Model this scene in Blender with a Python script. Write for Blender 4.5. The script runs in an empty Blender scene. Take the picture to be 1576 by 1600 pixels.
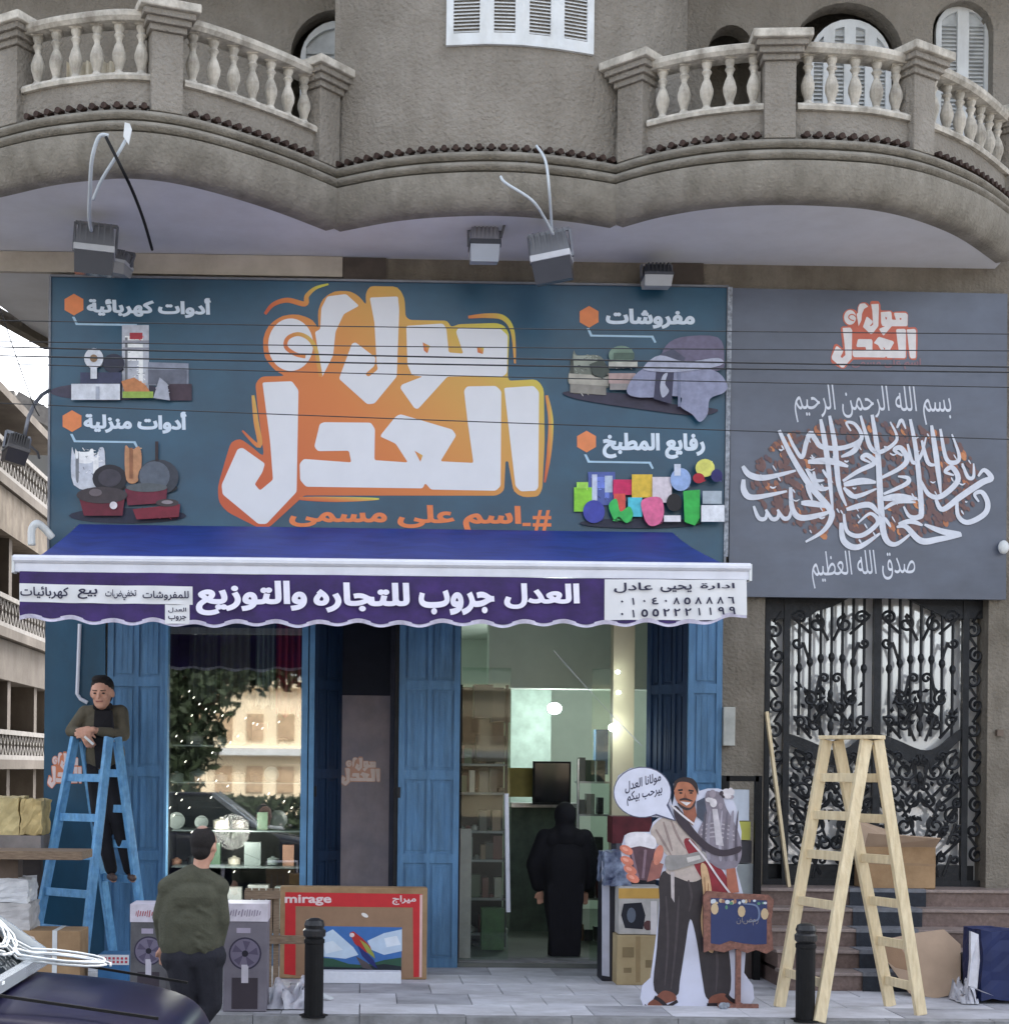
import bpy, bmesh, math, random
from mathutils import Vector, Matrix, Euler
from mathutils.geometry import delaunay_2d_cdt
R = math.radians
V = Vector
random.seed(7)
scn = bpy.context.scene
COL = scn.collection

# ---------------------------------------------------------------- camera
CAM = V((0.0, -15.0, 1.88))
YAW, ROLL = R(0.98), R(0.64)
FPX, CX, CY = 2475.0, 609.0, 1200.0          # focal length and principal point in photo pixels (1576 x 1600)
_f = V((math.sin(YAW), math.cos(YAW), 0)); _r = V((math.cos(YAW), -math.sin(YAW), 0)); _u = V((0, 0, 1))
_R = _r*math.cos(ROLL) + _u*math.sin(ROLL); _U = _u*math.cos(ROLL) - _r*math.sin(ROLL)
cd = bpy.data.cameras.new('camera'); co = bpy.data.objects.new('camera', cd); COL.objects.link(co)
m = Matrix((_R, _U, -_f)).transposed().to_4x4(); m.translation = CAM
co.matrix_world = m
cd.sensor_fit = 'AUTO'; cd.sensor_width = 36; cd.lens = FPX/1600*36
cd.shift_x = (788-CX)/1600; cd.shift_y = (CY-800)/1600
cd.clip_start = 0.1; cd.clip_end = 2000
scn.camera = co

def ray(px, py):
    return (_f + _R*((px-CX)/FPX) + _U*((CY-py)/FPX))
def at(px, py, Y):
    d = ray(px, py); return CAM + d*((Y-CAM.y)/d.y)
def atz(px, py, Z):
    d = ray(px, py); return CAM + d*((Z-CAM.z)/d.z)

# ---------------------------------------------------------------- world and sun
W = bpy.data.worlds.new('World'); scn.world = W; W.use_nodes = True
nt = W.node_tree; bg = nt.nodes['Background']
sky = nt.nodes.new('ShaderNodeTexSky'); sky.sky_type = 'NISHITA'; sky.sun_disc = False
SUN_EL, SUN_AZ = R(50), R(22)
sky.sun_elevation = SUN_EL; sky.sun_rotation = SUN_AZ; sky.air_density = 1.0; sky.dust_density = 4.0; sky.altitude = 50
hs = nt.nodes.new('ShaderNodeHueSaturation'); hs.inputs['Saturation'].default_value = 0.42
nt.links.new(sky.outputs[0], hs.inputs['Color']); nt.links.new(hs.outputs[0], bg.inputs['Color'])
bg.inputs['Strength'].default_value = 0.15
sl = bpy.data.lights.new('sun', 'SUN'); sl.energy = 1.5; sl.angle = R(14); sl.color = (1.0, 0.965, 0.91)
so = bpy.data.objects.new('sun', sl); COL.objects.link(so)
sd = V((math.sin(SUN_AZ)*math.cos(SUN_EL), math.cos(SUN_AZ)*math.cos(SUN_EL), math.sin(SUN_EL)))
so.rotation_euler = sd.to_track_quat('Z', 'Y').to_euler(); so.location = (0, -20, 30)
scn.view_settings.view_transform = 'Standard'; scn.view_settings.look = 'None'
scn.view_settings.gamma = 1.0; scn.view_settings.exposure = 1.95
try: scn.view_settings.use_curve_mapping = False
except Exception: pass
scn.cycles.max_bounces = 8; scn.cycles.transparent_max_bounces = 12

# ---------------------------------------------------------------- materials
def C(r, g, b):
    f = lambda c: ((c/255)/12.92 if c/255 <= .04045 else (((c/255)+.055)/1.055)**2.4)
    return (f(r), f(g), f(b), 1)
_M = {}
DIRT = {'stucco': (.20, (2.4, 2.4, 1.0)), 'stucco_lower': (.30, (2.5, 2.5, .7)), 'moulding': (.32, (4, 4, 2)), 'pale_cast_stone': (.5, (6, 6, 4)), 'white_paint': (.14, (5, 5, 2)), 'soffit_paint': (.10, (.8, .8, 1)),
 'blue_door_paint': (.28, (9, 9, 1.6)), 'shaded_blue_door_paint': (.25, (9, 9, 1.6)), 'blue_ladder_paint': (.28, (18, 18, 6)), 'pine_wood': (.16, (22, 22, 5)), 'cardboard': (.18, (6, 6, 6)), 'blue_awning_fabric': (.22, (1.6, 6, 6)),
 'grey_pavement': (.30, (1.3, 2.2, 1)), 'grey_pavement_worn': (.34, (1.3, 2.2, 1)), 'kerb_concrete': (.35, (4, 4, 4)), 'asphalt': (.25, (.6, .6, 1)), 'pink_granite': (.3, (3, 3, 6)), 'granite_tread': (.25, (3, 3, 3)),
 'teal_banner_vinyl': (.22, (.9, 1, 1.6)), 'slate_banner_vinyl': (.18, (.8, 1, 2.2)), 'beige_paint': (.2, (2, 2, 2)), 'teal_sheet': (.2, (3, 3, 1)), 'greyed_panel': (.2, (3, 3, 1.5)), 'old_beige_wall': (.3, (1, 1, .4)), 'old_brown_wall': (.3, (1, 1, .4)), 'worn_fascia': (.4, (2, 2, .5)), 'purple_valance': (.25, (4, 4, 10)), 'white_board': (.06, (3, 3, 3)), 'black_metal': (.3, (9, 9, 5)), 'navy_car_paint': (.2, (5, 5, 5)), 'clay_tile': (.4, (20, 20, 20)), 'wrought_iron': (.3, (9, 9, 9))}
def mat(name, rgb, rough=.8, var=.12, scale=6, bump=0, bscale=40, metal=0, spec=.4, rgb2=None, streak=None, coat=0, dirt=None):
    """procedural surface: colour noise between two tones + fine relief"""
    if name in _M: return _M[name]
    mt = bpy.data.materials.new(name); mt.use_nodes = True; _M[name] = mt
    n = mt.node_tree; b = n.nodes['Principled BSDF']
    b.inputs['Roughness'].default_value = rough; b.inputs['Metallic'].default_value = metal
    b.inputs['Specular IOR Level'].default_value = spec
    if coat: b.inputs['Coat Weight'].default_value = coat; b.inputs['Coat Roughness'].default_value = .08
    c = C(*rgb); c2 = C(*rgb2) if rgb2 else tuple(x*(1-var*2) for x in c[:3])+(1,)
    if not rgb2: c = tuple(min(1, x*(1+var)) for x in c[:3])+(1,)
    tc = n.nodes.new('ShaderNodeTexCoord'); src = tc.outputs['Object']
    if streak:
        mp = n.nodes.new('ShaderNodeMapping'); mp.inputs['Scale'].default_value = streak
        n.links.new(src, mp.inputs['Vector']); src = mp.outputs[0]
    no = n.nodes.new('ShaderNodeTexNoise'); no.inputs['Scale'].default_value = scale; no.inputs['Detail'].default_value = 6
    no.inputs['Roughness'].default_value = .6
    n.links.new(src, no.inputs['Vector'])
    cr = n.nodes.new('ShaderNodeValToRGB'); cr.color_ramp.elements[0].position = .32; cr.color_ramp.elements[1].position = .68
    cr.color_ramp.elements[0].color = c2; cr.color_ramp.elements[1].color = c
    n.links.new(no.outputs['Fac'], cr.inputs['Fac']); n.links.new(cr.outputs[0], b.inputs['Base Color'])
    if dirt is None: dirt = DIRT.get(name)
    if dirt:
        ge = n.nodes.new('ShaderNodeNewGeometry'); m2 = n.nodes.new('ShaderNodeMapping'); m2.inputs['Scale'].default_value = dirt[1]
        n2 = n.nodes.new('ShaderNodeTexNoise'); n2.inputs['Scale'].default_value = 1; n2.inputs['Detail'].default_value = 8; n2.inputs['Roughness'].default_value = .68
        r2 = n.nodes.new('ShaderNodeValToRGB'); k = 1-dirt[0]; r2.color_ramp.elements[0].position = .36; r2.color_ramp.elements[1].position = .60
        r2.color_ramp.elements[0].color = (k, k*.985, k*.96, 1); r2.color_ramp.elements[1].color = (1, 1, 1, 1)
        mm = n.nodes.new('ShaderNodeMixRGB'); mm.blend_type = 'MULTIPLY'; mm.inputs[0].default_value = 1
        n.links.new(ge.outputs['Position'], m2.inputs['Vector']); n.links.new(m2.outputs[0], n2.inputs['Vector']); n.links.new(n2.outputs['Fac'], r2.inputs[0])
        n.links.new(cr.outputs[0], mm.inputs[1]); n.links.new(r2.outputs[0], mm.inputs[2]); n.links.new(mm.outputs[0], b.inputs['Base Color'])
    if bump:
        nb = n.nodes.new('ShaderNodeTexNoise'); nb.inputs['Scale'].default_value = bscale; nb.inputs['Detail'].default_value = 4
        n.links.new(tc.outputs['Object'], nb.inputs['Vector'])
        bp = n.nodes.new('ShaderNodeBump'); bp.inputs['Strength'].default_value = bump; bp.inputs['Distance'].default_value = .01
        n.links.new(nb.outputs['Fac'], bp.inputs['Height']); n.links.new(bp.outputs[0], b.inputs['Normal'])
    return mt
def flat(rgb, rough=.55):
    """print ink"""
    return mat('ink_%d_%d_%d' % rgb, rgb, rough, .05, 9)
def glass(name, refl, tint=(1, 1, 1)):
    if name in _M: return _M[name]
    mt = bpy.data.materials.new(name); mt.use_nodes = True; _M[name] = mt
    n = mt.node_tree; n.nodes.clear()
    o = n.nodes.new('ShaderNodeOutputMaterial'); mx = n.nodes.new('ShaderNodeMixShader')
    t = n.nodes.new('ShaderNodeBsdfTransparent'); t.inputs[0].default_value = tint+(1,)
    g = n.nodes.new('ShaderNodeBsdfGlossy'); g.inputs['Roughness'].default_value = .015
    mx.inputs[0].default_value = refl
    n.links.new(t.outputs[0], mx.inputs[1]); n.links.new(g.outputs[0], mx.inputs[2]); n.links.new(mx.outputs[0], o.inputs[0])
    return mt
def emit(name, rgb, s):
    if name in _M: return _M[name]
    mt = bpy.data.materials.new(name); mt.use_nodes = True; _M[name] = mt
    b = mt.node_tree.nodes['Principled BSDF']; b.inputs['Emission Color'].default_value = C(*rgb); b.inputs['Emission Strength'].default_value = s
    return mt

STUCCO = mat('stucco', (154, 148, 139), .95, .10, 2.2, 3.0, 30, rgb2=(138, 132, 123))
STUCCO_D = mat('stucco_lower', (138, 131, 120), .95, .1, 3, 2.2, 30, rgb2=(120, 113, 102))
MOULD = mat('moulding', (152, 147, 137), .9, .1, 3, 1.4, 36, rgb2=(132, 127, 117))
STONE = mat('pale_cast_stone', (218, 213, 202), .85, .1, 8, .3, 60, rgb2=(182, 175, 163))
SOFFIT = mat('soffit_paint', (226, 227, 230), .9, .05, 1.2, .1, 30, rgb2=(214, 215, 218))
BEIGE = mat('beige_paint', (190, 182, 170), .9, .06, 2)
WHITE = mat('white_paint', (222, 226, 228), .6, .05, 5, .1, 60)
TILE = mat('clay_tile', (66, 50, 44), .8, .2, 12, .3, 40)
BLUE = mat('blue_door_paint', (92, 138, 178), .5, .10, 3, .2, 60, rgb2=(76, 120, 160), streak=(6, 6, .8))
BLUE_SHADE = mat('shaded_blue_door_paint', (38, 62, 92), .5, .10, 3, .2, 60, rgb2=(30, 50, 78), streak=(6, 6, .8))  # the door blue with the shade of the recesses put into the colour
LADBLUE = mat('blue_ladder_paint', (116, 172, 214), .5, .12, 14, .2, 80, rgb2=(88, 146, 196))
BLACK = mat('black_metal', (22, 22, 24), .6, .2, 12, .2, 60, spec=.25)
DARK = mat('dark_grey', (40, 40, 42), .7, .2, 8)
IRON = mat('wrought_iron', (36, 38, 42), .5, .2, 20, .3, 60, metal=.3)
CARD = mat('cardboard', (172, 142, 108), .9, .08, 4, .15, 90, rgb2=(152, 122, 90))
CARD_D = mat('cardboard_dark', (150, 122, 98), .9, .08, 4, .15, 90)
PINE = mat('pine_wood', (232, 216, 182), .7, .1, 4, .2, 60, rgb2=(214, 194, 156), streak=(9, 9, .9))
OLDWOOD = mat('old_wood', (140, 120, 100), .85, .15, 6, .4, 50, rgb2=(104, 86, 70), streak=(2, 14, 14))
BANNER = mat('teal_banner_vinyl', (30, 82, 108), .36, .08, 1.2, .12, 3, rgb2=(18, 64, 90), spec=.6)
GBAN = mat('slate_banner_vinyl', (94, 101, 117), .36, .08, 1.0, .3, 2.2, rgb2=(78, 84, 99), spec=.6)
PRINTW = mat('print_white', (220, 221, 224), .5, .02, 3)
PURPLE = mat('purple_valance', (62, 38, 108), .6, .1, 6, .35, 9, rgb2=(46, 28, 84))
AWN = mat('blue_awning_fabric', (40, 66, 150), .6, .08, 2.5, .2, 5, rgb2=(30, 52, 128))
METW = mat('white_metal', (214, 216, 226), .35, .05, 5, metal=.1)
GREYM = mat('grey_metal', (120, 122, 128), .45, .1, 10, metal=.4)
STEEL = mat('steel', (190, 190, 195), .3, .1, 12, metal=.9)
GREEN = mat('olive_knit', (84, 84, 70), .95, .1, 9, .6, 60, rgb2=(70, 70, 58))
OLIVE = mat('olive_jacket', (92, 86, 72), .9, .1, 10, .4, 80)
BLKCL = mat('black_cloth', (28, 27, 32), .9, .15, 8, .4, 60)
TROUS = mat('charcoal_trousers', (38, 38, 46), .9, .15, 8, .4, 60)
SKIN = mat('skin', (208, 160, 138), .55, .06, 12, rgb2=(190, 142, 120))
HAIR = mat('dark_hair', (30, 25, 24), .8, .2, 60, .6, 180)
RED = mat('red_print', (196, 34, 42), .5, .06, 5)
NAVY = mat('navy_car_paint', (18, 18, 44), .30, .05, 3, spec=.14)
PAVE = mat('grey_pavement', (220, 220, 226), .85, .08, 3, .25, 60, rgb2=(198, 198, 204))
PAVE_B = mat('pavement_bed', (104, 104, 108), .9, .1, 5, .3, 60)
KERB = mat('kerb_concrete', (150, 150, 152), .9, .1, 5, .4, 50)
ASPH = mat('asphalt', (132, 130, 128), .9, .12, 6, .6, 160, rgb2=(110, 108, 107))
STEPM = mat('pink_granite', (132, 112, 105), .5, .1, 30, .05, 60, rgb2=(104, 87, 81))
INWALL = mat('interior_paint', (222, 230, 222), .8, .04, 2)
FOL = mat('foliage', (52, 66, 40), .7, .2, 3, rgb2=(32, 44, 24))
BARK = mat('bark', (88, 70, 54), .9, .2, 8, .5, 30)

# ---------------------------------------------------------------- mesh building
def root_loc(o):
    while o.parent: o = o.parent
    return o.location.copy()
class MB:
    def __init__(s): s.v = []; s.f = []; s.sm = False
    def add(s, vs, fs, M=None):
        b = len(s.v)
        s.v += [(M @ V(v)) if M else V(v) for v in vs]
        s.f += [tuple(i+b for i in f) for f in fs]; return s
    def box(s, a, b, M=None):
        x0, y0, z0 = a; x1, y1, z1 = b
        return s.add([(x0,y0,z0),(x1,y0,z0),(x1,y1,z0),(x0,y1,z0),(x0,y0,z1),(x1,y0,z1),(x1,y1,z1),(x0,y1,z1)],
              [(0,3,2,1),(4,5,6,7),(0,1,5,4),(1,2,6,5),(2,3,7,6),(3,0,4,7)], M)
    def cbox(s, c, d, M=None):
        return s.box([c[i]-d[i]/2 for i in range(3)], [c[i]+d[i]/2 for i in range(3)], M)
    def beam(s, p, q, w, d, side=None):
        """rectangular bar from p to q; w across 'side', d across the other way"""
        p, q = V(p), V(q); z = (q-p).normalized()
        sd_ = V(side) if side is not None else (V((0,0,1)) if abs(z.z) < .9 else V((1,0,0)))
        x = (sd_ - z*sd_.dot(z)).normalized(); y = z.cross(x)
        vs = []
        for e in (p, q):
            for a, b in ((-1,-1),(1,-1),(1,1),(-1,1)): vs.append(e + x*(a*w/2) + y*(b*d/2))
        return s.add(vs, [(0,3,2,1),(4,5,6,7),(0,1,5,4),(1,2,6,5),(2,3,7,6),(3,0,4,7)])
    def tube(s, pts, r, n=8, cap=True):
        pts = [V(p) for p in pts]; rs = r if isinstance(r, (list, tuple)) else [r]*len(pts)
        vs = []; up = None
        for i, p in enumerate(pts):
            t = (pts[min(i+1, len(pts)-1)] - pts[max(i-1, 0)])
            if t.length < 1e-9: t = V((0,0,1))
            t.normalize()
            if up is None: up = V((0,0,1)) if abs(t.z) < .9 else V((1,0,0))
            x = (up - t*up.dot(t))
            if x.length < 1e-4: x = t.orthogonal()
            x.normalize(); up = x; y = t.cross(x)
            for k in range(n):
                a = 2*math.pi*k/n; vs.append(p + x*(math.cos(a)*rs[i]) + y*(math.sin(a)*rs[i]))
        fs = []
        for i in range(len(pts)-1):
            for k in range(n):
                fs.append((i*n+k, i*n+(k+1) % n, (i+1)*n+(k+1) % n, (i+1)*n+k))
        if cap: fs.append(tuple(range(n-1, -1, -1))); fs.append(tuple((len(pts)-1)*n+k for k in range(n)))
        return s.add(vs, fs)
    def lathe(s, prof, n=12, M=None, cap=True):
        vs = []; fs = []
        for r, z in prof:
            for k in range(n):
                a = 2*math.pi*k/n; vs.append((r*math.cos(a), r*math.sin(a), z))
        for i in range(len(prof)-1):
            for k in range(n): fs.append((i*n+k, i*n+(k+1) % n, (i+1)*n+(k+1) % n, (i+1)*n+k))
        if cap: fs.append(tuple(range(n-1, -1, -1))); fs.append(tuple((len(prof)-1)*n+k for k in range(n)))
        return s.add(vs, fs, M)
    def ell(s, c, r, n=14, m=9, M=None):
        vs = []; fs = []
        for i in range(m+1):
            t = math.pi*i/m
            for k in range(n):
                a = 2*math.pi*k/n
                vs.append((c[0]+r[0]*math.sin(t)*math.cos(a), c[1]+r[1]*math.sin(t)*math.sin(a), c[2]-r[2]*math.cos(t)))
        for i in range(m):
            for k in range(n): fs.append((i*n+k, i*n+(k+1) % n, (i+1)*n+(k+1) % n, (i+1)*n+k))
        return s.add(vs, fs, M)
    def cap(s, p, q, r1, r2, n=12):
        """tapered capsule"""
        p, q = V(p), V(q); d = (q-p); L = d.length; d = d/L if L > 1e-6 else V((0,0,1))
        pts = []; rs = []
        for k in (1.0, .85, .5, 0): pts.append(p - d*(r1*k)); rs.append(max(.001, r1*math.sqrt(max(0, 1-k*k))))
        for k in (0, .5, .85, 1.0): pts.append(q + d*(r2*k)); rs.append(max(.001, r2*math.sqrt(max(0, 1-k*k))))
        return s.tube(pts, rs, n)
    def prism(s, poly, y0, y1):
        """xz outline (list of (x,z)) extruded from y0 (front) to y1"""
        v2, tr = fill([poly]); n = len(v2)
        s.add([(x, y0, z) for x, z in v2], tr)
        s.add([(x, y1, z) for x, z in v2], [t[::-1] for t in tr])
        k = len(poly)
        vs = [(x, y0, z) for x, z in poly]+[(x, y1, z) for x, z in poly]
        return s.add(vs, [(i, (i+1) % k, k+(i+1) % k, k+i) for i in range(k)])
    def mesh(s, name, off=V((0,0,0)), fix=True):
        me = bpy.data.meshes.new(name)
        me.from_pydata([tuple(v-off) for v in s.v], [], s.f)
        if fix:
            bm = bmesh.new(); bm.from_mesh(me); bmesh.ops.recalc_face_normals(bm, faces=bm.faces); bm.to_mesh(me); bm.free()
        if s.sm:
            for p in me.polygons: p.use_smooth = True
        return me
    def build(s, name, mt, parent=None, label=None, cat=None, group=None, kind=None, smooth=False, fix=True, bevel=0):
        s.sm = smooth
        if parent is None:
            xs = [v.x for v in s.v]; ys = [v.y for v in s.v]; zs = [v.z for v in s.v]
            off = V(((min(xs)+max(xs))/2, (min(ys)+max(ys))/2, min(zs)))
        else: off = root_loc(parent)
        me = s.mesh(name, off, fix); me.materials.append(mt)
        o = bpy.data.objects.new(name, me); COL.objects.link(o)
        if parent is None: o.location = off
        else: o.parent = parent
        if bevel:
            bv = o.modifiers.new('bevel', 'BEVEL'); bv.width = bevel; bv.segments = 2; bv.limit_method = 'ANGLE'
        tag(o, label, cat, group, kind); return o
def tag(o, label=None, cat=None, group=None, kind=None):
    if label: o['label'] = label
    if cat: o['category'] = cat
    if group: o['group'] = group
    if kind: o['kind'] = kind
    return o
def thing(name, label, cat, loc=(0,0,0), group=None):
    o = bpy.data.objects.new(name, None); COL.objects.link(o); o.location = V(loc); o.empty_display_size = .2
    return tag(o, label, cat, group)
def inst(name, me, parent, M, kind=None):
    """another object sharing mesh data, placed by world matrix M"""
    o = bpy.data.objects.new(name, me); COL.objects.link(o); o.parent = parent
    T = Matrix.Translation(-root_loc(parent)) @ M
    o.matrix_local = T
    if kind: o['kind'] = kind
    return o
def copy_thing(o, loc=None):
    c = o.copy(); COL.objects.link(c)
    if loc is not None: c.location = loc
    for ch in list(o.children):
        d = ch.copy(); COL.objects.link(d); d.parent = c
        for g in list(ch.children):
            e = g.copy(); COL.objects.link(e); e.parent = d
    return c

def fill(loops, rule='nz'):
    vs = []; es = []; segs = []
    for lp in loops:
        b = len(vs); n = len(lp); vs += [V((p[0], p[1])) for p in lp]
        es += [(b+i, b+(i+1) % n) for i in range(n)]
        segs += [(lp[i], lp[(i+1) % n]) for i in range(n)]
    ov, oe, of, *_ = delaunay_2d_cdt(vs, es, [], 0, 1e-6)
    segs = [(a[0], a[1], b[0], b[1]) for a, b in segs if a[1] != b[1]]
    out = []
    for t in of:
        if len(t) != 3: continue
        a, b, c = (ov[i] for i in t)
        if abs((b-a).cross(c-a)) < 1e-10: continue
        x = (a.x+b.x+c.x)/3; y = (a.y+b.y+c.y)/3; w = 0
        for x0, y0, x1, y1 in segs:
            if (y0 <= y) != (y1 <= y):
                if x0+(y-y0)*(x1-x0)/(y1-y0) > x: w += 1 if y1 > y0 else -1
        if (w != 0 if rule == 'nz' else w % 2): out.append(tuple(t))
    return [tuple(v) for v in ov], out
_cnt = {}
def sheet(name, loops, mt, parent, Y, rule='nz', px=True, kind=None, label=None):
    """a flat printed shape lying on a plane y=Y, outline in photo pixels unprojected to that plane"""
    if px: loops = [[(lambda p: (p.x, p.z))(at(a, b, Y)) for a, b in lp] for lp in loops]
    v2, tr = fill(loops, rule)
    _cnt[parent.name] = _cnt.get(parent.name, 0)+1; Y = Y-.00006*_cnt[parent.name]      # every ink layer lies a hair above the last
    mb = MB(); mb.add([(x, Y, z) for x, z in v2], tr)
    # face the street
    fs = []
    for t in mb.f:
        a, b, c = (mb.v[i] for i in t)
        fs.append(t if (b-a).cross(c-a).y < 0 else t[::-1])
    mb.f = fs
    return mb.build(name, mt, parent, fix=False, kind=kind, label=label)
def slab(mb, loops, y0, y1, rule='eo'):
    v2, tr = fill(loops, rule)
    mb.add([(x, y0, z) for x, z in v2], tr); mb.add([(x, y1, z) for x, z in v2], [t[::-1] for t in tr])
    for lp in loops:
        k = len(lp)
        mb.add([(x, y0, z) for x, z in lp]+[(x, y1, z) for x, z in lp], [(i, (i+1) % k, k+(i+1) % k, k+i) for i in range(k)])
    return mb
def stroke(pts, w, taper=True, n=6):
    """ribbon outline along a smooth path (2-D), for lettering"""
    P = catmull([V((p[0], p[1])) for p in pts], n)
    L = []; Rr = []; m_ = len(P)
    for i, p in enumerate(P):
        t = (P[min(i+1, m_-1)]-P[max(i-1, 0)]); t = t.normalized() if t.length > 1e-9 else V((1, 0))
        k = i/(m_-1); ww = w*(0.25+0.75*math.sin(math.pi*min(1, .12+k*.85))) if taper else w
        nn = V((-t.y, t.x)); L.append(tuple(p+nn*ww/2)); Rr.append(tuple(p-nn*ww/2))
    return L+Rr[::-1]
def catmull(P, n=6):
    out = []
    for i in range(len(P)-1):
        p0 = P[max(i-1, 0)]; p1 = P[i]; p2 = P[i+1]; p3 = P[min(i+2, len(P)-1)]
        for k in range(n):
            t = k/n
            out.append(.5*((2*p1)+(p2-p0)*t+(2*p0-5*p1+4*p2-p3)*t*t+(3*p1-3*p2+p3-p0)*t**3))
    out.append(P[-1]); return out
def soft(pts, n=4):
    if len(pts) < 6 or len(pts) > 19: return pts
    P = [V(p) for p in pts]; m_ = len(P); out = []
    for i in range(m_):
        p0, p1, p2, p3 = P[i-1], P[i], P[(i+1) % m_], P[(i+2) % m_]
        for k in range(n): t = k/n; out.append(tuple(.5*((2*p1)+(p2-p0)*t+(2*p0-5*p1+4*p2-p3)*t*t+(3*p1-3*p2+p3-p0)*t**3)))
    return out
def ellip(cx, cy, rx, ry, n=20, rot=0):
    return [(cx+rx*math.cos(a)*math.cos(rot)-ry*math.sin(a)*math.sin(rot), cy+rx*math.cos(a)*math.sin(rot)+ry*math.sin(a)*math.cos(rot)) for a in (2*math.pi*k/n for k in range(n))]

# ---------------------------------------------------------------- lettering
_F = {'ا':(0xFE8D,0xFE8E,0,0),'أ':(0xFE83,0xFE84,0,0),'ب':(0xFE8F,0xFE90,0xFE91,0xFE92),'ة':(0xFE93,0xFE94,0,0),
'ت':(0xFE95,0xFE96,0xFE97,0xFE98),'ج':(0xFE9D,0xFE9E,0xFE9F,0xFEA0),'ح':(0xFEA1,0xFEA2,0xFEA3,0xFEA4),'خ':(0xFEA5,0xFEA6,0xFEA7,0xFEA8),
'د':(0xFEA9,0xFEAA,0,0),'ر':(0xFEAD,0xFEAE,0,0),'ز':(0xFEAF,0xFEB0,0,0),'س':(0xFEB1,0xFEB2,0xFEB3,0xFEB4),
'ش':(0xFEB5,0xFEB6,0xFEB7,0xFEB8),'ص':(0xFEB9,0xFEBA,0xFEBB,0xFEBC),'ط':(0xFEC1,0xFEC2,0xFEC3,0xFEC4),'ظ':(0xFEC5,0xFEC6,0xFEC7,0xFEC8),
'ع':(0xFEC9,0xFECA,0xFECB,0xFECC),'غ':(0xFECD,0xFECE,0xFECF,0xFED0),'ف':(0xFED1,0xFED2,0xFED3,0xFED4),'ق':(0xFED5,0xFED6,0xFED7,0xFED8),
'ك':(0xFED9,0xFEDA,0xFEDB,0xFEDC),'ل':(0xFEDD,0xFEDE,0xFEDF,0xFEE0),'م':(0xFEE1,0xFEE2,0xFEE3,0xFEE4),'ن':(0xFEE5,0xFEE6,0xFEE7,0xFEE8),
'ه':(0xFEE9,0xFEEA,0xFEEB,0xFEEC),'و':(0xFEED,0xFEEE,0,0),'ى':(0xFEEF,0xFEF0,0,0),'ي':(0xFEF1,0xFEF2,0xFEF3,0xFEF4),'ئ':(0xFE89,0xFE8A,0xFE8B,0xFE8C)}
def shape(s):
    out = []
    for i, c in enumerate(s):
        if c not in _F: out.append(c); continue
        p = s[i-1] if i else ' '; q = s[i+1] if i+1 < len(s) else ' '
        jp = p in _F and _F[p][2]; jn = q in _F and _F[c][2]; f = _F[c]
        out.append(chr(f[3] if jp and jn else f[1] if jp else f[2] if jn else f[0]))
    return ''.join(reversed(out))
def text_loops(body, bold=.02, shaped=True, res=3):
    c = bpy.data.curves.new('t', 'FONT'); c.body = shape(body) if shaped else body; c.size = 1; c.resolution_u = res
    o = bpy.data.objects.new('t', c); COL.objects.link(o)
    dg = bpy.context.evaluated_depsgraph_get(); dg.update()
    cu = o.to_curve(dg); loops = []
    for sp in cu.splines:
        bp = sp.bezier_points; n = len(bp)
        if n < 2:
            if len(sp.points) > 2: loops.append([(p.co.x, p.co.y) for p in sp.points])
            continue
        lp = []
        for i in range(n):
            a, b = bp[i], bp[(i+1) % n]
            straight = (a.handle_right-a.co).length+(b.handle_left-b.co).length < 1e-4
            for k in range(1 if straight else res):
                t = k/res
                q = a.co*(1-t)**3+a.handle_right*3*t*(1-t)**2+b.handle_left*3*t*t*(1-t)+b.co*t**3
                if not lp or (abs(lp[-1][0]-q.x)+abs(lp[-1][1]-q.y)) > 1e-4: lp.append((q.x, q.y))
        if len(lp) > 2: loops.append(lp)
    o.to_curve_clear(); bpy.data.objects.remove(o); bpy.data.curves.remove(c)
    if bold and loops:
        big = max(loops, key=lambda l: abs(area(l))); sgn = 1 if area(big) > 0 else -1
        nl = []
        for lp in loops:
            n = len(lp); q = []
            for i in range(n):
                a = V(lp[i-1]); b = V(lp[i]); c_ = V(lp[(i+1) % n])
                t1 = (b-a).normalized(); t2 = (c_-b).normalized(); t = t1+t2
                if t.length < 1e-3: t = t2
                t.normalize(); nn = V((t.y, -t.x))*sgn
                k = 1/max(.5, math.sqrt(max(0, (1+t1.dot(t2))/2)))
                q.append(tuple(b+nn*bold*k))
            nl.append(q)
        loops = nl
    return loops
def area(l): return sum(l[i-1][0]*l[i][1]-l[i][0]*l[i-1][1] for i in range(len(l)))/2
def lettering(body, box, mt, parent, Y, bold=.02, shaped=True, name='lettering', slope=0.0, slant=0, mapf=None):
    """text stretched into the photo-pixel box (x0,y0,x1,y1) on plane y=Y"""
    L = text_loops(body, bold, shaped)
    xs = [p[0] for l in L for p in l]; ys = [p[1] for l in L for p in l]
    ax, bx, ay, by = min(xs), max(xs), min(ys), max(ys); x0, y0, x1, y1 = box
    o = []
    for l in L:
        q = []
        for x, y in l:
            u = (x-ax)/(bx-ax); v = (y-ay)/(by-ay)
            X = x0+(x1-x0)*u + slant*v; q.append((X, y1+(y0-y1)*v + slope*(X-x0)))
        o.append(q)
    if mapf: return o
    return sheet(name, o, mt, parent, Y)
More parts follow.
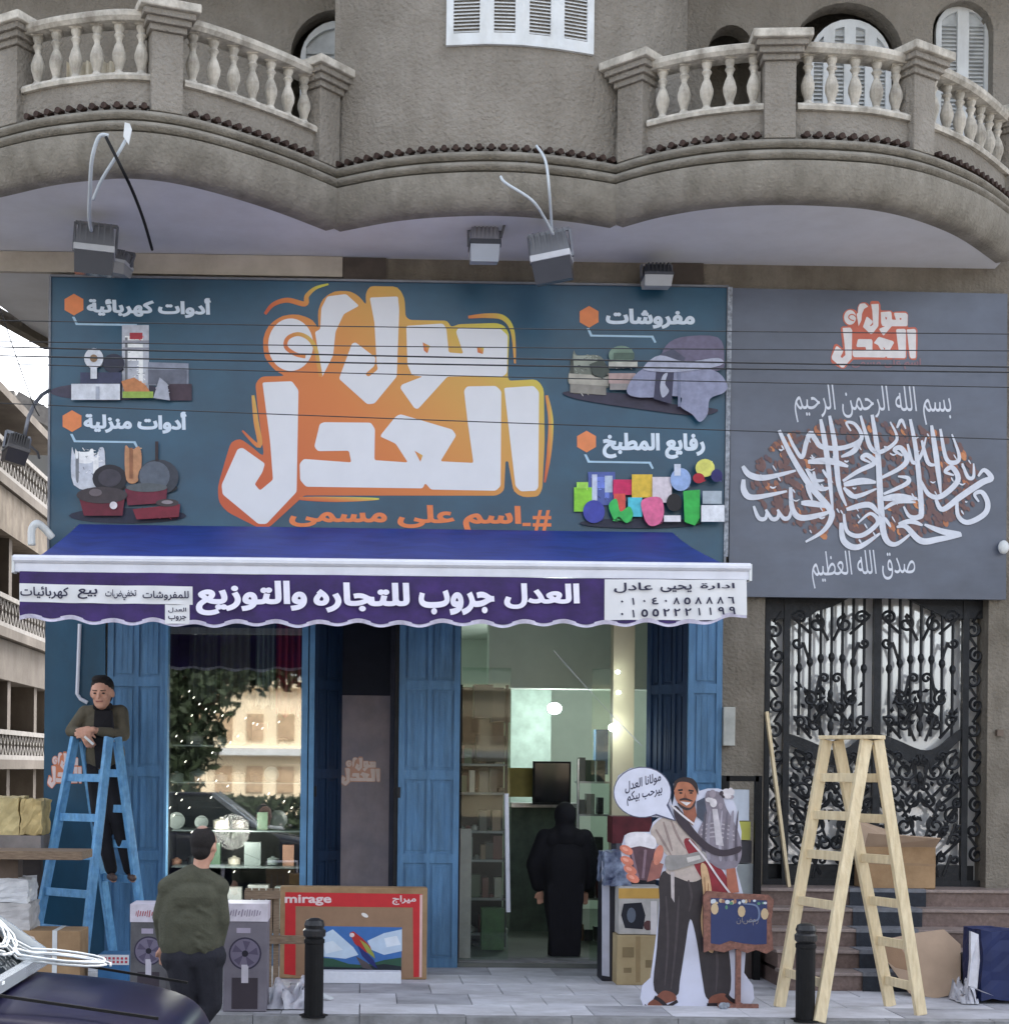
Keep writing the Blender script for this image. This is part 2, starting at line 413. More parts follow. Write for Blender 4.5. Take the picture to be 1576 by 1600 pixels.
# ================================================================ GROUND
ZS = 6.70                                              # soffit height
road = MB(); road.box((-300, -300, -.6), (300, 300, -.13)); road.build('road', ASPH, kind='structure')
pv = MB(); pv.box((-14, -2.96, -.13), (14, .35, -.012)); pave = pv.build('pavement', PAVE_B, kind='structure')
sl_ = MB(); sl_.box((0, 0, -.04), (.592, .592, 0)); slabme = sl_.mesh('paving_slab'); slabme.materials.append(PAVE)
PAVE2 = mat('grey_pavement_worn', (188, 188, 194), .85, .1, 3, .25, 60, rgb2=(164, 164, 170))
sl2 = slabme.copy(); sl2.materials.clear(); sl2.materials.append(PAVE2)
for i in range(-9, 14):
    for j in range(5):
        x = i*.6 + (.3 if j % 2 else 0); y = -2.96+j*.6
        inst('paving_slab', sl2 if random.random() < .3 else slabme, pave, Matrix.Translation((x, y, random.uniform(-.003, .002))) @ Matrix.Rotation(random.uniform(-.004, .004), 4, 'Z'))
kb = MB(); kb.box((0, 0, -.2), (.795, .13, .012)); kme = kb.mesh('kerb_stone'); kme.materials.append(KERB)
kerb = tag(bpy.data.objects.new('kerb', None), kind='structure'); COL.objects.link(kerb)
for i in range(-8, 11): inst('kerb_stone', kme, kerb, Matrix.Translation((i*.8, -3.1, random.uniform(-.004, .004))))
ss = MB(); ss.box((-60, .35, -.2), (-2.97, 80, -.05)); ss.build('side_street_paving', mat('side_street_dirt', (120, 116, 110), .95, .12, 4, .4, 40), kind='structure')

# ================================================================ BUILDING
bld = thing('shop_building', 'grey stucco building with scalloped balconies above the blue fronted shop', 'building', (0, .4, 0))
def X0(px): return at(px, 1200, 0).x
def Z0(py, px=700): return at(px, py, 0).z
GX0, GX1 = at(1192, 1200, 0).x, at(1541, 1200, 0).x        # gate opening
SX0, SX1 = at(166, 1200, 0).x, at(1126, 1200, 0).x          # shop opening
XL = at(72, 1200, 0).x
GZ = .80
# ground-floor wall with the shop opening, window and gate opening
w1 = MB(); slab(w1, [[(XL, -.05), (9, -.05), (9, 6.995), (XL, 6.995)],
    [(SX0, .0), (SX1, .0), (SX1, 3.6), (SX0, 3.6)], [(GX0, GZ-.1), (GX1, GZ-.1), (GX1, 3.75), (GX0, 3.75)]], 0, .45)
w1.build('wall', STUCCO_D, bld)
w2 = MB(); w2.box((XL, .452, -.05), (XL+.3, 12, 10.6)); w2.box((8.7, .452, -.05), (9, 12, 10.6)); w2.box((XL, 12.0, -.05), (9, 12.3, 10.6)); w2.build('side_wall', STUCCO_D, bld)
# pale beam strip under the soffit on the left
bb = MB(); a = at(90, 398, -.03); b = at(535, 434, -.03); bb.box((a.x-2.2, -.06, b.z+.0), (b.x, -.004, ZS-.004)); bb.build('beam', BEIGE, bld)
b2 = MB(); a = at(536, 404, -.02); b = at(603, 436, -.02); b2.box((a.x, -.04, b.z-.1), (b.x, -.004, ZS-.004)); b2.build('beam', mat('dark_pier', (84, 76, 70), .9), bld)
b3 = MB(); a = at(1098, 404, -.02); b3.box((at(1048, 404, -.02).x, -.04, b.z-.2), (a.x, -.004, ZS-.004)); b3.build('beam', mat('dark_pier', (84, 76, 70), .9), bld)

# ---- scalloped balcony edge: measured on the soffit lip, unprojected to the soffit height
LIPS = {'left': [(-190, 380), (-120, 338), (-60, 314), (0, 300), (70, 284), (130, 276), (190, 272), (250, 276), (310, 287), (380, 306), (450, 329), (522, 357)],
        'mid': [(522, 357), (562, 349), (607, 341), (660, 335), (713, 332), (766, 331), (820, 333), (873, 338), (920, 344), (962, 351)],
        'right': [(962, 351), (1016, 336), (1087, 323), (1158, 316), (1229, 314), (1300, 316), (1371, 322), (1442, 338), (1513, 367), (1572, 408)]}
def lip_curve(k, n=6):
    P = [atz(a, b, ZS) for a, b in LIPS[k]]
    P = catmull([V((p.x, p.y)) for p in P], n)
    return P
CUR = {k: lip_curve(k) for k in LIPS}
def resample(P, step):
    L = [0]
    for i in range(1, len(P)): L.append(L[-1]+(P[i]-P[i-1]).length)
    n = max(1, round(L[-1]/step)); out = []; j = 0
    for k in range(n+1):
        d = L[-1]*k/n
        while j < len(P)-2 and L[j+1] < d: j += 1
        t = (d-L[j])/max(1e-9, L[j+1]-L[j]); p = P[j].lerp(P[j+1], min(1, max(0, t)))
        tg = (P[min(j+1, len(P)-1)]-P[j]).normalized(); out.append((p, V((tg.y, -tg.x)), d))   # outward normal (towards -y)
    return out, L[-1]
def offs(P, d):
    out = []; n = len(P)
    for i in range(n):
        t = (P[min(i+1, n-1)]-P[max(i-1, 0)]).normalized(); out.append(P[i]+V((t.y, -t.x))*d)
    return out
def sweep(mb, P, prof, caps=True):
    """sweep profile (offset outward, z) along plan curve P"""
    vs = []; n = len(prof)
    cols = [offs(P, o) for o, z in prof]
    for i in range(len(P)):
        for k in range(n): c = cols[k][i]; vs.append((c.x, c.y, prof[k][1]))
    fs = [(i*n+k, i*n+(k+1) % n, (i+1)*n+(k+1) % n, (i+1)*n+k) for i in range(len(P)-1) for k in range(n)]
    if caps: fs += [tuple(range(n-1, -1, -1)), tuple((len(P)-1)*n+k for k in range(n))]
    mb.add(vs, fs)
LIPP = [(-.10, 6.70), (-.03, 6.698)]+[(-.01+.17*math.sin(math.pi/2*k/12), 6.985-.285*math.cos(math.pi/2*k/12)) for k in range(13)]+[(.07, 6.988), (.07, 7.012)]+[(.12+.035*math.sin(math.pi*k/6), 7.015+.075*k/6) for k in range(7)]+[(.065, 7.092), (.065, 7.112)]+[(.10+.035*math.sin(math.pi*k/6), 7.114+.072*k/6) for k in range(7)]+[(.04, 7.19), (-.10, 7.19)]
# soffit sheet
sof = [(p.x, p.y) for p in offs(CUR['left'], -.05)] + [(p.x, p.y) for p in offs(CUR['mid'], -.05)[1:]] + [(p.x, p.y) for p in offs(CUR['right'], -.05)[1:]]
back = [(sof[-1][0]+.02, 0.0), (XL, 0.0)]
e2 = atz(78, 535, ZS); e1 = atz(0, 478, ZS); back += [(XL-.02, e2.y), (e2.x, e2.y), (e1.x, e1.y), (-6.2, .2), (sof[0][0]-.1, 0)]
v2, tr = fill([sof+back]); ms = MB(); ms.add([(x, y, ZS+.002) for x, y in v2], tr); ms.add([(x, y, ZS+.2) for x, y in v2], tr)
lp = sof+back; k = len(lp); ms.add([(x, y, ZS+.002) for x, y in lp]+[(x, y, ZS+.2) for x, y in lp], [(i, (i+1) % k, k+(i+1) % k, k+i) for i in range(k)])
ms.build('soffit', SOFFIT, bld)
# downstand beam along the outer edge of the side balcony (the dark wedge at far left)
wd = MB(); wd.beam((e1.x-.5, e1.y-1.2, ZS-.02), (e2.x, e2.y, ZS-.02), .12, .12); wd.build('side_beam', STUCCO_D, bld)
pier = MB(); a = at(72, 436, .3); pier.box((XL-.03, .2, 5.9), (XL+.05, 1.2, ZS)); pier.build('side_pier', mat('dark_pier', (84, 76, 70), .9), bld)

tm = MB(); tm.tube([(0, -.05, 0), (0, .03, .004)], .026, 8); tm.cbox((0, -.012, .0), (.085, .03, .012))
tile_me = tm.mesh('roof_tile'); tile_me.materials.append(TILE)
BALP = [(a*1.3, b) for a, b in [(.030, 0), (.036, .02), (.022, .05), (.030, .09), (.043, .14), (.045, .18), (.032, .24), (.018, .28), (.022, .31), (.034, .335), (.022, .36), (.034, .395), (.034, .42)]]
bm_ = MB(); bm_.lathe(BALP, 12); bm_.cbox((0, 0, -.004), (.105, .105, .02)); bm_.cbox((0, 0, .425), (.1, .1, .02)); bm_.sm = False
bal_me = bm_.mesh('baluster'); bal_me.materials.append(STONE)
PARA_Z, LR, BT, TR = 7.275, 7.45, 7.93, 8.03
def part_curve(P, d0, d1):
    L = [0]
    for i in range(1, len(P)): L.append(L[-1]+(P[i]-P[i-1]).length)
    out = []
    for i, p in enumerate(P):
        if d0 <= L[i] <= d1: out.append(p)
    def pt(d):
        for i in range(len(P)-1):
            if L[i] <= d <= L[i+1]: return P[i].lerp(P[i+1], (d-L[i])/max(1e-9, L[i+1]-L[i]))
        return P[-1]
    return [pt(d0)]+[p for p in out if (p-pt(d0)).length > .01 and (p-pt(d1)).length > .01]+[pt(d1)]
def nearest_d(P, px, z):
    """arc length where the curve appears at photo column px"""
    L = 0; best = (1e9, 0)
    for i in range(len(P)):
        if i: L += (P[i]-P[i-1]).length
        w = V((P[i].x, P[i].y, z))-CAM; X = w.dot(_R); Z = w.dot(_f); q = CX+FPX*X/Z
        if abs(q-px) < best[0]: best = (abs(q-px), L)
    return best[1]
def balcony(key, pedestals, label):
    P = CUR[key]; b = MB(); sweep(b, P, LIPP); par = b.build('balcony', MOULD, bld, label=label)
    # dwarf wall above the moulding, rails
    Pin = offs(P, .03)
    res, LT = resample(Pin, .1)
    dwall = MB(); sweep(dwall, Pin, [(-.12, 7.19), (0, 7.19), (0, LR), (-.12, LR)]); dwall.build('parapet', STUCCO, par)
    spans = []; ds = [nearest_d(Pin, (a+c)/2, 7.7) for a, c in pedestals]
    for p, n, d in res:
        if any(abs(d-q) < .17 for q in ds): continue
        inst('roof_tile', tile_me, par, Matrix.Translation((p.x+n.x*.03, p.y+n.y*.03, 7.225)) @ Matrix.Rotation(math.atan2(n.x, -n.y), 4, 'Z'))
    for q, (a, c) in zip(ds, pedestals):
        pp = part_curve(Pin, max(0, q-.02), min(LT, q+.02)); t = (pp[-1]-pp[0]).normalized(); n = V((t.y, -t.x)); p = pp[0]
        M = Matrix.Translation((p.x, p.y, 0)) @ Matrix.Rotation(math.atan2(n.x, -n.y), 4, 'Z')
        m_ = MB(); m_.box((-.13, -.07, 7.195), (.13, .14, 7.84), M)
        for k, (w, z) in enumerate(((.155, 7.84), (.185, 7.89), (.215, 7.94))): m_.box((-w, -.07-(w-.13), z), (w, .14, z+.052), M)
        m_.build('pedestal', STUCCO, par, bevel=.006)
        m2 = MB(); m2.box((-.25, -.19, 7.993), (.25, .16, 8.065), M); m2.build('pedestal_cap', STONE, par, bevel=.01)
    ds = sorted(ds); 
    for d0, d1 in zip([0]+ds, ds+[LT]):
        if d1-d0 < .4: continue
        a0 = d0+(.13 if d0 in ds else 0); a1 = d1-(.13 if d1 in ds else 0)
        seg = part_curve(Pin, a0, a1)
        m_ = MB(); sweep(m_, seg, [(-.13, LR), (.035, LR), (.045, LR+.03), (.03, LR+.055), (-.13, LR+.055)]); m_.build('lower_rail', STONE, par)
        m_ = MB(); sweep(m_, seg, [(-.15, BT), (.035, BT), (.06, BT+.03), (.06, BT+.07), (.03, TR-.01), (-.15, TR-.01)]); m_.build('handrail', STONE, par)
        rs, L2 = resample(seg, .205)
        nb = len(rs)
        for i in range(nb-1):
            p = rs[i][0].lerp(rs[i+1][0], .5); n = rs[i][1]
            inst('baluster', bal_me, par, Matrix.Translation((p.x-n.x*.05, p.y-n.y*.05, LR+.055)))
    # balcony floor
    return par
balcony('left', [(0, 50), (240, 292), (478, 545)], 'left scalloped balcony with cream balusters')
balcony('right', [(960, 1022), (1180, 1250), (1402, 1470), (1553, 1600)], 'right scalloped balcony with cream balusters')
# middle bay: moulding and bowed wall
b = MB(); sweep(b, CUR['mid'], LIPP); mid = b.build('bay_moulding', MOULD, bld)
Pm = offs(CUR['mid'], .03); res, LT = resample(Pm, .1)
for p, n, d in res: inst('roof_tile', tile_me, mid, Matrix.Translation((p.x+n.x*.03, p.y+n.y*.03, 7.225)) @ Matrix.Rotation(math.atan2(n.x, -n.y), 4, 'Z'))
Pb = offs(CUR['mid'], .02)
# continue the bow to the right behind the balcony (to column ~1080)
pe = Pb[-1]; Pb = Pb+[V((pe.x+.25, pe.y+.10)), V((pe.x+.50, pe.y+.24)), V((pe.x+.68, pe.y+.40))]
BAYTOP = 10.2
def winding_wall(mb, P, z0, z1, hole=None):
    """bowed wall; hole=(d0,d1,zb) leaves an opening from zb upward between arc lengths"""
    L = [0]
    for i in range(1, len(P)): L.append(L[-1]+(P[i]-P[i-1]).length)
    for i in range(len(P)-1):
        mid_ = (L[i]+L[i+1])/2; top = z1
        mb.add([(P[i].x, P[i].y, z0), (P[i+1].x, P[i+1].y, z0), (P[i+1].x, P[i+1].y, top), (P[i].x, P[i].y, top)], [(0, 1, 2, 3)])
wl = MB(); winding_wall(wl, Pb, 7.19, BAYTOP)
wl.add([(Pb[0].x, Pb[0].y, 7.19), (Pb[0].x, .0, 7.19), (Pb[0].x, 0, BAYTOP), (Pb[0].x, Pb[0].y, BAYTOP)], [(0, 1, 2, 3)])
wl.add([(Pb[-1].x, Pb[-1].y, 7.19), (Pb[-1].x, .0, 7.19), (Pb[-1].x, 0, BAYTOP), (Pb[-1].x, Pb[-1].y, BAYTOP)], [(0, 1, 2, 3)])
wl.add([(p.x, p.y, BAYTOP) for p in Pb]+[(Pb[-1].x, 0, BAYTOP), (Pb[0].x, 0, BAYTOP)], [tuple(range(len(Pb)+2))])
wl.build('bay_wall', STUCCO, bld, fix=True)
# white shutters of the bay window (four louvred leaves following the bow)
def bowpt(px, extra, z):
    d = nearest_d(Pb, px, z); pp = part_curve(Pb, max(0, d-.03), d+.03); t = (pp[-1]-pp[0]).normalized(); n = V((t.y, -t.x))
    return pp[0]+(pp[-1]-pp[0])*.5+n*extra, n
zb = 8.13
cols = [699, 756, 812, 868, 925]
for i in range(4):
    (a, n1), (c, n2) = bowpt(cols[i]+(1 if i else 0), .035, zb), bowpt(cols[i+1], .035, zb)
    a = V((a.x, a.y, 0)); c = V((c.x, c.y, 0)); u = (c-a).normalized(); wd_ = (c-a).length
    M = Matrix((u, V((u.y*-1, u.x, 0)), V((0, 0, 1)))).transposed().to_4x4(); M.translation = a
    s_ = MB(); st = .062
    s_.box((0, 0, zb), (st, .04, zb+1.7), M); s_.box((wd_-st, 0, zb), (wd_, .04, zb+1.7), M); s_.box((st, 0, zb), (wd_-st, .04, zb+.10), M); s_.box((st, 0, zb+1.6), (wd_-st, .04, zb+1.7), M)
    sh = s_.build('window_shutter', WHITE, bld)
    lv = MB(); z = zb+.115
    while z < zb+1.58:
        lv.add([(st, .008, z), (wd_-st, .008, z), (wd_-st, .034, z+.022), (st, .034, z+.022), (st, .008, z-.006), (wd_-st, .008, z-.006)], [(0, 1, 2, 3), (4, 5, 1, 0)], M); z += .031
    lv.build('louvres', mat('louvre_paint', (212, 214, 214), .7), sh, kind='stuff')
    bk = MB(); bk.box((st, .036, zb+.1), (wd_-st, .039, zb+1.6), M); bk.build('backing', mat('louvre_paint', (212, 214, 214), .7), sh)

# rear wall of the balconies with arched openings (plane y = 0)
def arch(px0, px1, pytop, Y, z0=7.2, n=14, rise=None):
    a = at(px0, pytop, Y); c = at(px1, pytop, Y); w = (c.x-a.x)/2; cx = (a.x+c.x)/2; h = rise if rise else w
    return [(a.x, z0)]+[(cx-w*math.cos(math.pi*k/n), a.z-h+h*math.sin(math.pi*k/n)) for k in range(n+1)]+[(c.x, z0)]
OPEN = [(455, 596, 14, None), (1105, 1180, 38, .3), (1236, 1412, 2, .5), (1457, 1552, 0, None)]
holes = [arch(a, b, t, 0, rise=r) for a, b, t, r in OPEN]
rw = MB(); slab(rw, [[(-6.2, 7.0), (9, 7.0), (9, 10.6), (-6.2, 10.6)]]+holes, 0.0, .22)
rw.build('rear_wall', STUCCO, bld)
rb = MB(); rb.box((-6.2, .8, 7.0), (9, .85, 10.6)); rb.build('inner_wall', STUCCO_D, bld)
us = MB(); us.box((-6.2, -1.9, 9.9), (Pb[0].x-.02, -.003, 10.1)); us.box((Pb[-1].x+.02, -1.6, 9.9), (9, -.003, 10.1)); us.build('shading_slab', STUCCO_D, bld)  # unseen slab, added overhead to shade the rear walls
rf = MB(); rf.box((-6.2, -.05, 10.61), (9, 12, 10.9)); rf.build('roof', STUCCO, bld)
def arched_shutter(px0, px1, pytop, rise=None, leaves=2):
    ol = arch(px0, px1, pytop, .14, 7.2, rise=rise); xs = [p[0] for p in ol]
    x0, x1 = min(xs), max(xs); t = .055
    ins = []
    for k in range(leaves):
        u0 = x0+(x1-x0)*k/leaves+t; u1 = x0+(x1-x0)*(k+1)/leaves-t; cxs = (x0+x1)/2; w = (x1-x0)/2
        top = max(p[1] for p in ol); h = (rise or w)
        def zt(x): return top-h+h*math.sqrt(max(0, 1-((x-cxs)/w)**2))-t*1.3
        pts = [(u0+(u1-u0)*i/8, zt(u0+(u1-u0)*i/8)) for i in range(9)]
        ins.append([(u0, 7.3), (u1, 7.3)]+[p for p in pts[::-1]])
    m_ = MB(); slab(m_, [ol]+ins, .12, .17); f = m_.build('arched_shutter', WHITE, bld)
    for lp in ins:
        lv = MB(); a0 = min(p[0] for p in lp); a1 = max(p[0] for p in lp); zt_ = min(p[1] for p in lp[2:])
        z = 7.32
        while z < zt_-.03: lv.add([(a0, .13, z), (a1, .13, z), (a1, .158, z+.03), (a0, .158, z+.03)], [(0, 1, 2, 3)]); z += .038
        lv.build('louvres', mat('louvre_paint', (212, 214, 214), .7), f, kind='stuff')
        bk = MB(); slab(bk, [lp], .160, .165); bk.build('backing', mat('shutter_panel', (196, 200, 202), .7), f)
arched_shutter(470, 594, 32)
arched_shutter(1262, 1392, 30, rise=.42, leaves=4)
arched_shutter(1461, 1546, 6)
# pale curtain hung behind the left balusters
cu = MB(); pts = []
for k in range(33): pts.append((at(105, 30, -.6).x+(at(185, 30, -.6).x-at(105, 30, -.6).x)*k/32, -.6+.03*math.sin(k*1.3)))
vs = []; z1, z0 = 8.25, 7.5
for x, y in pts: vs += [(x, y, z0), (x, y, z1)]
cu.add(vs, [(2*i, 2*i+2, 2*i+3, 2*i+1) for i in range(32)])
cu.build('hanging_cloth', mat('cream_cloth', (200, 190, 170), .9), label='cream cloth hanging behind the balusters of the left balcony', cat='cloth')
# ================================================================ LOGO (traced outline)
LG_BASE = [(55,900),(60,965),(95,1005),(228,1072),(272,1072),(400,955),(420,935),(1240,936),(1270,915),(1276,790),(1287,790),(1310,920),(1350,943),(1415,940),(1432,908),(1442,700),(1438,480),(1410,442),(1290,448),(1285,425),(1292,250),(1272,215),(1240,203),(1075,208),(1045,222),(1030,193),(870,190),(852,175),(848,95),(820,48),(700,46),(682,80),(686,130),(660,93),(620,68),(550,66),(500,100),(480,150),(483,230),(460,190),(400,165),(330,170),(270,212),(246,270),(253,350),(298,405),(345,428),(240,430),(215,460),(225,560),(253,775),(200,728),(150,693),(112,708),(95,760)]
LG_W = [
 [(245,455),(370,450),(398,488),(390,920),(262,1056),(228,1056),(76,930),(72,890),(140,738),(160,732),(256,800),(244,838),(212,888),(235,914),(290,868),(277,700)],
 [(420,780),(622,795),(612,745),(480,747),(465,728),(488,632),(505,624),(705,626),(722,652),(720,785),(862,795),(810,715),(745,685),(752,672),(810,600),(830,590),(1050,655),(1067,680),(1000,790),(1140,797),(1115,620),(1100,490),(1112,472),(1235,470),(1258,492),(1255,895),(1235,915),(960,910),(935,882),(925,905),(430,898),(405,870),(403,800)],
 [(1270,478),(1395,470),(1418,495),(1415,900),(1405,915),(1340,918),(1318,895),(1300,740)],
 [(855,215),(1010,205),(1025,225),(1035,328),(1097,333),(1066,240),(1075,225),(1255,228),(1285,255),(1282,415),(1265,430),(1030,430),(905,568),(890,565),(830,480),(835,465),(925,430),(880,425),(860,380)],
 [(700,95),(820,90),(825,150),(815,430),(720,545),(690,548),(570,440),(575,425),(625,290),(640,285),(725,350),(720,385),(680,420),(695,432),(735,400),(730,380),(720,200)],
 [(490,230),(495,140),(520,90),(600,80),(655,130),(590,165),(555,240),(545,340),(497,435),(485,350),(468,240)],
 ellip(365, 295, 96, 112, 26)]
LG_H = [[(890,745),(925,765),(915,792)], [(925,285),(955,300),(945,332),(930,320)], [(1155,305),(1185,305),(1180,335),(1158,328)]]
def rnd_corners(lp, d=9):
    out = []; n = len(lp)
    for i in range(n):
        a, b, c = V(lp[i-1]), V(lp[i]), V(lp[(i+1) % n]); l1 = (a-b).length; l2 = (c-b).length; t = min(d, l1*.4, l2*.4)
        p = b+(a-b).normalized()*t; q = b+(c-b).normalized()*t
        out += [tuple(p), tuple(p*.25+b*.5+q*.25), tuple(q)]
    return out
def logo_mat():
    if 'logo_orange' in _M: return _M['logo_orange']
    mt = mat('logo_orange', (214, 128, 78), .5, .03, 3); n = mt.node_tree; b = n.nodes['Principled BSDF']
    tc = n.nodes.new('ShaderNodeTexCoord'); sx = n.nodes.new('ShaderNodeSeparateXYZ'); n.links.new(tc.outputs['Generated'], sx.inputs[0])
    ad = n.nodes.new('ShaderNodeMath'); ad.operation = 'MULTIPLY_ADD'; ad.inputs[1].default_value = .62
    ml = n.nodes.new('ShaderNodeMath'); ml.operation = 'MULTIPLY'; ml.inputs[1].default_value = .46
    n.links.new(sx.outputs['X'], ad.inputs[0]); n.links.new(sx.outputs['Z'], ml.inputs[0]); n.links.new(ml.outputs[0], ad.inputs[2])
    cr = n.nodes.new('ShaderNodeValToRGB'); e = cr.color_ramp.elements
    e[0].position = .12; e[0].color = C(196, 92, 58); e[1].position = .95; e[1].color = C(204, 198, 80)
    x = e.new(.48); x.color = C(210, 126, 68); x = e.new(.78); x.color = C(208, 164, 84)
    n.links.new(ad.outputs[0], cr.inputs[0]); n.links.new(cr.outputs[0], b.inputs['Base Color']); return mt
def logo(parent, Y, box=None, base=None, white=None, arcs=True, Yf=None):
    """box = target photo-pixel rectangle of the whole mark"""
    def mp(p):
        x = 320+p[0]/2.717; y = 430+p[1]/2.717
        if box: x = box[0]+(x-340)/(863-340)*(box[2]-box[0]); y = box[1]+(y-446)/(825-446)*(box[3]-box[1])
        return (x, y)
    base = base or logo_mat(); white = white or PRINTW; g = .0012
    sheet('logo_ground', [[mp(p) for p in rnd_corners(LG_BASE, 26)]], base, parent, Y-g)
    for lp in LG_W: sheet('logo_letter', [[mp(p) for p in rnd_corners(lp, 8)]], white, parent, Y-2*g)
    for lp in LG_H: sheet('logo_counter', [[mp(p) for p in lp]], base, parent, Y-3*g)
    sheet('logo_swirl', [[mp(p) for p in stroke([(428,345),(385,335),(345,305),(352,268),(395,250),(440,268),(470,312),(482,372),(492,430)], 17, False)]], base, parent, Y-3*g)
    if arcs:
        for pts in ([(1118,178),(1200,172),(1268,182),(1306,240),(1316,375)], [(256,165),(290,125),(350,106),(425,122),(434,88),(470,55),(525,38)], [(1450,510),(1468,620),(1460,760),(1442,880)], [(205,510),(218,620),(232,725),(160,660)], [(400,948),(560,952),(740,950)]):
            sheet('logo_stroke', [[mp(p) for p in stroke(pts, 22)]], base, parent, Y-g)

# ================================================================ MAIN BANNER
YB = -.09
def quad_box(pxs, Y, th=.03):
    """box board with four photo-pixel corners on plane Y"""
    P = [at(a, b, Y) for a, b in pxs]; m_ = MB()
    m_.add([(p.x, Y, p.z) for p in P]+[(p.x, Y+th, p.z) for p in P], [(0,1,2,3),(7,6,5,4),(0,4,5,1),(1,5,6,2),(2,6,7,3),(3,7,4,0)]); return m_
ban = thing('shop_banner', 'wide teal shop banner with big white and orange lettering above the awning', 'banner', at(600, 640, YB))
quad_box([(79, 431), (1137, 448), (1130, 905), (76, 905)], YB, .05).build('panel', BANNER, ban)
mf = MB()
for a, b in (((79, 431), (1137, 448)), ((79, 431), (76, 905)), ((1137, 448), (1131, 905))):
    p, q = at(*a, YB-.004), at(*b, YB-.004); mf.beam(p, q, .035, .02, (0, 1, 0))
mf.build('edge_trim', GREYM, ban)
YP = YB-.001
logo(ban, YP)
lettering('اسم على مسمى', (452, 787, 814, 829), flat((226, 128, 78)), ban, YP-.001, bold=.04, slope=.01)
lettering('#', (832, 797, 861, 832), flat((226, 128, 78)), ban, YP-.001, bold=.02, shaped=False)
sheet('lettering', [[(816, 817), (829, 817), (829, 822), (816, 822)]], flat((226, 128, 78)), ban, YP-.001)
LETW = flat((214, 226, 238))
lettering('أدوات كهربائية', (136, 462, 330, 494), LETW, ban, YP-.001, bold=.05, slope=.02)
lettering('أدوات منزلية', (131, 641, 292, 676), LETW, ban, YP-.001, bold=.05, slope=.015)
lettering('مفروشات', (946, 482, 1085, 513), LETW, ban, YP-.001, bold=.05, slope=.01)
lettering('رفايع المطبخ', (941, 676, 1101, 716), LETW, ban, YP-.001, bold=.05, slope=.01)
for cx, cy in ((116, 476), (113, 658), (920, 495), (916, 690)):
    sheet('bullet_hexagon', [ellip(cx, cy, 17, 17, 6, .52)], flat((228, 138, 88)), ban, YP-.001)
for x0, y0, x1 in ((115, 495, 214), (112, 678, 212), (918, 513, 1020), (914, 710, 1016)):
    sheet('bracket_line', [[(x0-2, y0), (x0+2, y0), (x0+7, y0+10), (x1, y0+11.5), (x1+5, y0+22), (x1+2, y0+23), (x1-3, y0+14.5), (x0+4, y0+13)]], flat((170, 200, 220)), ban, YP-.001)
# printed product pictures: (colour, outline in photo px)
def mott(rgb):
    return mat('print_%d_%d_%d' % rgb, rgb, .5, .11, 14)
prr = random.Random(33)
def pic(name, items, parent, Y):
    e = 0
    for col, pts in items:
        pts = soft(pts); e += 1; sheet(name, [pts], mott(col), parent, Y-.0006*e)
        cx = sum(p[0] for p in pts)/len(pts); cy = sum(p[1] for p in pts)/len(pts); W_ = max(p[0] for p in pts)-min(p[0] for p in pts); H_ = max(p[1] for p in pts)-min(p[1] for p in pts)
        if W_ < 10 or H_ < 6 or W_ > 120: continue
        up = tuple(min(250, int(c*1.22+14)) for c in col); dn = tuple(int(c*.62) for c in col)
        for rgb, sx_, sy_, ox, oy in ((dn, .86, .30, .04, .30), (up, .55, .34, -.12, -.18), (up, .16, .62, .2, -.02), (dn, .10, .7, -.34, .02)):
            e += 1; sheet(name+'_tone', [[(cx+(p[0]-cx)*sx_+ox*W_, cy+(p[1]-cy)*sy_+oy*H_) for p in pts]], mott(rgb), parent, Y-.0006*e*.5)
        if W_ > 16:
            for rgb in (up, dn, (min(255, up[0]+30), min(255, up[1]+30), min(255, up[2]+34))):
                L = []
                for _ in range(int(3+W_/7)):
                    a, b = prr.uniform(-.34, .34)*W_, prr.uniform(-.34, .34)*H_; l = prr.uniform(2, 6); t = prr.uniform(-.6, 1.2); w_ = prr.uniform(.5, 1.3); dx, dy = math.cos(t)*l, math.sin(t)*l
                    L.append([(cx+a, cy+b), (cx+a+dx, cy+b+dy), (cx+a+dx-w_*math.sin(t), cy+b+dy+w_*math.cos(t)), (cx+a-w_*math.sin(t), cy+b+w_*math.cos(t))])
                e += 1; sheet(name+'_detail', L, flat(rgb), parent, Y-.0006*e*.5, kind='stuff')
    return
    e = 0
    for col, pts in items:
        e += 1; sheet(name, [pts], flat(col), parent, Y-.0006*e)
def rc(x0, y0, x1, y1, s=0): return [(x0, y0), (x1, y0+s), (x1, y1+s), (x0, y1)]
pic('printed_appliance', [((70, 66, 84), ellip(168, 612, 90, 14)), ((190, 194, 204), rc(191, 508, 233, 622)), ((172, 60, 70), rc(203, 520, 223, 530)), ((150, 152, 162), rc(192, 532, 233, 536)), ((150, 152, 162), rc(192, 543, 233, 546)),
 ((140, 146, 162), rc(232, 566, 295, 602, 2)), ((104, 108, 122), rc(232, 578, 292, 600)), ((70, 54, 66), rc(262, 600, 300, 626)), ((46, 48, 66), ellip(178, 568, 17, 15)), ((60, 64, 92), rc(126, 582, 190, 602)),
 ((216, 220, 228), ellip(147, 560, 15, 16)), ((150, 120, 90), ellip(147, 560, 6, 6)), ((216, 220, 228), rc(142, 574, 152, 592)), ((214, 218, 226), rc(112, 600, 188, 625)), ((170, 176, 190), rc(150, 604, 156, 624)),
 ((196, 130, 84), [(190, 596), (210, 590), (228, 602), (236, 614), (196, 616)]), ((150, 176, 80), rc(192, 612, 240, 622)), ((170, 174, 186), [(240, 622), (250, 590), (262, 600), (266, 626)])], ban, YP)
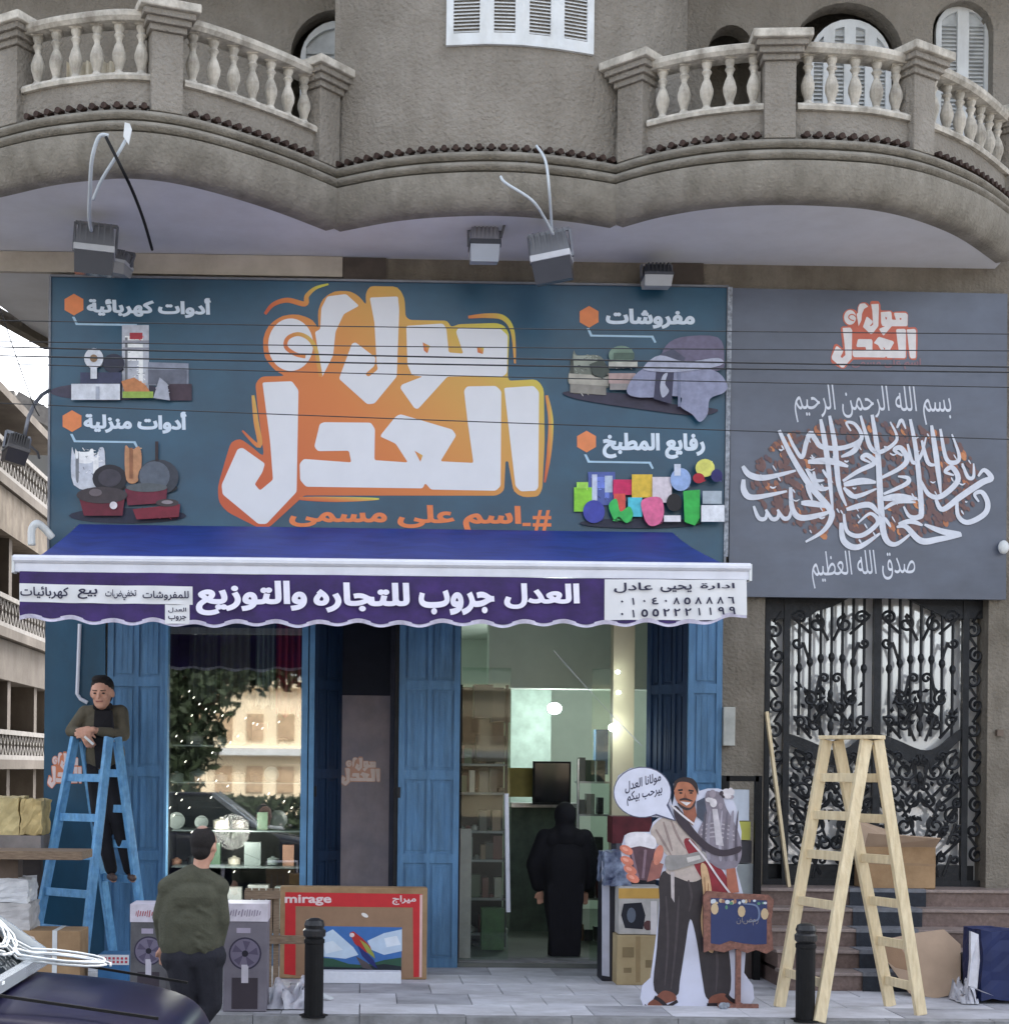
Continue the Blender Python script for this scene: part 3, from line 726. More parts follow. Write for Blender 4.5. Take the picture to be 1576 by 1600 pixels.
pic('printed_cookware', [((40, 44, 66), ellip(200, 806, 92, 12)), ((206, 210, 220), [(113, 700), (120, 712), (150, 712), (156, 700), (164, 706), (160, 762), (116, 758)]), ((40, 38, 46), ellip(172, 748, 27, 22)), ((66, 62, 72), ellip(172, 747, 18, 14)),
 ((190, 138, 100), [(196, 698), (206, 704), (218, 698), (222, 720), (216, 752), (198, 750)]), ((150, 100, 70), rc(203, 700, 208, 748)), ((58, 62, 72), ellip(248, 746, 32, 28)), ((92, 100, 112), ellip(242, 744, 24, 23)), ((54, 40, 44), rc(243, 690, 248, 720)),
 ((110, 32, 54), [(196, 764), (262, 762), (260, 786), (200, 790)]), ((90, 96, 100), ellip(230, 762, 32, 7)), ((104, 28, 48), [(122, 770), (196, 776), (192, 806), (132, 806)]), ((66, 58, 62), ellip(160, 774, 40, 13)), ((110, 100, 104), ellip(150, 770, 10, 6)),
 ((226, 220, 222), ellip(178, 790, 6, 6)), ((122, 30, 50), [(208, 796), (282, 788), (280, 808), (214, 812)]), ((70, 60, 62), ellip(262, 786, 18, 6)), ((150, 140, 144), ellip(262, 785, 9, 3))], ban, YP)
pic('printed_bedding', [((56, 52, 70), [(886, 612), (1000, 618), (1050, 632), (1120, 640), (1090, 650), (1000, 640), (900, 624)]), ((116, 122, 112), [(896, 548), (902, 556), (934, 556), (946, 572), (950, 606), (890, 602), (892, 572)]), ((176, 172, 160), rc(888, 584, 950, 600, 4)),
 ((140, 136, 128), rc(890, 600, 946, 614, 4)), ((70, 78, 72), [(920, 570), (940, 562), (952, 580), (940, 592), (926, 586)]), ((122, 146, 130), ellip(970, 556, 20, 15)), ((84, 104, 92), rc(958, 552, 990, 562)), ((186, 186, 176), rc(950, 566, 995, 576)), ((176, 152, 148), rc(950, 584, 992, 600)),
 ((150, 146, 144), rc(952, 600, 984, 610)), ((110, 104, 128), [(1036, 546), (1062, 528), (1120, 528), (1130, 560), (1120, 580), (1040, 570)]), ((82, 84, 104), [(1030, 554), (1050, 546), (1070, 560), (1060, 580), (1034, 576)]), ((142, 146, 172), [(978, 612), (996, 582), (1030, 572), (1110, 578), (1134, 600), (1130, 614), (1108, 624), (1104, 648), (1092, 660), (1080, 648), (1062, 636), (1060, 620), (1000, 622)]),
 ((60, 60, 84), [(1024, 580), (1052, 580), (1048, 632), (1020, 624)]), ((176, 180, 196), [(1034, 588), (1042, 584), (1038, 600), (1044, 612), (1034, 622), (1030, 606)]), ((170, 174, 194), [(1006, 572), (1030, 556), (1070, 566), (1120, 560), (1124, 572), (1060, 582), (1010, 580)]), ((122, 128, 154), rc(1058, 582, 1062, 636))], ban, YP)
pic('printed_plasticware', [((36, 40, 60), ellip(1000, 818, 96, 8)), ((84, 100, 168), rc(918, 738, 960, 790)), ((196, 204, 226), rc(924, 742, 932, 786)), ((186, 200, 220), rc(944, 744, 956, 770)), ((140, 206, 60), rc(896, 762, 924, 800)), ((170, 226, 90), rc(900, 754, 918, 764)), ((66, 72, 164), ellip(927, 800, 17, 18)),
 ((206, 40, 96), rc(957, 750, 986, 774)), ((216, 84, 74), rc(958, 772, 976, 800)), ((224, 188, 66), rc(986, 742, 1018, 778)), ((86, 196, 214), rc(980, 778, 1002, 808)), ((60, 186, 90), [(950, 790), (962, 780), (968, 800), (982, 792), (988, 806), (978, 818), (966, 808), (958, 812)]),
 ((216, 206, 214), rc(1018, 746, 1048, 786)), ((222, 106, 150), [(1002, 782), (1030, 778), (1036, 800), (1030, 818), (1014, 822), (1004, 806)]), ((24, 22, 28), ellip(1052, 786, 12, 14)), ((150, 176, 222), ellip(1062, 750, 16, 18)), ((206, 214, 230), rc(1052, 726, 1062, 744)),
 ((222, 220, 226), rc(1036, 806, 1062, 816)), ((52, 176, 76), [(1066, 768), (1092, 766), (1092, 810), (1084, 822), (1068, 816)]), ((216, 214, 110), ellip(1100, 732, 15, 14)), ((166, 30, 50), ellip(1090, 748, 9, 8)), ((40, 36, 100), ellip(1118, 744, 9, 10)), ((164, 176, 186), rc(1096, 768, 1126, 788)), ((222, 226, 234), rc(1094, 790, 1130, 816))], ban, YP)

# ================================================================ GATE BANNER
g_ = thing('gate_banner', 'slate grey banner with white calligraphy hung over the iron gate', 'banner', at(1356, 700, YB))
quad_box([(1143, 450), (1573, 459), (1571, 937), (1138, 932)], YB+.01, .05).build('panel', GBAN, g_)
tr_ = MB(); tr_.beam(at(1140, 449, YB-.01), at(1133, 870, YB-.01), .04, .03, (1, 0, 0)); tr_.build('edge_strip', mat('silver_tape', (150, 156, 166), .5, .3, 30), g_)
YG = YB+.009
logo(g_, YG, (1297, 470, 1436, 576), base=flat((196, 104, 84)), white=flat((222, 218, 218)), arcs=False)
lettering('اسم على مسمى', (1330, 560, 1438, 577), flat((140, 108, 116)), g_, YG-.005, bold=.03)
CAL = flat((208, 212, 222))
lettering('بسم الله الرحمن الرحيم', (1243, 600, 1488, 660), CAL, g_, YG-.001, bold=.0, slope=0.02, slant=-6)
lettering('صدق الله العظيم', (1270, 862, 1432, 920), CAL, g_, YG-.001, bold=.0, slope=-.03, slant=-6)
zz = lambda p: (1140+p[0]/3.615, 640+p[1]/3.615)
rnd = random.Random(3)
for k in range(120):
    a = rnd.uniform(0, 6.283); rr = math.sqrt(rnd.uniform(.15, 1))
    x = 770+640*rr*math.cos(a); y = 400+340*rr*math.sin(a)
    s = rnd.uniform(18, 34)
    sheet('printed_fleck', [[zz(p) for p in ellip(x, y, s*.6, s, 8, rnd.uniform(-.9, -.2))]], flat(rnd.choice([(176, 116, 84), (150, 104, 86), (120, 92, 88), (196, 132, 92), (104, 86, 92)])), g_, YG-.0008)
for k in range(900):
    a = rnd.uniform(0, 6.283); rr = math.sqrt(rnd.uniform(0.02, 1)); x = 770+650*rr*math.cos(a); y = 400+345*rr*math.sin(a)
    s = rnd.uniform(12, 26); LP = [zz(p) for p in ellip(x, y, s*.6, s, 6, -.5)]
    globals().setdefault('_fl', []).append(LP)
sheet('printed_speckle', _fl, flat((112, 86, 84)), g_, YG-.0004, kind='stuff')
ST = [([(70,320),(110,370),(200,385),(370,345)],30),([(75,395),(78,460),(130,497),(320,462)],30),([(132,545),(160,612),(198,615),(207,565)],20),([(200,565),(235,618),(268,610),(272,565)],20),([(266,565),(300,614),(332,608),(345,560)],20),
([(340,440),(350,560),(400,612),(520,592),(570,570)],28),([(400,528),(470,532),(565,552)],30),([(275,118),(350,270),(450,430),(560,560),(568,620),(520,690),(425,748)],30),([(510,55),(545,260),(578,565)],26),([(560,35),(590,200),(612,430),(655,545)],26),
([(325,140),(365,220),(405,270),(428,190),(452,135),(480,170),(520,212),(640,216),(740,165),(705,85),(655,75),(680,122)],24),([(745,150),(700,232),(625,268)],26),([(735,35),(765,140),(795,220),(850,240),(940,170),(902,70)],22),([(940,105),(965,60),(990,110)],16),
([(800,30),(832,250),(850,560),(872,720),(930,762),(1015,705)],30),([(1015,55),(1050,250),(1078,560),(1060,608),(1010,602),(978,548)],26),([(1000,195),(1030,300),(1075,260),(1105,155)],18),([(1135,90),(1165,290),(1187,475)],26),([(1185,110),(1215,270),(1258,302),(1292,268),(1250,140)],22),
([(1080,175),(1115,300),(1165,312)],20),([(438,296),(560,292),(665,322)],32),([(635,405),(720,350),(812,302),(772,258),(742,275),(790,300)],24),([(640,425),(740,405),(822,412)],32),([(640,440),(700,492),(825,448)],22),([(855,385),(960,330),(997,280),(962,218),(925,230),(972,262)],26),
([(860,505),(950,495),(1055,505)],34),([(868,562),(940,522),(1045,525)],20),([(865,478),(990,422),(1002,388),(945,378)],22),([(1072,400),(1120,480),(1190,490),(1283,402),(1252,328),(1212,352),(1262,372)],26),([(1160,510),(1198,565),(1300,492),(1420,412),(1472,388),(1432,342),(1398,378)],30),
([(1308,305),(1340,382),(1372,380),(1372,305)],18),([(1278,505),(1285,600),(1340,638),(1432,592),(1452,530),(1420,468),(1378,480),(1402,522)],26),([(1300,702),(1200,690),(1095,650)],28),([(1305,708),(1180,732),(1075,742),(990,662),(938,665)],30),([(948,648),(1020,632),(1085,655)],24),
([(640,590),(660,690),(740,712),(832,640),(790,588),(720,642)],22),([(625,640),(640,742),(720,778),(845,700)],30),([(655,565),(780,538),(838,592)],28),([(428,335),(500,442),(562,442)],24),([(428,425),(462,515)],18),([(520,340),(560,400)],14),([(640,445),(715,505)],20),([(870,610),(905,665)],16),([(470,350),(480,400),(530,400)],18)]
for pts, w in ST: sheet('calligraphy_stroke', [[zz(p) for p in stroke(pts, w*1.2)]], CAL, g_, YG-.002-.0003*rnd.randint(0, 5))
b = MB(); b.ell(at(1567, 855, YB-.05), (.05, .05, .065)); b.build('lamp_globe', WHITE, label='small white round lamp at the lower right edge of the slate grey banner', cat='lamp', smooth=True)

for k in range(60):
    a = rnd.uniform(0, 6.283); rr = math.sqrt(rnd.uniform(.03, .95)); x_ = 770+640*rr*math.cos(a); y_ = 400+345*rr*math.sin(a); L_ = rnd.uniform(14, 44)
    pts = [(x_, y_), (x_+L_*.25, y_+L_*.45), (x_+L_*.6, y_+L_)] if k % 3 else [(x_, y_), (x_+L_*.5, y_+L_*.25), (x_+L_, y_)]
    sheet('calligraphy_mark', [[zz(p) for p in stroke(pts, rnd.uniform(7, 12), n=3)]], CAL, g_, YG-.006)
# ================================================================ AWNING
aw = thing('awning', 'blue retractable awning with white front bar and purple lettered valance', 'awning', at(590, 830, -.2))
TL, TRr = at(124, 819, -.2), at(1050, 832, -.2)
# the front bar: same real width, farther out
YF = -2.75
FL_, FR_ = at(32, 880, YF), at(1163, 893, YF)
n = 24; vs = []; fs = []
for j in range(7):
    t = j/6
    for i in range(n+1):
        p = TL.lerp(TRr, i/n).lerp(FL_.lerp(FR_, i/n), t); sag = -.05*math.sin(math.pi*t)*(1+.25*math.sin(i*1.7))+.012*math.sin(i*2.3+t*5)*math.sin(math.pi*t)
        vs.append((p.x, p.y, p.z+sag))
for j in range(6):
    for i in range(n): a = j*(n+1)+i; fs.append((a, a+1, a+n+2, a+n+1))
m_ = MB(); m_.add(vs, fs); m_.add([(x, y, z-.004) for x, y, z in vs], [f[::-1] for f in fs]); m_.build('fabric', AWN, aw, smooth=True)
m_ = MB(); m_.tube([TL+V((-.05, .04, -.075)), TRr+V((.05, .04, -.075))], .055, 10); m_.build('roller_tube', GREYM, aw)
m_ = MB(); M = None
a, c = FL_+V((-.04, 0, 0)), FR_+V((.03, 0, 0))
m_.beam(a+V((0,-.02,-.02)), c+V((0,-.02,-.02)), .10, .07, (0, 0, 1)); m_.tube([a+V((0, -.045, .025)), c+V((0, -.045, .025))], .035, 10)
m_.build('front_bar', METW, aw)
for p in (a, c):
    k = MB(); k.cbox((p.x, p.y-.02, p.z-.015), (.02, .1, .13)); k.build('end_cap', WHITE, aw)
for s_, p0, p1 in ((1, TL+V((.5, .1, -.12)), FL_+V((.35, .05, -.06))), (-1, TRr+V((-.5, .1, -.12)), FR_+V((-.35, .05, -.06)))):
    el = (p0+p1)/2+V((s_*.75, 0, 0)); k = MB(); k.beam(p0, el, .05, .04); k.beam(el, p1, .05, .04); k.ell(el, (.05, .05, .05)); k.build('folding_arm', METW, aw)
# valance with scalloped hem; y position function
def vy(x): return YF-.075+.016*math.sin(x*5.3)+.008*math.sin(x*13.1+1)
def vline(pxx, base, amp):   # hem height in photo px for a column
    return base+amp*math.sin(pxx/1.0*.105)
def vtop(px): return 893+(px-32)*.0119
def vbot(px):
    e = 968+min(1, max(0, (px-30)/240))*9
    if px > 1060: e -= (px-1060)*.12
    return e+3.0*math.sin(px*.098)+1.4*math.sin(px*.041+1)
cols_ = [32+i*(1166-32)/240 for i in range(241)]
def vpt(px, py):
    p = at(px, py, YF-.075); p.y = vy(p.x); return p
def vstrip(name, mt, f0, f1, rows, d=0, c0=0, c1=240, label=None):
    m_ = MB(); vs = []; fs = []
    cc = cols_[c0:c1+1]
    for j in range(rows+1):
        for px in cc:
            t = j/rows; p = vpt(px, f0(px)*(1-t)+f1(px)*t); p.y -= d + .012*t*math.sin(px*.098)
            vs.append(p)
    w = len(cc)
    for j in range(rows):
        for i in range(w-1): a = j*w+i; fs.append((a, a+1, a+w+1, a+w))
    m_.add(vs, fs); return m_.build(name, mt, aw, smooth=True, label=label)
vstrip('valance', PURPLE, vtop, lambda p: vbot(p)-5, 5)
vstrip('valance_hem', mat('white_hem', (200, 196, 216), .6, .1, 20), lambda p: vbot(p)-6.5, vbot, 1, .002)
def ci(px): return int(round((px-32)/(1166-32)*240))
vstrip('white_patch', PRINTW, lambda p: 912+(p-32)*.0175, lambda p: 940.5+(p-32)*.017, 2, .006, 0, ci(299))
vstrip('white_patch', PRINTW, lambda p: 945, lambda p: 975, 2, .008, ci(259), ci(297))
vstrip('white_patch', PRINTW, lambda p: 905.5+(p-946)*.002, lambda p: min(969, vbot(p)-4), 3, .006, ci(946), 240)
def vtext(body, box, mt, bold, slope=0, name='lettering'):
    L = lettering(body, box, mt, aw, 0, bold, slope=slope, mapf=True)
    v2, tr = fill(L); mb = MB(); vs = []
    for x, y in v2:
        p = vpt(x, y); p.y -= .022; vs.append(p)
    fs = []
    for t in tr:
        a, b, c = (vs[i] for i in t); fs.append(t if (b-a).cross(c-a).y < 0 else t[::-1])
    mb.add(vs, fs); mb.build(name, mt, aw, fix=False)
VW = flat((232, 230, 246)); INK = flat((34, 34, 62))
vtext('العدل', (787, 912, 905, 952), VW, .045); vtext('جروب', (654, 922, 772, 962), VW, .045); vtext('للتجاره', (490, 911, 640, 958), VW, .045); vtext('والتوزيع', (307, 908, 480, 962), VW, .045)
vtext('للمفروشات', (224, 924, 296, 939), INK, .02); vtext('تخفيضات', (165, 921, 214, 938), INK, .02); vtext('بيع', (122, 920, 153, 936), INK, .02); vtext('كهربائيات', (34, 917, 108, 936), INK, .02)
vtext('العدل', (264, 950, 292, 958), INK, .02); vtext('جروب', (264, 962, 292, 971), INK, .02)
vtext('ادارة', (1093, 911, 1147, 922), INK, .02); vtext('يحيى', (1030, 913, 1080, 926), INK, .02); vtext('عادل', (958, 911, 1018, 927), INK, .02)
vtext('٠١٠٤٠٨٥٨٨٨٦'[::-1][::-1], (962, 934, 1152, 946), INK, .03) if False else None
def digits(s, box):
    L = text_loops(s, .03, shaped=False); return L
def vdig(s, box):
    w = (box[2]-box[0])/len(s)
    for k, ch in enumerate(s):
        hh = .35 if ch == '٠' else 1; x = box[0]+w*k; y0, y1 = box[1]+k*box[4], box[3]+k*box[4]; m = (y0+y1)/2; h = (y1-y0)*hh/2
        ww = {'١': .22, '٠': .25}.get(ch, .62)
        vtext(ch, (x+w*(.5-ww/2), m-h, x+w*(.5+ww/2), m+h), INK, .03, name='numeral')
vdig('٠١٠٤٠٨٥٨٨٨٦', (962, 935, 1150, 946, -.25)); vdig('٠١٥٥٢٢٢١١٩٩', (962, 954, 1152, 966, -.6))

# ================================================================ SHOP FRONT
shop = thing('storefront', 'blue painted shop front with folding doors around the entrance', 'shop front', (0, .1, 0))
def leaf(name, p0, p1, z0, z1, mt, rails, cols=2, parent=shop, label=None, th=.045, sub='panel'):
    """panelled door leaf standing between two plan points"""
    p0, p1 = V((p0[0], p0[1], 0)), V((p1[0], p1[1], 0)); u = (p1-p0).normalized(); w = (p1-p0).length
    M = Matrix((u, V((-u.y, u.x, 0)), V((0, 0, 1)))).transposed().to_4x4(); M.translation = p0
    st = .055; m_ = MB()
    xs = [0]+[w*(i+1)/cols for i in range(cols)]
    m_.box((0, 0, z0), (st, th, z1), M); m_.box((w-st, 0, z0), (w, th, z1), M)
    for i in range(1, cols): m_.box((w*i/cols-.018, .003, z0), (w*i/cols+.018, th, z1), M)
    zs = [z0+.09]+sorted(rails)+[z1-.09]
    for z in [z0+.045]+sorted(rails)+[z1-.045]:
        for i in range(cols): m_.box((max(st, w*i/cols+.018 if i else st), .002, z-.045), (min(w-st, w*(i+1)/cols-.018 if i < cols-1 else w-st), th, z+.045), M)
    o = m_.build(name, mt, parent, label=label)
    allz = [z0+.045]+sorted(rails)+[z1-.045]
    for k in range(len(allz)-1):
        for i in range(cols):
            a = (st if i == 0 else w*i/cols+.018); b = (w-st if i == cols-1 else w*(i+1)/cols-.018)
            q = MB(); za, zb_ = allz[k]+.045, allz[k+1]-.045
            q.box((a, .022, za), (b, .04, zb_), M); q.box((a+.025, .012, za+.03), (b-.025, .03, zb_-.03), M)
            if b-a > .12:
                for j in range(1, 3):
                    xx = a+.025+(b-a-.05)*j/3; q.box((xx-.004, .008, za+.03), (xx+.004, .02, zb_-.03), M)
            q.build(sub, mt, o)
    hg = MB()
    for z in (z0+.5, z0+1.6): hg.box((-.012, -.012, z), (.02, .01, z+.1), M)
    hg.build('hinge', DARK, o)
    return o
RZ = [at(600, q, 0).z for q in (1070, 1210, 1340)]; HZ = 3.58
x = lambda px, Y=0: at(px, 1250, Y).x
leaf('door_leaf', (x(166, -.05), -.05), (x(258, -.05), -.05), .0, HZ, BLUE, RZ, label='left blue door leaf beside the teal wall sheet')
leaf('door_leaf', (x(622, -.05), -.05), (x(717, -.05), -.05), .0, HZ, BLUE, RZ, label='middle blue door leaf beside the open doorway')
leaf('door_leaf', (x(1073, -.05), -.05), (x(1126, -.05), -.05), .0, HZ, BLUE, RZ, 1, label='narrow blue door leaf at the right end of the shop front')
leaf('door_leaf', (x(491, .02), .02), (x(533, .42), .42), .0, HZ, BLUE_SHADE, RZ, 2, label='blue door leaf with painted-in shade folded inwards beside the display window')
leaf('door_leaf', (x(1008, .40), .40), (x(1071, .0), .0), .0, HZ, BLUE_SHADE, RZ, 3, label='blue door leaf with painted-in shade folded inwards right of the doorway')
fr = MB()
for a, b in ((258, 262), (470, 480), (482, 490)): fr.box((x(a), -.09, 0), (x(b), .06, HZ))
fr.box((x(258), -.04, HZ-.1), (x(490), .05, HZ)); fr.box((x(262), -.035, 0), (x(470), .05, .3))
fr.build('window_frame', mat('pale_blue_frame', (92, 140, 180), .5, .1, 5), shop)
# piers behind the leaves
pm = MB(); pm.box((x(166), .0, 0), (x(258), .4, HZ)); pm.box((x(616), .0, 0), (x(718), .45, HZ)); pm.box((x(1074), .01, 0), (x(1126), .45, HZ)); pm.build('pier', DARK, shop)
# recess with grey printed panel
gp = MB(); gp.box((x(533, .43), .43, .0), (x(608, .43), .46, Z0(1085))); gpo = gp.build('notice_panel', mat('greyed_panel', (150, 140, 144), .7, .1, 2.5, rgb2=(122, 118, 128)), shop)
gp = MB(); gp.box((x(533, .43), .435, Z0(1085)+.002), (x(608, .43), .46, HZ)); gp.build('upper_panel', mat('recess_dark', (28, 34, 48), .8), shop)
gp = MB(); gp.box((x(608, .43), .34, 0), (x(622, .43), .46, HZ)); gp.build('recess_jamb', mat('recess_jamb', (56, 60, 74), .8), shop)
logo(shop, .428, (531, 1182, 596, 1228), base=flat((196, 150, 128)), white=flat((214, 196, 186)), arcs=False)
# dark band above the openings (hidden behind the awning)
# display window: glass, shelves
wx0, wx1 = x(262), x(470)
gl = MB(); gl.box((wx0, .0, .3), (wx1, .006, HZ-.1)); gl.build('window_glass', glass('window_glass', .19, (.97, 1, .99)), shop)
iw = MB()
iw.box((wx0-.1, 1.25, 0), (x(716), 1.3, HZ)); iw.box((wx0-.1, .46, 0), (wx0-.06, 1.25, HZ)); iw.box((x(492), .47, 0), (x(495), 1.25, HZ)); iw.box((wx0-.1, .05, .26), (wx1+.1, 1.25, .29))
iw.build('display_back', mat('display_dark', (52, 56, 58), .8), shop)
shz = [at(360, q, .6).z for q in (1165, 1222, 1296, 1352)]
for z in shz:
    k = MB(); k.box((wx0, .35, z-.012), (wx1, 1.2, z)); k.build('shelf', mat('glass_shelf', (110, 120, 120), .3), shop)
# string of tiny lit bulbs in the display window (the glints in the photograph)
sl_th = thing('string_lights', 'string of tiny glowing bulbs draped in the display window', 'string lights', (x(300), .25, .5))
kb_ = MB(); kb_.ell((0, 0, 0), (.004, .004, .014), 8, 6); bme = kb_.mesh('bulb'); bme.materials.append(emit('tiny_bulb', (255, 246, 226), 1.3))
r_ = random.Random(12); GL = [(296,1080),(303,1090),(312,1100),(322,1108),(300,1118),(348,1118),(336,1112),(384,1122),(396,1130),(410,1138),(372,1150),(360,1160),(276,1150),(284,1158),(300,1160),(332,1176),(356,1228),(310,1218),(338,1220),(276,1240),(284,1250),(266,1262),(272,1274),(296,1262),(355,1280),(444,1252),(456,1262),(402,1132),(436,1128),(300,1300),(330,1246),(290,1190),(420,1240),(452,1362),(366,1362)]
cord = []
for gx_, gy_ in GL: p = at(gx_, gy_, .2+r_.uniform(0, .1)); cord.append(p); inst('bulb', bme, sl_th, Matrix.Translation(p) @ Matrix.Rotation(.7, 4, 'Y'))
kb_ = MB(); kb_.tube(sorted(cord, key=lambda p: -p.z), .0015, 4); kb_.build('cord', BLACK, sl_th)
dl = bpy.data.lights.new('display_fill_light', 'POINT'); dl.energy = 16; dl.shadow_soft_size = .25; dl.color = (1, .96, .88)  # added fill light that brightens the goods on the shelves
do = bpy.data.objects.new('display_fill_light', dl); do.location = (x(360), .16, 1.25); COL.objects.link(do)
# interior room
rm = MB(); RX0, RX1, RY = x(716), x(1062), 6.0
rm.box((RX0-1.2, RY, 0), (RX1+1.5, RY+.1, 3.6)); rm.box((RX1+1.4, .46, 0), (RX1+1.5, RY, 3.6)); rm.box((RX0-1.3, 1.31, 0), (RX0-1.2, RY, 3.6))
rm.build('room_wall', INWALL, shop)
rm = MB(); rm.box((RX0-1.3, .46, 3.602), (RX1+1.5, RY+.1, 3.7)); rm.build('ceiling', INWALL, shop)
rm = MB(); rm.box((RX0-1.2, .0, -.03), (RX1+1.4, RY, .04)); rm.build('shop_floor', mat('shop_floor', (96, 100, 96), .4, .1, 3), shop)
k = MB(); a = at(958, 985, .75); c = at(991, 985, .75); k.box((a.x, .72, .04), (c.x, .9, 3.6)); k.build('column', mat('cream_column', (206, 196, 168), .6, .04, 2), shop)
k = MB(); a = at(764, 1035, 2.6); k.box((a.x, 2.6, a.z-.28), (RX1+1.3, 2.9, 3.6)); k.build('bulkhead', INWALL, shop)
k = MB(); a = at(796, 1100, 4.6); c = at(858, 1100, 4.6); k.box((a.x, 4.4, .04), (c.x, 4.7, 3.6)); k.build('column', mat('room_column', (186, 204, 196), .7), shop)
# glass door leaf with long bar handle
k = MB(); k.box((x(722), .12, .06), (x(798), .13, 2.85)); k.build('glass_door', glass('door_glass', .02, (.88, .94, .9)), shop)
k = MB(); k.box((x(926), .12, .06), (x(956), .13, 2.85)); k.build('glass_door', glass('door_glass', .10), shop)
k = MB(); a = at(791, 1240, .09); c = at(794, 1425, .09); k.tube([a, c], .022, 8); k.build('door_handle', METW, shop)
k = MB(); k.box((x(720), .05, 0), (x(958), .4, .05)); k.build('threshold', KERB, shop)
# lamp in the room, as lit in the photograph
def bulb(px, py, Y, r, s, lab, power=0):
    p = at(px, py, Y); k = MB(); k.ell(p, (r, r, r*.8)); k.build('round_glow', emit('lamp_glow', (240, 255, 246), s), label=lab, cat='lamp', smooth=True)
    if power:
        l = bpy.data.lights.new('lamp_light', 'POINT'); l.energy = power; l.shadow_soft_size = .12; l.color = (.9, 1, .95)
        o = bpy.data.objects.new('lamp_light', l); o.location = p+V((0, -.25, -.2)); COL.objects.link(o)
bulb(866, 1107, 3.6, .085, 9, 'glowing white round lamp inside the shop doorway', 12)
bulb(965, 1050, .60, .022, 5, 'upper small glowing spot on the cream column in the doorway')  # small emissive balls set against the column
bulb(966, 1082, .60, .022, 5, 'lower small glowing spot on the cream column in the doorway')
bulb(958, 1137, .58, .05, 6, 'bright glowing spot low on the cream column in the doorway', .5)
k = MB(); k.tube([at(865, 1017, .3), at(905, 1062, .3), at(958, 1120, .3), at(1003, 1166, .35)], .004, 5); k.build('hanging_wire', METW, label='thin pale wire running diagonally down the doorway', cat='wire')

# ================================================================ TEAL SIDE SHEET
ts = thing('wall_sheet', 'teal vinyl sheet with small logo covering the wall left of the doors', 'banner', at(118, 1400, -.03))
quad_box([(72, 900), (165, 900), (165, 1508), (66, 1508)], -.035, .03).build('panel', mat('teal_sheet', (34, 84, 112), .5, .08, 1.4, .1, 3, rgb2=(28, 72, 98)), ts)
logo(ts, -.037, (74, 1174, 130, 1232), base=flat((214, 130, 92)), white=flat((226, 206, 204)), arcs=False)
k = MB(); k.tube([at(125, 975, -.07), at(121, 1084, -.07), at(126, 1092, -.07), at(137, 1098, -.07)], .018, 8); k.build('drain_pipe', METW, label='thin white pipe running down the teal wall sheet', cat='pipe')

# ================================================================ GATE AND STEPS
gate = thing('iron_gate', 'black wrought iron double gate with scrollwork above the granite steps', 'gate', (at(1366, 1380, .2).x, .2, GZ))
YI = .16
def gx(px): return at(px, 1200, YI).x
def gp_(px, py): p = at(px, py, YI); return p
fr = MB()
for px, w in ((1196, .05), (1226, .06), (1367, .07), (1505, .06), (1537, .05)):
    X = gx(px); fr.box((X-w/2, YI-.03, GZ), (X+w/2, YI+.03, 3.72))
fr.box((gx(1196), YI-.025, GZ), (gx(1537), YI+.025, GZ+.06)); fr.box((gx(1196), YI-.025, 3.66), (gx(1537), YI+.025, 3.72))
fr.build('frame', IRON, gate)
for pts in ([(1192, 932), (1330, 932), (1300, 948), (1275, 955), (1262, 965), (1240, 968), (1192, 966)], [(1410, 932), (1541, 932), (1541, 966), (1480, 968), (1462, 958), (1440, 948)]):
    k = MB(); k.prism([(gp_(*p).x, gp_(*p).z) for p in pts], YI-.02, YI+.02); k.build('corner_plate', IRON, gate)
for x0, x1 in ((1229, 1364), (1370, 1502)):
    m1 = (x0+x1)/2; w = x1-x0
    top = [(x0+w*t, 1142+30*math.sin(math.pi*t)**1.5+4*math.cos(t*9)) for t in [i/14 for i in range(15)]]
    bot = [(a, b+(16+10*math.sin(math.pi*i/14))) for i, (a, b) in enumerate(top)]
    k = MB(); k.prism([(gp_(*p).x, gp_(*p).z) for p in top+bot[::-1]], YI-.015, YI+.015); k.build('wave_plate', IRON, gate)
    for i in range(1, 8):
        X = gx(x0+w*i/8); k = MB(); zt = at(0, 1040-(28*math.sin(math.pi*i/8)), YI).z
        k.tube([(X, YI, gp_(1367, 1150).z), (X, YI, 3.68)], .015, 6); k.tube([(X, YI, zt-.05), (X, YI, zt), (X, YI, zt+.03), (X, YI, zt+.07)], [.010, .034, .03, .004], 6); k.build('bar', IRON, gate)
    k = MB(); k.prism([(gp_(*p).x, gp_(*p).z) for p in ((x0, 1352), (x1, 1352), (x1, 1386), (x0, 1386))], YI-.01, YI+.01); k.build('kick_plate', IRON, gate)
def spiral(cx, cz, r, a0, turns, dr=1, n=None):
    n = n or int(10*abs(turns)+6); return [(cx+r*(1-.82*i/n)*math.cos(a0+dr*2*math.pi*turns*i/n), YI, cz+r*(1-.82*i/n)*math.sin(a0+dr*2*math.pi*turns*i/n)) for i in range(n+1)]
def scroll(parent, px, py, r, a0, turns=1.3, dr=1, tail=None, th=.015):
    p = gp_(px, py); pts = spiral(p.x, p.z, r, a0, turns, dr)
    if tail: q = gp_(*tail); mid_ = V(((q.x+pts[0][0])/2, YI, (q.z+pts[0][2])/2)); pts = [(q.x, YI, q.z)]+pts
    P = catmull([V((a[0], a[2])) for a in pts], 2)
    k = MB(); k.tube([(a.x, YI-.012, a.y) for a in P], th, 5); return k.build('scroll', IRON, parent)
for side in (1211, 1521):
    for i in range(10):
        py = 985+i*39; s = 1 if i % 2 else -1
        scroll(gate, side+s*3, py, .075, math.pi/2, 1.35, s, tail=(side-s*9, py-30)); 
rs = random.Random(5)
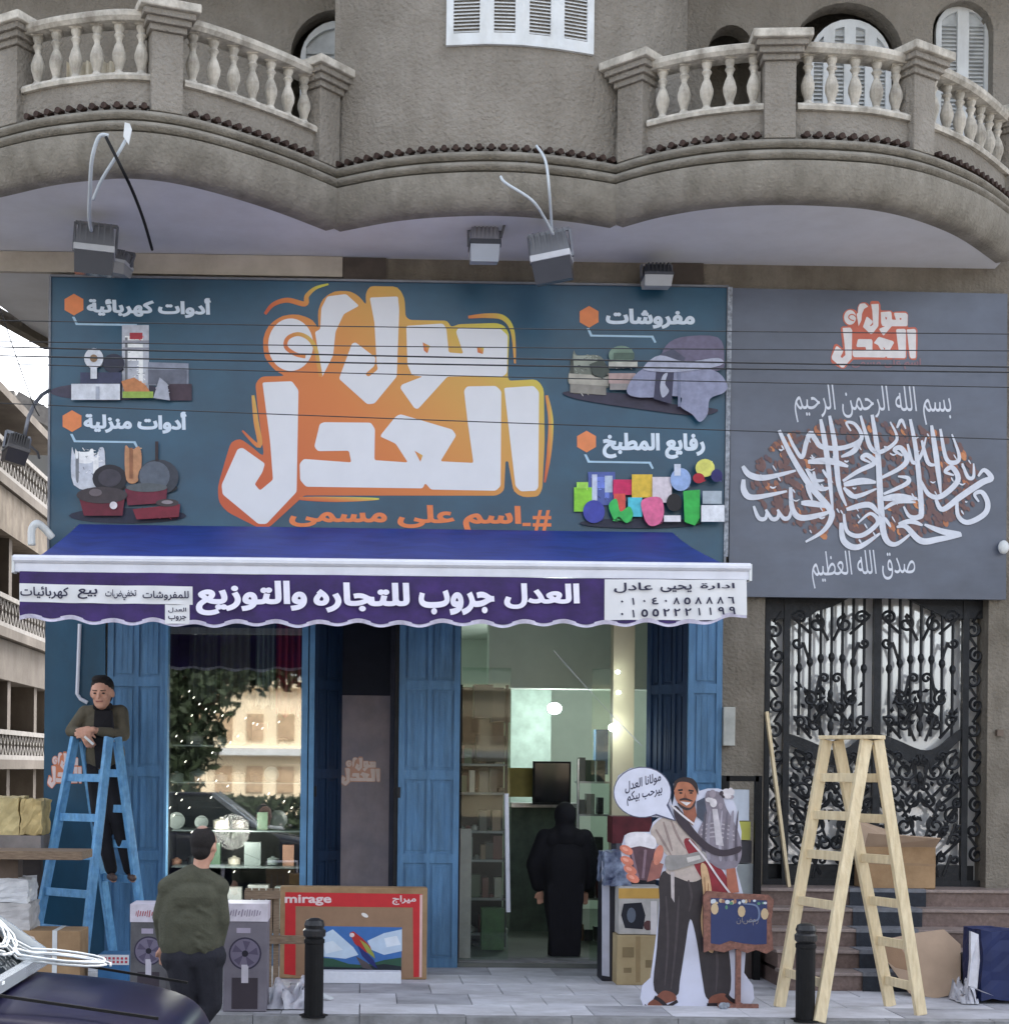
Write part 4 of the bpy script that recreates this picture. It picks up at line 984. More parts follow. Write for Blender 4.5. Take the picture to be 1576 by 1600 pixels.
for x0, x1 in ((1229, 1364), (1370, 1502)):
    c = (x0+x1)/2
    for s in (-1, 1):
        for dx, py, r, a, t in ((48, 965, .07, 0, 1.4), (22, 975, .08, 1.5, 1.3), (52, 1005, .055, 3, 1.2), (10, 1060, .05, 0, 1.2), (32, 1092, .075, 1, 1.4), (14, 1105, .07, 2.4, 1.4), (48, 1128, .06, .5, 1.3), (26, 1132, .06, 2, 1.3), (52, 1190, .10, 1.2, 1.5), (22, 1205, .10, 2.2, 1.5), (44, 1236, .09, 0, 1.4), (14, 1250, .075, 3, 1.3), (50, 1275, .085, 1, 1.4), (24, 1290, .09, 2, 1.4), (52, 1312, .06, 0, 1.3), (10, 1318, .07, 1, 1.3), (34, 1182, .05, .4, 1.3), (8, 1188, .05, 2, 1.3), (58, 1218, .05, 1.4, 1.3), (34, 1222, .055, .2, 1.3), (8, 1228, .05, 2.6, 1.3), (58, 1256, .05, .8, 1.3), (34, 1260, .055, 1.8, 1.3), (60, 1294, .05, 2.2, 1.3), (36, 1300, .055, .6, 1.3), (34, 1340, .05, 1.6, 1.2), (14, 1344, .05, 0, 1.2), (54, 1342, .05, 2.4, 1.2)):
            scroll(gate, c+s*dx, py, r, a if s > 0 else math.pi-a, t, s, tail=(c+s*(dx-18 if dx > 20 else dx+14), py+26))
    # bud ornament in the middle of each leaf
    for dy, r in ((1085, .05), (1110, .075), (1135, .06), (1215, .06), (1245, .05)):
        p = gp_(c, dy); k = MB(); k.ell(p, (r*.55, .025, r)); k.build('bud', IRON, gate, smooth=True)
    # leaves
    for i in range(70):
        p = gp_(c+rs.uniform(-58, 58), rs.choice([rs.uniform(1075, 1145), rs.uniform(1180, 1325)])); a = rs.uniform(0, 3.14); L = rs.uniform(.05, .10)
        k = MB(); q = p+V((math.cos(a)*L, 0, math.sin(a)*L)); k.tube([p, (p+q)/2+V((0, -.01, 0)), q], [.004, .022, .002], 5); k.build('leaf', IRON, gate)
def glazing_mat():
    mt = mat('mirror_glazing', (250, 251, 251), .5, .05, 2); n = mt.node_tree; b = n.nodes['Principled BSDF']; o = n.nodes['Material Output']
    g = n.nodes.new('ShaderNodeBsdfGlossy'); g.inputs['Roughness'].default_value = .12; mx = n.nodes.new('ShaderNodeMixShader'); mx.inputs[0].default_value = .44
    no = n.nodes.new('ShaderNodeTexNoise'); no.inputs['Scale'].default_value = 5; bp = n.nodes.new('ShaderNodeBump'); bp.inputs['Strength'].default_value = .12; bp.inputs['Distance'].default_value = .02
    n.links.new(no.outputs['Fac'], bp.inputs['Height']); n.links.new(bp.outputs[0], g.inputs['Normal'])
    n.links.new(b.outputs[0], mx.inputs[1]); n.links.new(g.outputs[0], mx.inputs[2]); n.links.new(mx.outputs[0], o.inputs[0]); return mt
# pale glazed doors behind the ironwork
k = MB(); k.box((GX0, .28, GZ), (GX1, .32, 3.75)); k.build('glazing', glazing_mat(), gate)
for a, b in ((1236, 1290), (1340, 1362)):
    pass
k = MB(); k.box((GX0+.02, .25, GZ), (GX1-.02, .275, at(1300, 1350, .33).z)); k.build('lower_panel', IRON, gate)
# steps
stp = thing('entrance_steps', 'pink granite steps rising to the iron gate', 'steps', (4.9, -.6, 0))
sx0 = at(1196, 1450, -.7).x
for i in range(5):
    y0 = -1.40+i*.28; z1 = .16*(i+1); k = MB(); k.box((sx0+.0, y0, z1-.16), (8.5, 0.0 if i < 4 else .34, z1-.03)); k.build('riser', STEPM, stp)
    k = MB(); k.box((sx0-.02, y0-.025, z1-.0298), (8.5, y0+.30 if i < 4 else .34, z1)); k.build('tread', mat('granite_tread', (152, 137, 131), .4, .1, 30, .05, 60), stp, bevel=.006)
mt_ = thing('stair_runner', 'dark rubber runner laid down the granite steps', 'mat', (4.8, -.7, 0))
RUN = mat('dark_rubber', (44, 48, 56), .8, .15, 20, .3, 90)
for i in range(5):
    y0 = -1.40+i*.28; z1 = .16*(i+1); x0_ = at(1345-i*5, 1550-i*35, y0).x; x1_ = at(1420+i*6, 1550-i*35, y0).x
    k = MB(); k.box((x0_, y0-.034, z1-.16), (x1_, y0-.027, z1-.028)); k.build('runner_riser', RUN, mt_); k = MB(); k.box((x0_, y0-.034, z1-.0275), (x1_, y0+.25, z1+.006)); k.build('runner_tread', mat('grey_rubber', (116, 118, 124), .7, .15, 20), mt_)  # runner treads are a lighter grey than its risers
# ================================================================ FLOODLIGHTS AND WIRES ON THE FACADE
def floodlight(px, py, Y, label, w=.34, h=.20, roll=0, yaw=0, mt=None, face=(70, 72, 80), lip=(176, 178, 182), body=(104, 106, 112)):
    """finned body on top, pale bezel strip, dark glass below looking down at the banner"""
    c = at(px, py, Y); t = thing('floodlight', label, 'floodlight', c, 'floodlights along the facade')
    M = Matrix.Translation(c) @ Matrix.Rotation(R(yaw), 4, 'Z') @ Matrix.Rotation(R(roll), 4, 'Y')
    k = MB(); k.add([(-w/2*.9, -.02, h*.5), (w/2*.9, -.02, h*.5), (w/2*.9, .14, h*.5), (-w/2*.9, .14, h*.5), (-w/2, -.05, h*.08), (w/2, -.05, h*.08), (w/2, .16, h*.08), (-w/2, .16, h*.08)], [(0,1,2,3),(4,7,6,5),(0,4,5,1),(1,5,6,2),(2,6,7,3),(3,7,4,0)], M)
    for i in range(6): xx = -w/2+.04+i*(w-.08)/5; k.box((xx-.006, -.045, h*.12), (xx+.006, .15, h*.56), M)
    k.build('housing', mt or flat(body), t)
    k = MB(); k.box((-w/2-.006, -.09, -h*.06), (w/2+.006, .165, h*.075), M); k.build('bezel', flat(lip), t, bevel=.004)
    k = MB(); k.add([(-w/2, -.085, -h*.065), (w/2, -.085, -h*.065), (w/2, .16, -h*.065), (-w/2, .16, -h*.065), (-w/2*.94, -.03, -h*.5), (w/2*.94, -.03, -h*.5), (w/2*.94, .15, -h*.42), (-w/2*.94, .15, -h*.42)], [(0,3,2,1),(4,5,6,7),(0,1,5,4),(1,2,6,5),(2,3,7,6),(3,0,4,7)], M); k.build('lens', mat('lens_%d' % face[0], face, .2, .05, 4), t)
    k = MB(); k.beam(M @ V((-w/2-.012, .05, 0)), M @ V((-w/2-.012, .09, h*.62)), .02, .03); k.beam(M @ V((w/2+.012, .05, 0)), M @ V((w/2+.012, .09, h*.62)), .02, .03); k.beam(M @ V((-w/2-.012, .09, h*.62)), M @ V((w/2+.012, .09, h*.62)), .03, .02); k.build('bracket', GREYM, t)
    q0 = M @ V((0, .1, h*.6)); k = MB(); k.tube([q0, (q0.x, -.12, q0.z+.02), (q0.x, -.03, q0.z-.02)], .012, 6); k.build('arm', GREYM, t)
    return t
floodlight(148, 392, -1.15, 'large grey floodlight under the left balcony above the banner corner', .34, .42, 3, 8, face=(72, 74, 80))
floodlight(186, 411, -.6, 'small pale floodlight just right of the big one at the banner corner', .17, .20, 12, -10, face=(150, 150, 150))
floodlight(757, 382, -.9, 'dim grey floodlight tucked under the middle bay soffit', .26, .32, 0, 0, face=(166, 172, 182), lip=(50, 52, 60), body=(124, 124, 134))
floodlight(861, 404, -1.2, 'tilted floodlight on white cables above the middle of the banner', .34, .42, -8, -14, face=(66, 68, 76), lip=(190, 192, 198))
floodlight(1027, 431, -.35, 'small square floodlight at the right end of the teal banner top', .26, .20, 0, 0, face=(176, 178, 180), lip=(70, 72, 80), body=(44, 46, 54))
def wire(pts, r, name, mt, label, cat='cable', n=6, group=None):
    P = [V(p) for p in pts]; Q = []
    for i in range(len(P)-1):
        p0 = P[max(i-1, 0)]; p1 = P[i]; p2 = P[i+1]; p3 = P[min(i+2, len(P)-1)]
        for k in range(n):
            t = k/n; Q.append(.5*((2*p1)+(p2-p0)*t+(2*p0-5*p1+4*p2-p3)*t*t+(3*p1-3*p2+p3-p0)*t**3))
    Q.append(P[-1]); k = MB(); k.tube(Q, r, 7); return k.build(name, mt, label=label, cat=cat, smooth=True, group=group)
PALE = mat('pale_cable', (196, 204, 210), .5, .05, 6)
wire([at(170, 212, -2.5), at(155, 214, -2.5), at(144, 250, -2.4), at(141, 300, -2.1), at(140, 340, -1.7), at(143, 360, -1.3)], .016, 'cable', PALE, 'thick pale cable dropping from the left balcony to the large floodlight')
wire([at(199, 215, -2.5), at(185, 240, -2.5), at(160, 280, -2.3), at(146, 312, -2.1)], .014, 'cable', PALE, 'pale cable slanting down from the white tag on the left balcony')
wire([at(166, 214, -2.52), at(190, 262, -2.55), at(208, 300, -2.3), at(225, 345, -1.8), at(238, 390, -1.3)], .013, 'cable', BLACK, 'black cable slanting down across the left balcony soffit')
k = MB(); p = at(199, 207, -2.55); k.add([p+V(q) for q in ((-.02, 0, .08), (.02, 0, .07), (.035, 0, .03), (.012, 0, -.09), (-.03, 0, -.03), (-.02, .02, .08), (.02, .02, .07), (.035, .02, .03), (.012, .02, -.09), (-.03, .02, -.03))], [(0, 1, 2, 3, 4), (9, 8, 7, 6, 5), (0, 5, 6, 1), (1, 6, 7, 2), (2, 7, 8, 3), (3, 8, 9, 4), (4, 9, 5, 0)])
k.build('white_tag', WHITE, label='small bright white tag hanging on the left balcony moulding', cat='tag')
wire([at(838, 228, -1.55), at(852, 252, -1.7), at(858, 300, -1.7), at(862, 362, -1.3)], .012, 'cable', PALE, 'right of the two white cables rising from the tilted floodlight')
wire([at(782, 276, -1.6), at(790, 286, -1.65), at(830, 312, -1.7), at(850, 340, -1.5), at(864, 366, -1.3)], .012, 'cable', PALE, 'left of the two white cables rising from the tilted floodlight')
wire([at(826, 232, -1.3), at(820, 262, -1.4), at(808, 300, -1.35), at(798, 328, -1.2), at(790, 345, -1.0), at(782, 372, -.95)], .012, 'cable', mat('grey_cable', (84, 84, 88), .6), 'dark grey cable running down over the middle bay moulding')
# overhead wires crossing the street in front
for k_, (a, b_, s) in enumerate(((486, 508, 8), (519, 534, 7), (527, 560, 9), (541, 568, 6), (553, 592, 10), (614, 674, 8))):
    p, q = at(-60, a, -8), at(1640, b_, -8.5); e_ = (q-p)*.9; p, q = p-e_, q+e_; pts = [p.lerp(q, t/8)+V((0, 0, -.045*math.sin(math.pi*t/8))) for t in range(9)]
    pos = ['topmost', 'second from the top', 'third from the top', 'fourth from the top', 'fifth from the top', 'lowest'][k_]
    wire(pts, .0034 if k_ in (2, 3) else .0022, 'overhead_wire', mat('wire_insulation', (62, 64, 68), .95, spec=.05), pos+' of the overhead wires crossing in front of the banners', 'wire', 3, 'overhead wires')
wire([at(0, 480, -4), at(25, 555, -4), at(52, 630, -4), at(62, 650, -4)], .004, 'hanging_wire', BLACK, 'thin dark wire slanting down the strip of sky at left', 'wire')
fl5 = floodlight(27, 703, -1.05, 'dark square floodlight on a curved arm at far left', .19, .25, 12, 25, mat('dark_housing', (58, 56, 56), .5), face=(60, 58, 58), lip=(80, 78, 78))
k = MB(); k.tube([at(77, 610, -.3), at(66, 617, -.6), at(55, 630, -.8), at(45, 652, -1.0), at(38, 685, -1.0)], .018, 8); k.build('arm', GREYM, fl5, smooth=True)
# white bent arm by the awning's left end
wire([at(50, 852, -.5), at(50, 828, -.5), at(58, 818, -.5), at(70, 826, -.45), at(82, 840, -.4)], .035, 'bent_arm', WHITE, 'white bent bracket arm at the left end of the awning', 'bracket')

# ================================================================ PEOPLE
def blend(mb, name, mt, parent, vox=.012, smooth=2):
    """weld overlapping volumes into one continuous skin"""
    off = root_loc(parent); me = mb.mesh(name, off); o = bpy.data.objects.new(name, me); COL.objects.link(o)
    r = o.modifiers.new('r', 'REMESH'); r.mode = 'VOXEL'; r.voxel_size = vox
    s = o.modifiers.new('s', 'SMOOTH'); s.iterations = smooth; s.factor = .5
    dg = bpy.context.evaluated_depsgraph_get(); dg.update()
    m2 = bpy.data.meshes.new_from_object(o.evaluated_get(dg)); o.modifiers.clear(); o.data = m2; m2.name = name
    m2.materials.clear(); m2.materials.append(mt)
    for p in m2.polygons: p.use_smooth = True
    o.parent = parent; return o
def hand(mb, w, d, up, s=1.0, curl=.5):
    """palm at wrist w pointing along d; five fingers"""
    w = V(w); d = V(d).normalized(); up = V(up); up = (up-d*up.dot(d)).normalized(); sd_ = d.cross(up)
    mb.cap(w, w+d*.05*s, .026*s, .024*s, 8)
    for i in (-1, 0, 1): mb.cap(w+d*.035*s+sd_*i*.02*s, w+d*.08*s+sd_*i*.022*s, .019*s, .017*s, 8)
    for i, L in enumerate((.065, .075, .07, .055)):
        b = w+d*.085*s+sd_*(i-1.5)*.021*s; m = b+(d*math.cos(curl*.6)-up*math.sin(curl*.6))*L*.55*s; e = m+(d*math.cos(curl*1.6)-up*math.sin(curl*1.6))*L*.5*s
        mb.cap(b, m, .0095*s, .0088*s, 7); mb.cap(m, e, .0088*s, .0075*s, 7)
    t = w+d*.03*s-sd_*.03*s; m = t+(d*.7-sd_*.6-up*.2).normalized()*.035*s; mb.cap(t, m, .012*s, .011*s, 7); mb.cap(m, m+(d*.9-sd_*.2-up*.3).normalized()*.03*s, .011*s, .009*s, 7)
def head(mb, c, s, fwd, up=V((0, 0, 1)), jaw=1):
    """skull, jaw, nose, ears, brow; fwd = facing direction; s = head height"""
    c = V(c); f = V(fwd).normalized(); u = (V(up)-f*V(up).dot(f)).normalized(); r = f.cross(u)
    M = Matrix((r, f, u)).transposed().to_4x4(); M.translation = c
    mb.ell((0, -.02*s, .1*s), (.33*s, .40*s, .40*s), 18, 12, M); mb.ell((0, .06*s, -.16*s), (.26*s, .30*s, .34*s), 16, 10, M)
    mb.ell((0, .20*s, -.34*s), (.15*s, .14*s, .12*s), 12, 8, M)
    mb.cap(M @ V((0, .36*s, .06*s)), M @ V((0, .46*s, -.10*s)), .035*s, .055*s, 8)      # nose
    mb.cap(M @ V((-.14*s, .33*s, .10*s)), M @ V((.14*s, .33*s, .10*s)), .045*s, .045*s, 8)   # brow
    mb.cap(M @ V((-.08*s, .34*s, -.21*s)), M @ V((.08*s, .34*s, -.21*s)), .028*s, .028*s, 8)    # lips
    for e in (-1, 1): mb.ell((e*.33*s, -.02*s, -.02*s), (.045*s, .08*s, .12*s), 8, 6, M); mb.ell((e*.17*s, .26*s, -.08*s), (.09*s, .08*s, .09*s), 10, 6, M)
    return M
def face_bits(M, s, parent, beard=False):
    for e in (-1, 1): k = MB(); k.ell((e*.13*s, .345*s, .02*s), (.05*s, .03*s, .026*s), 10, 6, M); k.build('eye', mat('eye_dark', (50, 36, 32), .3), parent, smooth=True)
    for e in (-1, 1): k = MB(); k.cap(M @ V((e*.06*s, .385*s, .10*s)), M @ V((e*.2*s, .345*s, .11*s)), .014*s, .010*s, 6); k.build('eyebrow', HAIR, parent, smooth=True)
    k = MB(); k.cap(M @ V((-.09*s, .352*s, -.215*s)), M @ V((.09*s, .352*s, -.215*s)), .02*s, .02*s, 6); k.build('lips', mat('lips', (150, 92, 84), .5), parent, smooth=True)

# --- man seen from behind at the kerb
Yg = -3.5
def G(px, py, dy=0): return at(px, py, Yg+dy)
foot = G(300, 1630)
man = thing('person', 'man in an olive green sweater and dark trousers seen from behind', 'person', (foot.x, Yg, -.13))
k = MB(); hs_ = .27
hc = G(319, 1322); Mh = head(k, hc, hs_, (.45, 1, -.05))
k.cap(G(318, 1335), G(312, 1366), .062, .06); k.ell(G(305, 1424), (.17, .10, .24)); k.ell(G(303, 1480), (.17, .11, .12))
k.cap(G(268, 1388), G(251, 1432, .02), .045, .04); k.cap(G(251, 1432, .02), G(255, 1478, .22), .042, .03)
k.cap(G(336, 1388), G(347, 1438, -.01), .045, .04); k.cap(G(347, 1438, -.01), G(338, 1488, .05), .042, .03)
hand(k, G(255, 1478, .22), (0.05, .4, -1), (0, 1, 0), 1, .4); hand(k, G(338, 1488, .05), (-.1, .1, -1), (0, 1, 0), 1, .4)
for a, b_ in ((284, 292), (323, 330)):
    k.cap(G(a+2, 1500), G(b_, 1568, .02), .085, .058); k.cap(G(b_, 1568, .02), (G(b_, 0).x, Yg, .0-.04), .055, .04)
    fx = G(b_, 1600).x; k.cap((fx, Yg-.02, -.09), (fx+.02, Yg+.17, -.10), .042, .032)
body = blend(k, 'body', SKIN, man, .011)
k = MB(); Mi = Mh
k.ell((0, -.07*hs_, .13*hs_), (.345*hs_, .385*hs_, .40*hs_), 18, 12, Mi); k.ell((0, -.17*hs_, -.12*hs_), (.27*hs_, .26*hs_, .26*hs_), 16, 10, Mi)
blend(k, 'hair', HAIR, man, .008, 1)
bald = MB(); bald.ell((0, -.10*hs_, .42*hs_), (.17*hs_, .19*hs_, .13*hs_), 14, 8, Mi); bald.build('bald_patch', mat('scalp', (176, 140, 124), .5), man, smooth=True)
k = MB()  # sweater
for a_, b_, ra, rb in ((279, 274, .10, .12), (325, 323, .10, .12), (304, 300, .11, .13)):
    k.cap(G(a_, 1388), G(b_, 1440), ra, rb*1.02); k.cap(G(b_, 1440), G(b_, 1474), rb*1.02, rb)
k.cap(G(264, 1387), G(304, 1370), .085, .10); k.cap(G(304, 1370), G(341, 1387), .10, .085); k.cap(G(290, 1400, -.02), G(318, 1400, -.02), .125, .125); k.cap(G(288, 1440, -.01), G(314, 1440, -.01), .13, .13); k.cap(G(314, 1364), G(308, 1380), .072, .10)
k.cap(G(266, 1384), G(251, 1432, .02), .075, .062); k.cap(G(251, 1432, .02), G(256, 1474, .2), .060, .046)
k.cap(G(338, 1384), G(347, 1438, -.02), .075, .062); k.cap(G(347, 1438, -.02), G(338, 1486, .04), .060, .048)
rf_ = random.Random(4)
for i in range(9): yy = 1400+i*10; k.cap(G(284+rf_.uniform(0, 30), yy, -.125), G(324+rf_.uniform(-4, 10), yy+rf_.uniform(2, 14), -.105), .016, .010)
sw = blend(k, 'sweater', GREEN, man, .011, 5)
# cut the hem flat and add folds
k = MB(); k.cap(G(275, 1497), G(330, 1494), .115, .115)
for a, b_ in ((283, 290), (324, 330)): k.cap(G(a, 1502), G(b_, 1568, .02), .118, .085); k.cap(G(b_, 1568, .02), (G(b_, 0).x, Yg, .02), .083, .062)
blend(k, 'trousers', TROUS, man, .012)
for b_ in (292, 330):
    fx = G(b_, 1600).x; k = MB(); k.cap((fx, Yg-.03, -.085), (fx+.02, Yg+.19, -.095), .052, .038); k.box((fx-.05, Yg-.08, -.13), (fx+.06, Yg+.22, -.105)); blend(k, 'shoe', BLACK, man, .009)

# --- man on the blue ladder
Yl = -.62
def Lp(px, py, dy=0): return at(px, py, Yl+dy)
lm = thing('person', 'man in a dark jacket leaning on the top of the blue ladder', 'person', (Lp(165, 1370).x, Yl, Lp(165, 1375).z))
k = MB(); hs2 = .30; hc = Lp(160, 1083, -.12); Ml = head(k, hc, hs2, (-.1, -1, -.12))
k.cap(Lp(160, 1098, -.08), Lp(162, 1112), .06, .075); k.ell(Lp(160, 1140), (.18, .12, .22)); k.ell(Lp(162, 1185), (.15, .12, .16))
k.cap(Lp(134, 1112), Lp(112, 1142, -.12), .05, .042); k.cap(Lp(112, 1142, -.12), Lp(136, 1146, -.24), .04, .028)
k.cap(Lp(188, 1112), Lp(192, 1148, -.08), .052, .044); k.cap(Lp(192, 1148, -.08), Lp(148, 1141, -.25), .042, .028)
hand(k, Lp(130, 1143, -.26), (.55, 0, -1), (0, -1, 0), 1.15, .7); hand(k, Lp(146, 1140, -.27), (-1, -.05, -.25), (0, -1, 0), 1.15, .5)
for a, b_, c_ in ((152, 158, 174), (174, 186, 204)):
    k.cap(Lp(a, 1200), Lp(b_, 1285, -.03), .08, .055); k.cap(Lp(b_, 1285, -.03), Lp(c_, 1366, .04), .05, .035); k.cap(Lp(c_, 1370, .05), Lp(c_+4, 1374, -.12), .035, .03)
blend(k, 'body', SKIN, lm, .0062, 5)
k = MB(); k.ell((0, -.055*hs2, .20*hs2), (.345*hs2, .39*hs2, .345*hs2), 18, 12, Ml); k.ell((.05*hs2, .10*hs2, .42*hs2), (.24*hs2, .22*hs2, .13*hs2), 14, 8, Ml); k.ell((0, -.2*hs2, -.1*hs2), (.27*hs2, .22*hs2, .26*hs2), 14, 8, Ml)
blend(k, 'hair', HAIR, lm, .008, 1); face_bits(Ml, hs2, lm)
k = MB(); k.cap(Lp(142, 1116), Lp(182, 1116), .085, .085); k.ell(Lp(162, 1140), (.21, .14, .2), 18, 12); k.ell(Lp(163, 1178), (.19, .145, .2), 18, 12)
k.cap(Lp(134, 1114), Lp(112, 1142, -.12), .072, .058); k.cap(Lp(112, 1142, -.12), Lp(130, 1146, -.21), .055, .042)
k.cap(Lp(188, 1114), Lp(193, 1148, -.08), .078, .062); k.cap(Lp(193, 1148, -.08), Lp(156, 1143, -.22), .058, .043)
blend(k, 'jacket', OLIVE, lm, .011)
k = MB(); k.add([Lp(148, 1110, -.155), Lp(176, 1110, -.155), Lp(180, 1150, -.18), Lp(172, 1200, -.15), Lp(150, 1200, -.15), Lp(146, 1150, -.18)]+[Lp(148, 1110, 0), Lp(176, 1110, 0), Lp(180, 1150, 0), Lp(172, 1200, 0), Lp(150, 1200, 0), Lp(146, 1150, 0)], [(0,1,2,3,4,5),(11,10,9,8,7,6)]+[(i, (i+1) % 6, 6+(i+1) % 6, 6+i) for i in range(6)]); k.build('shirt_front', BLKCL, lm)
k = MB(); k.cap(Lp(152, 1104, -.11), Lp(170, 1104, -.11), .04, .04); blend(k, 'collar', BLKCL, lm, .01)
k = MB(); k.cap(Lp(152, 1196), Lp(174, 1196), .11, .11)
for a, b_, c_ in ((152, 158, 174), (174, 186, 203)): k.cap(Lp(a, 1202), Lp(b_, 1285, -.03), .105, .078); k.cap(Lp(b_, 1285, -.03), Lp(c_, 1358, .03), .076, .058)
blend(k, 'trousers', BLKCL, lm, .011)
for c_ in (174, 204): k = MB(); k.cap(Lp(c_, 1369, .06), Lp(c_+4, 1372, -.13), .042, .035); blend(k, 'shoe', mat('brown_shoe', (80, 62, 56), .5), lm, .009)
k = MB(); p = Lp(138, 1156, -.31); k.beam(p+V((-.03, -.01, .03)), p+V((.05, -.01, -.04)), .02, .012); k.build('white_slip', WHITE, label='small white slip held in the hands of the man on the ladder', cat='paper')

# --- figure in black walking into the shop, and a second one behind
def robed(px, pyt, pyb, Y, w, mt, label, scalex=1):
    f = at(px, pyb, Y); t = at(px, pyt, Y); H = t.z-f.z; p = thing('person', label, 'person', (f.x, Y, f.z)); b = f
    P = lambda x, y, z: V((b.x+x*w, Y+y, b.z+z*H))
    k = MB(); Mx = head(k, P(0, 0, .915), .145*H, (.1, 1, 0)); k.cap(P(0, 0, .86), P(0, 0, .8), .05, .07); k.ell(P(0, 0, .65), (.17, .11, .24)); k.ell(P(0, 0, .5), (.16, .12, .1))
    for s in (-1, 1):
        k.cap(P(.2*s/w*.9, 0, .79), P(.28*s/w*.9, .05, .6), .045, .038); k.cap(P(.28*s/w*.9, .05, .6), P(.25*s/w*.9, .12, .44), .034, .025); hand(k, P(.25*s/w*.9, .12, .44), (0, .2, -1), (0, 1, 0), .95, .5)
        k.cap(P(.09*s/w, 0, .48), P(.08*s/w, .04*s, .26), .075, .05); k.cap(P(.08*s/w, .04*s, .26), P(.08*s/w, .09*s, .04), .045, .033); k.cap(P(.08*s/w, .09*s-.03, .022), P(.085*s/w, .09*s+.13, .018), .032, .026)
    blend(k, 'body', SKIN, p, .012)
    k = MB(); k.ell(P(0, -.01, .915), (.115, .135, .135)); k.cap(P(0, -.01, .87), P(0, -.01, .79), .09, .14); k.cap(P(-.12/w, 0, .765), P(.12/w, 0, .765), .11, .11); blend(k, 'headscarf', mt, p, .013, 10)
    k = MB(); k.cap(P(-.17/w, 0, .775), P(.17/w, 0, .775), .085, .085); k.ell(P(0, 0, .62), (.23, .16, .27)); 
    for i in range(23): z = .60-.0255*i; k.ell(P(.01*math.sin(i*.5), 0, z), (.225-.0032*i, .16-.0016*i, .10))
    for q in range(6): xx = -.17+.068*q; k.cap(P(xx, -.115+.03*abs(xx)*6*.3, .48), P(xx*.75, -.125, .05), .02, .03)
    for s in (-1, 1): k.cap(P(.2*s/w, 0, .78), P(.3*s/w, .04, .6), .085, .085); k.cap(P(.3*s/w, .04, .6), P(.25*s/w, .1, .47), .08, .07)
    blend(k, 'robe', mt, p, .015, 14)
    k = MB()
    for s in (-1, 1): k.cap(P(.07*s/w, .05*s-.06, .02), P(.08*s/w, .05*s+.1, .016), .04, .035)
    blend(k, 'shoe', mat('grey_shoe', (120, 112, 104), .6), p, .01)
    return p
robed(880, 1252, 1503, .75, 1.0, mat('black_robe', (22, 21, 28), .9, .1, 8, .3, 40), 'person in a long black robe and headscarf entering the shop')

# ================================================================ LADDERS
def ladder(name, label, mt, feet, top, topw, rungs_f, rungs_b, w=.09, d=.04, cap=None):
    """feet = FL, FR, BL, BR ground points; top = centre; topw = half-width vector"""
    FL, FR, BL, BR = [V(p) for p in feet]; T = V(top); hw = V(topw); f = (FL+FR)/2; b = (BL+BR)/2; sp = (b-f); sp.z = 0; sp.normalize()
    t = thing(name, label, 'ladder', (f+b)/2)
    tops = (T-hw-sp*.05, T+hw-sp*.05, T-hw+sp*.05, T+hw+sp*.05)
    for a, c in zip((FL, FR, BL, BR), tops): k = MB(); k.beam(a, c, w, d, sp); k.build('rail', mt, t, bevel=.004)
    for (a0, a1, t0, t1, ns) in ((FL, FR, tops[0], tops[1], rungs_f), (BL, BR, tops[2], tops[3], rungs_b)):
        for q in ns:
            p0 = a0.lerp(t0, q); p1 = a1.lerp(t1, q); k = MB(); k.beam(p0, p1, .07, .03, (0, 0, 1)); k.build('rung', mt, t, bevel=.003)
    if cap: k = MB(); k.beam(T-hw*1.35+V((0, 0, .02)), T+hw*1.35+V((0, 0, .02)), .03, cap, (0, 0, 1)); k.build('top_step', mt, t, bevel=.004)
    k = MB()
    for s in (-1, 1): p = T+hw*s; k.cap(p-sp*.07+V((0, 0, -.03)), p+sp*.07+V((0, 0, -.03)), .012, .012, 8)
    k.build('hinge', STEEL, t); return t
g1, g2, g3, g4 = atz(1217, 1573, 0), atz(1279, 1597, 0), atz(1390, 1572, 0), atz(1438, 1586, 0)
T = at(1330, 1156, (g1.y+g4.y)/2+.05)
ladder('wooden_stepladder', 'raw pine stepladder standing open in front of the granite steps', PINE, (g1, g2, g3, g4), T, (.12, -.13, 0), [.13, .40, .575, .72, .86], [.10, .25, .40, .56, .71, .86], .092, .042, .20)
zt = at(150, 1152, -.85).z
FL_, FR_ = V((at(44, 1530, -.95).x, -.95, 0)), V((at(127, 1538, -1.38).x, -1.38, 0))
BL_, BR_ = V((at(178, 1524, -.28).x, -.20, 0)), V((at(236, 1512, -.45).x, -.58, 0))
ladder('blue_stepladder', 'light blue painted stepladder with a man leaning on its top', LADBLUE, (FL_, FR_, BL_, BR_), V((at(150, 1152, -.85).x, -.84, zt)), (.165, -.09, 0), [.06, .205, .355, .51, .665, .83], [.40, .55, .7, .85], .086, .04)

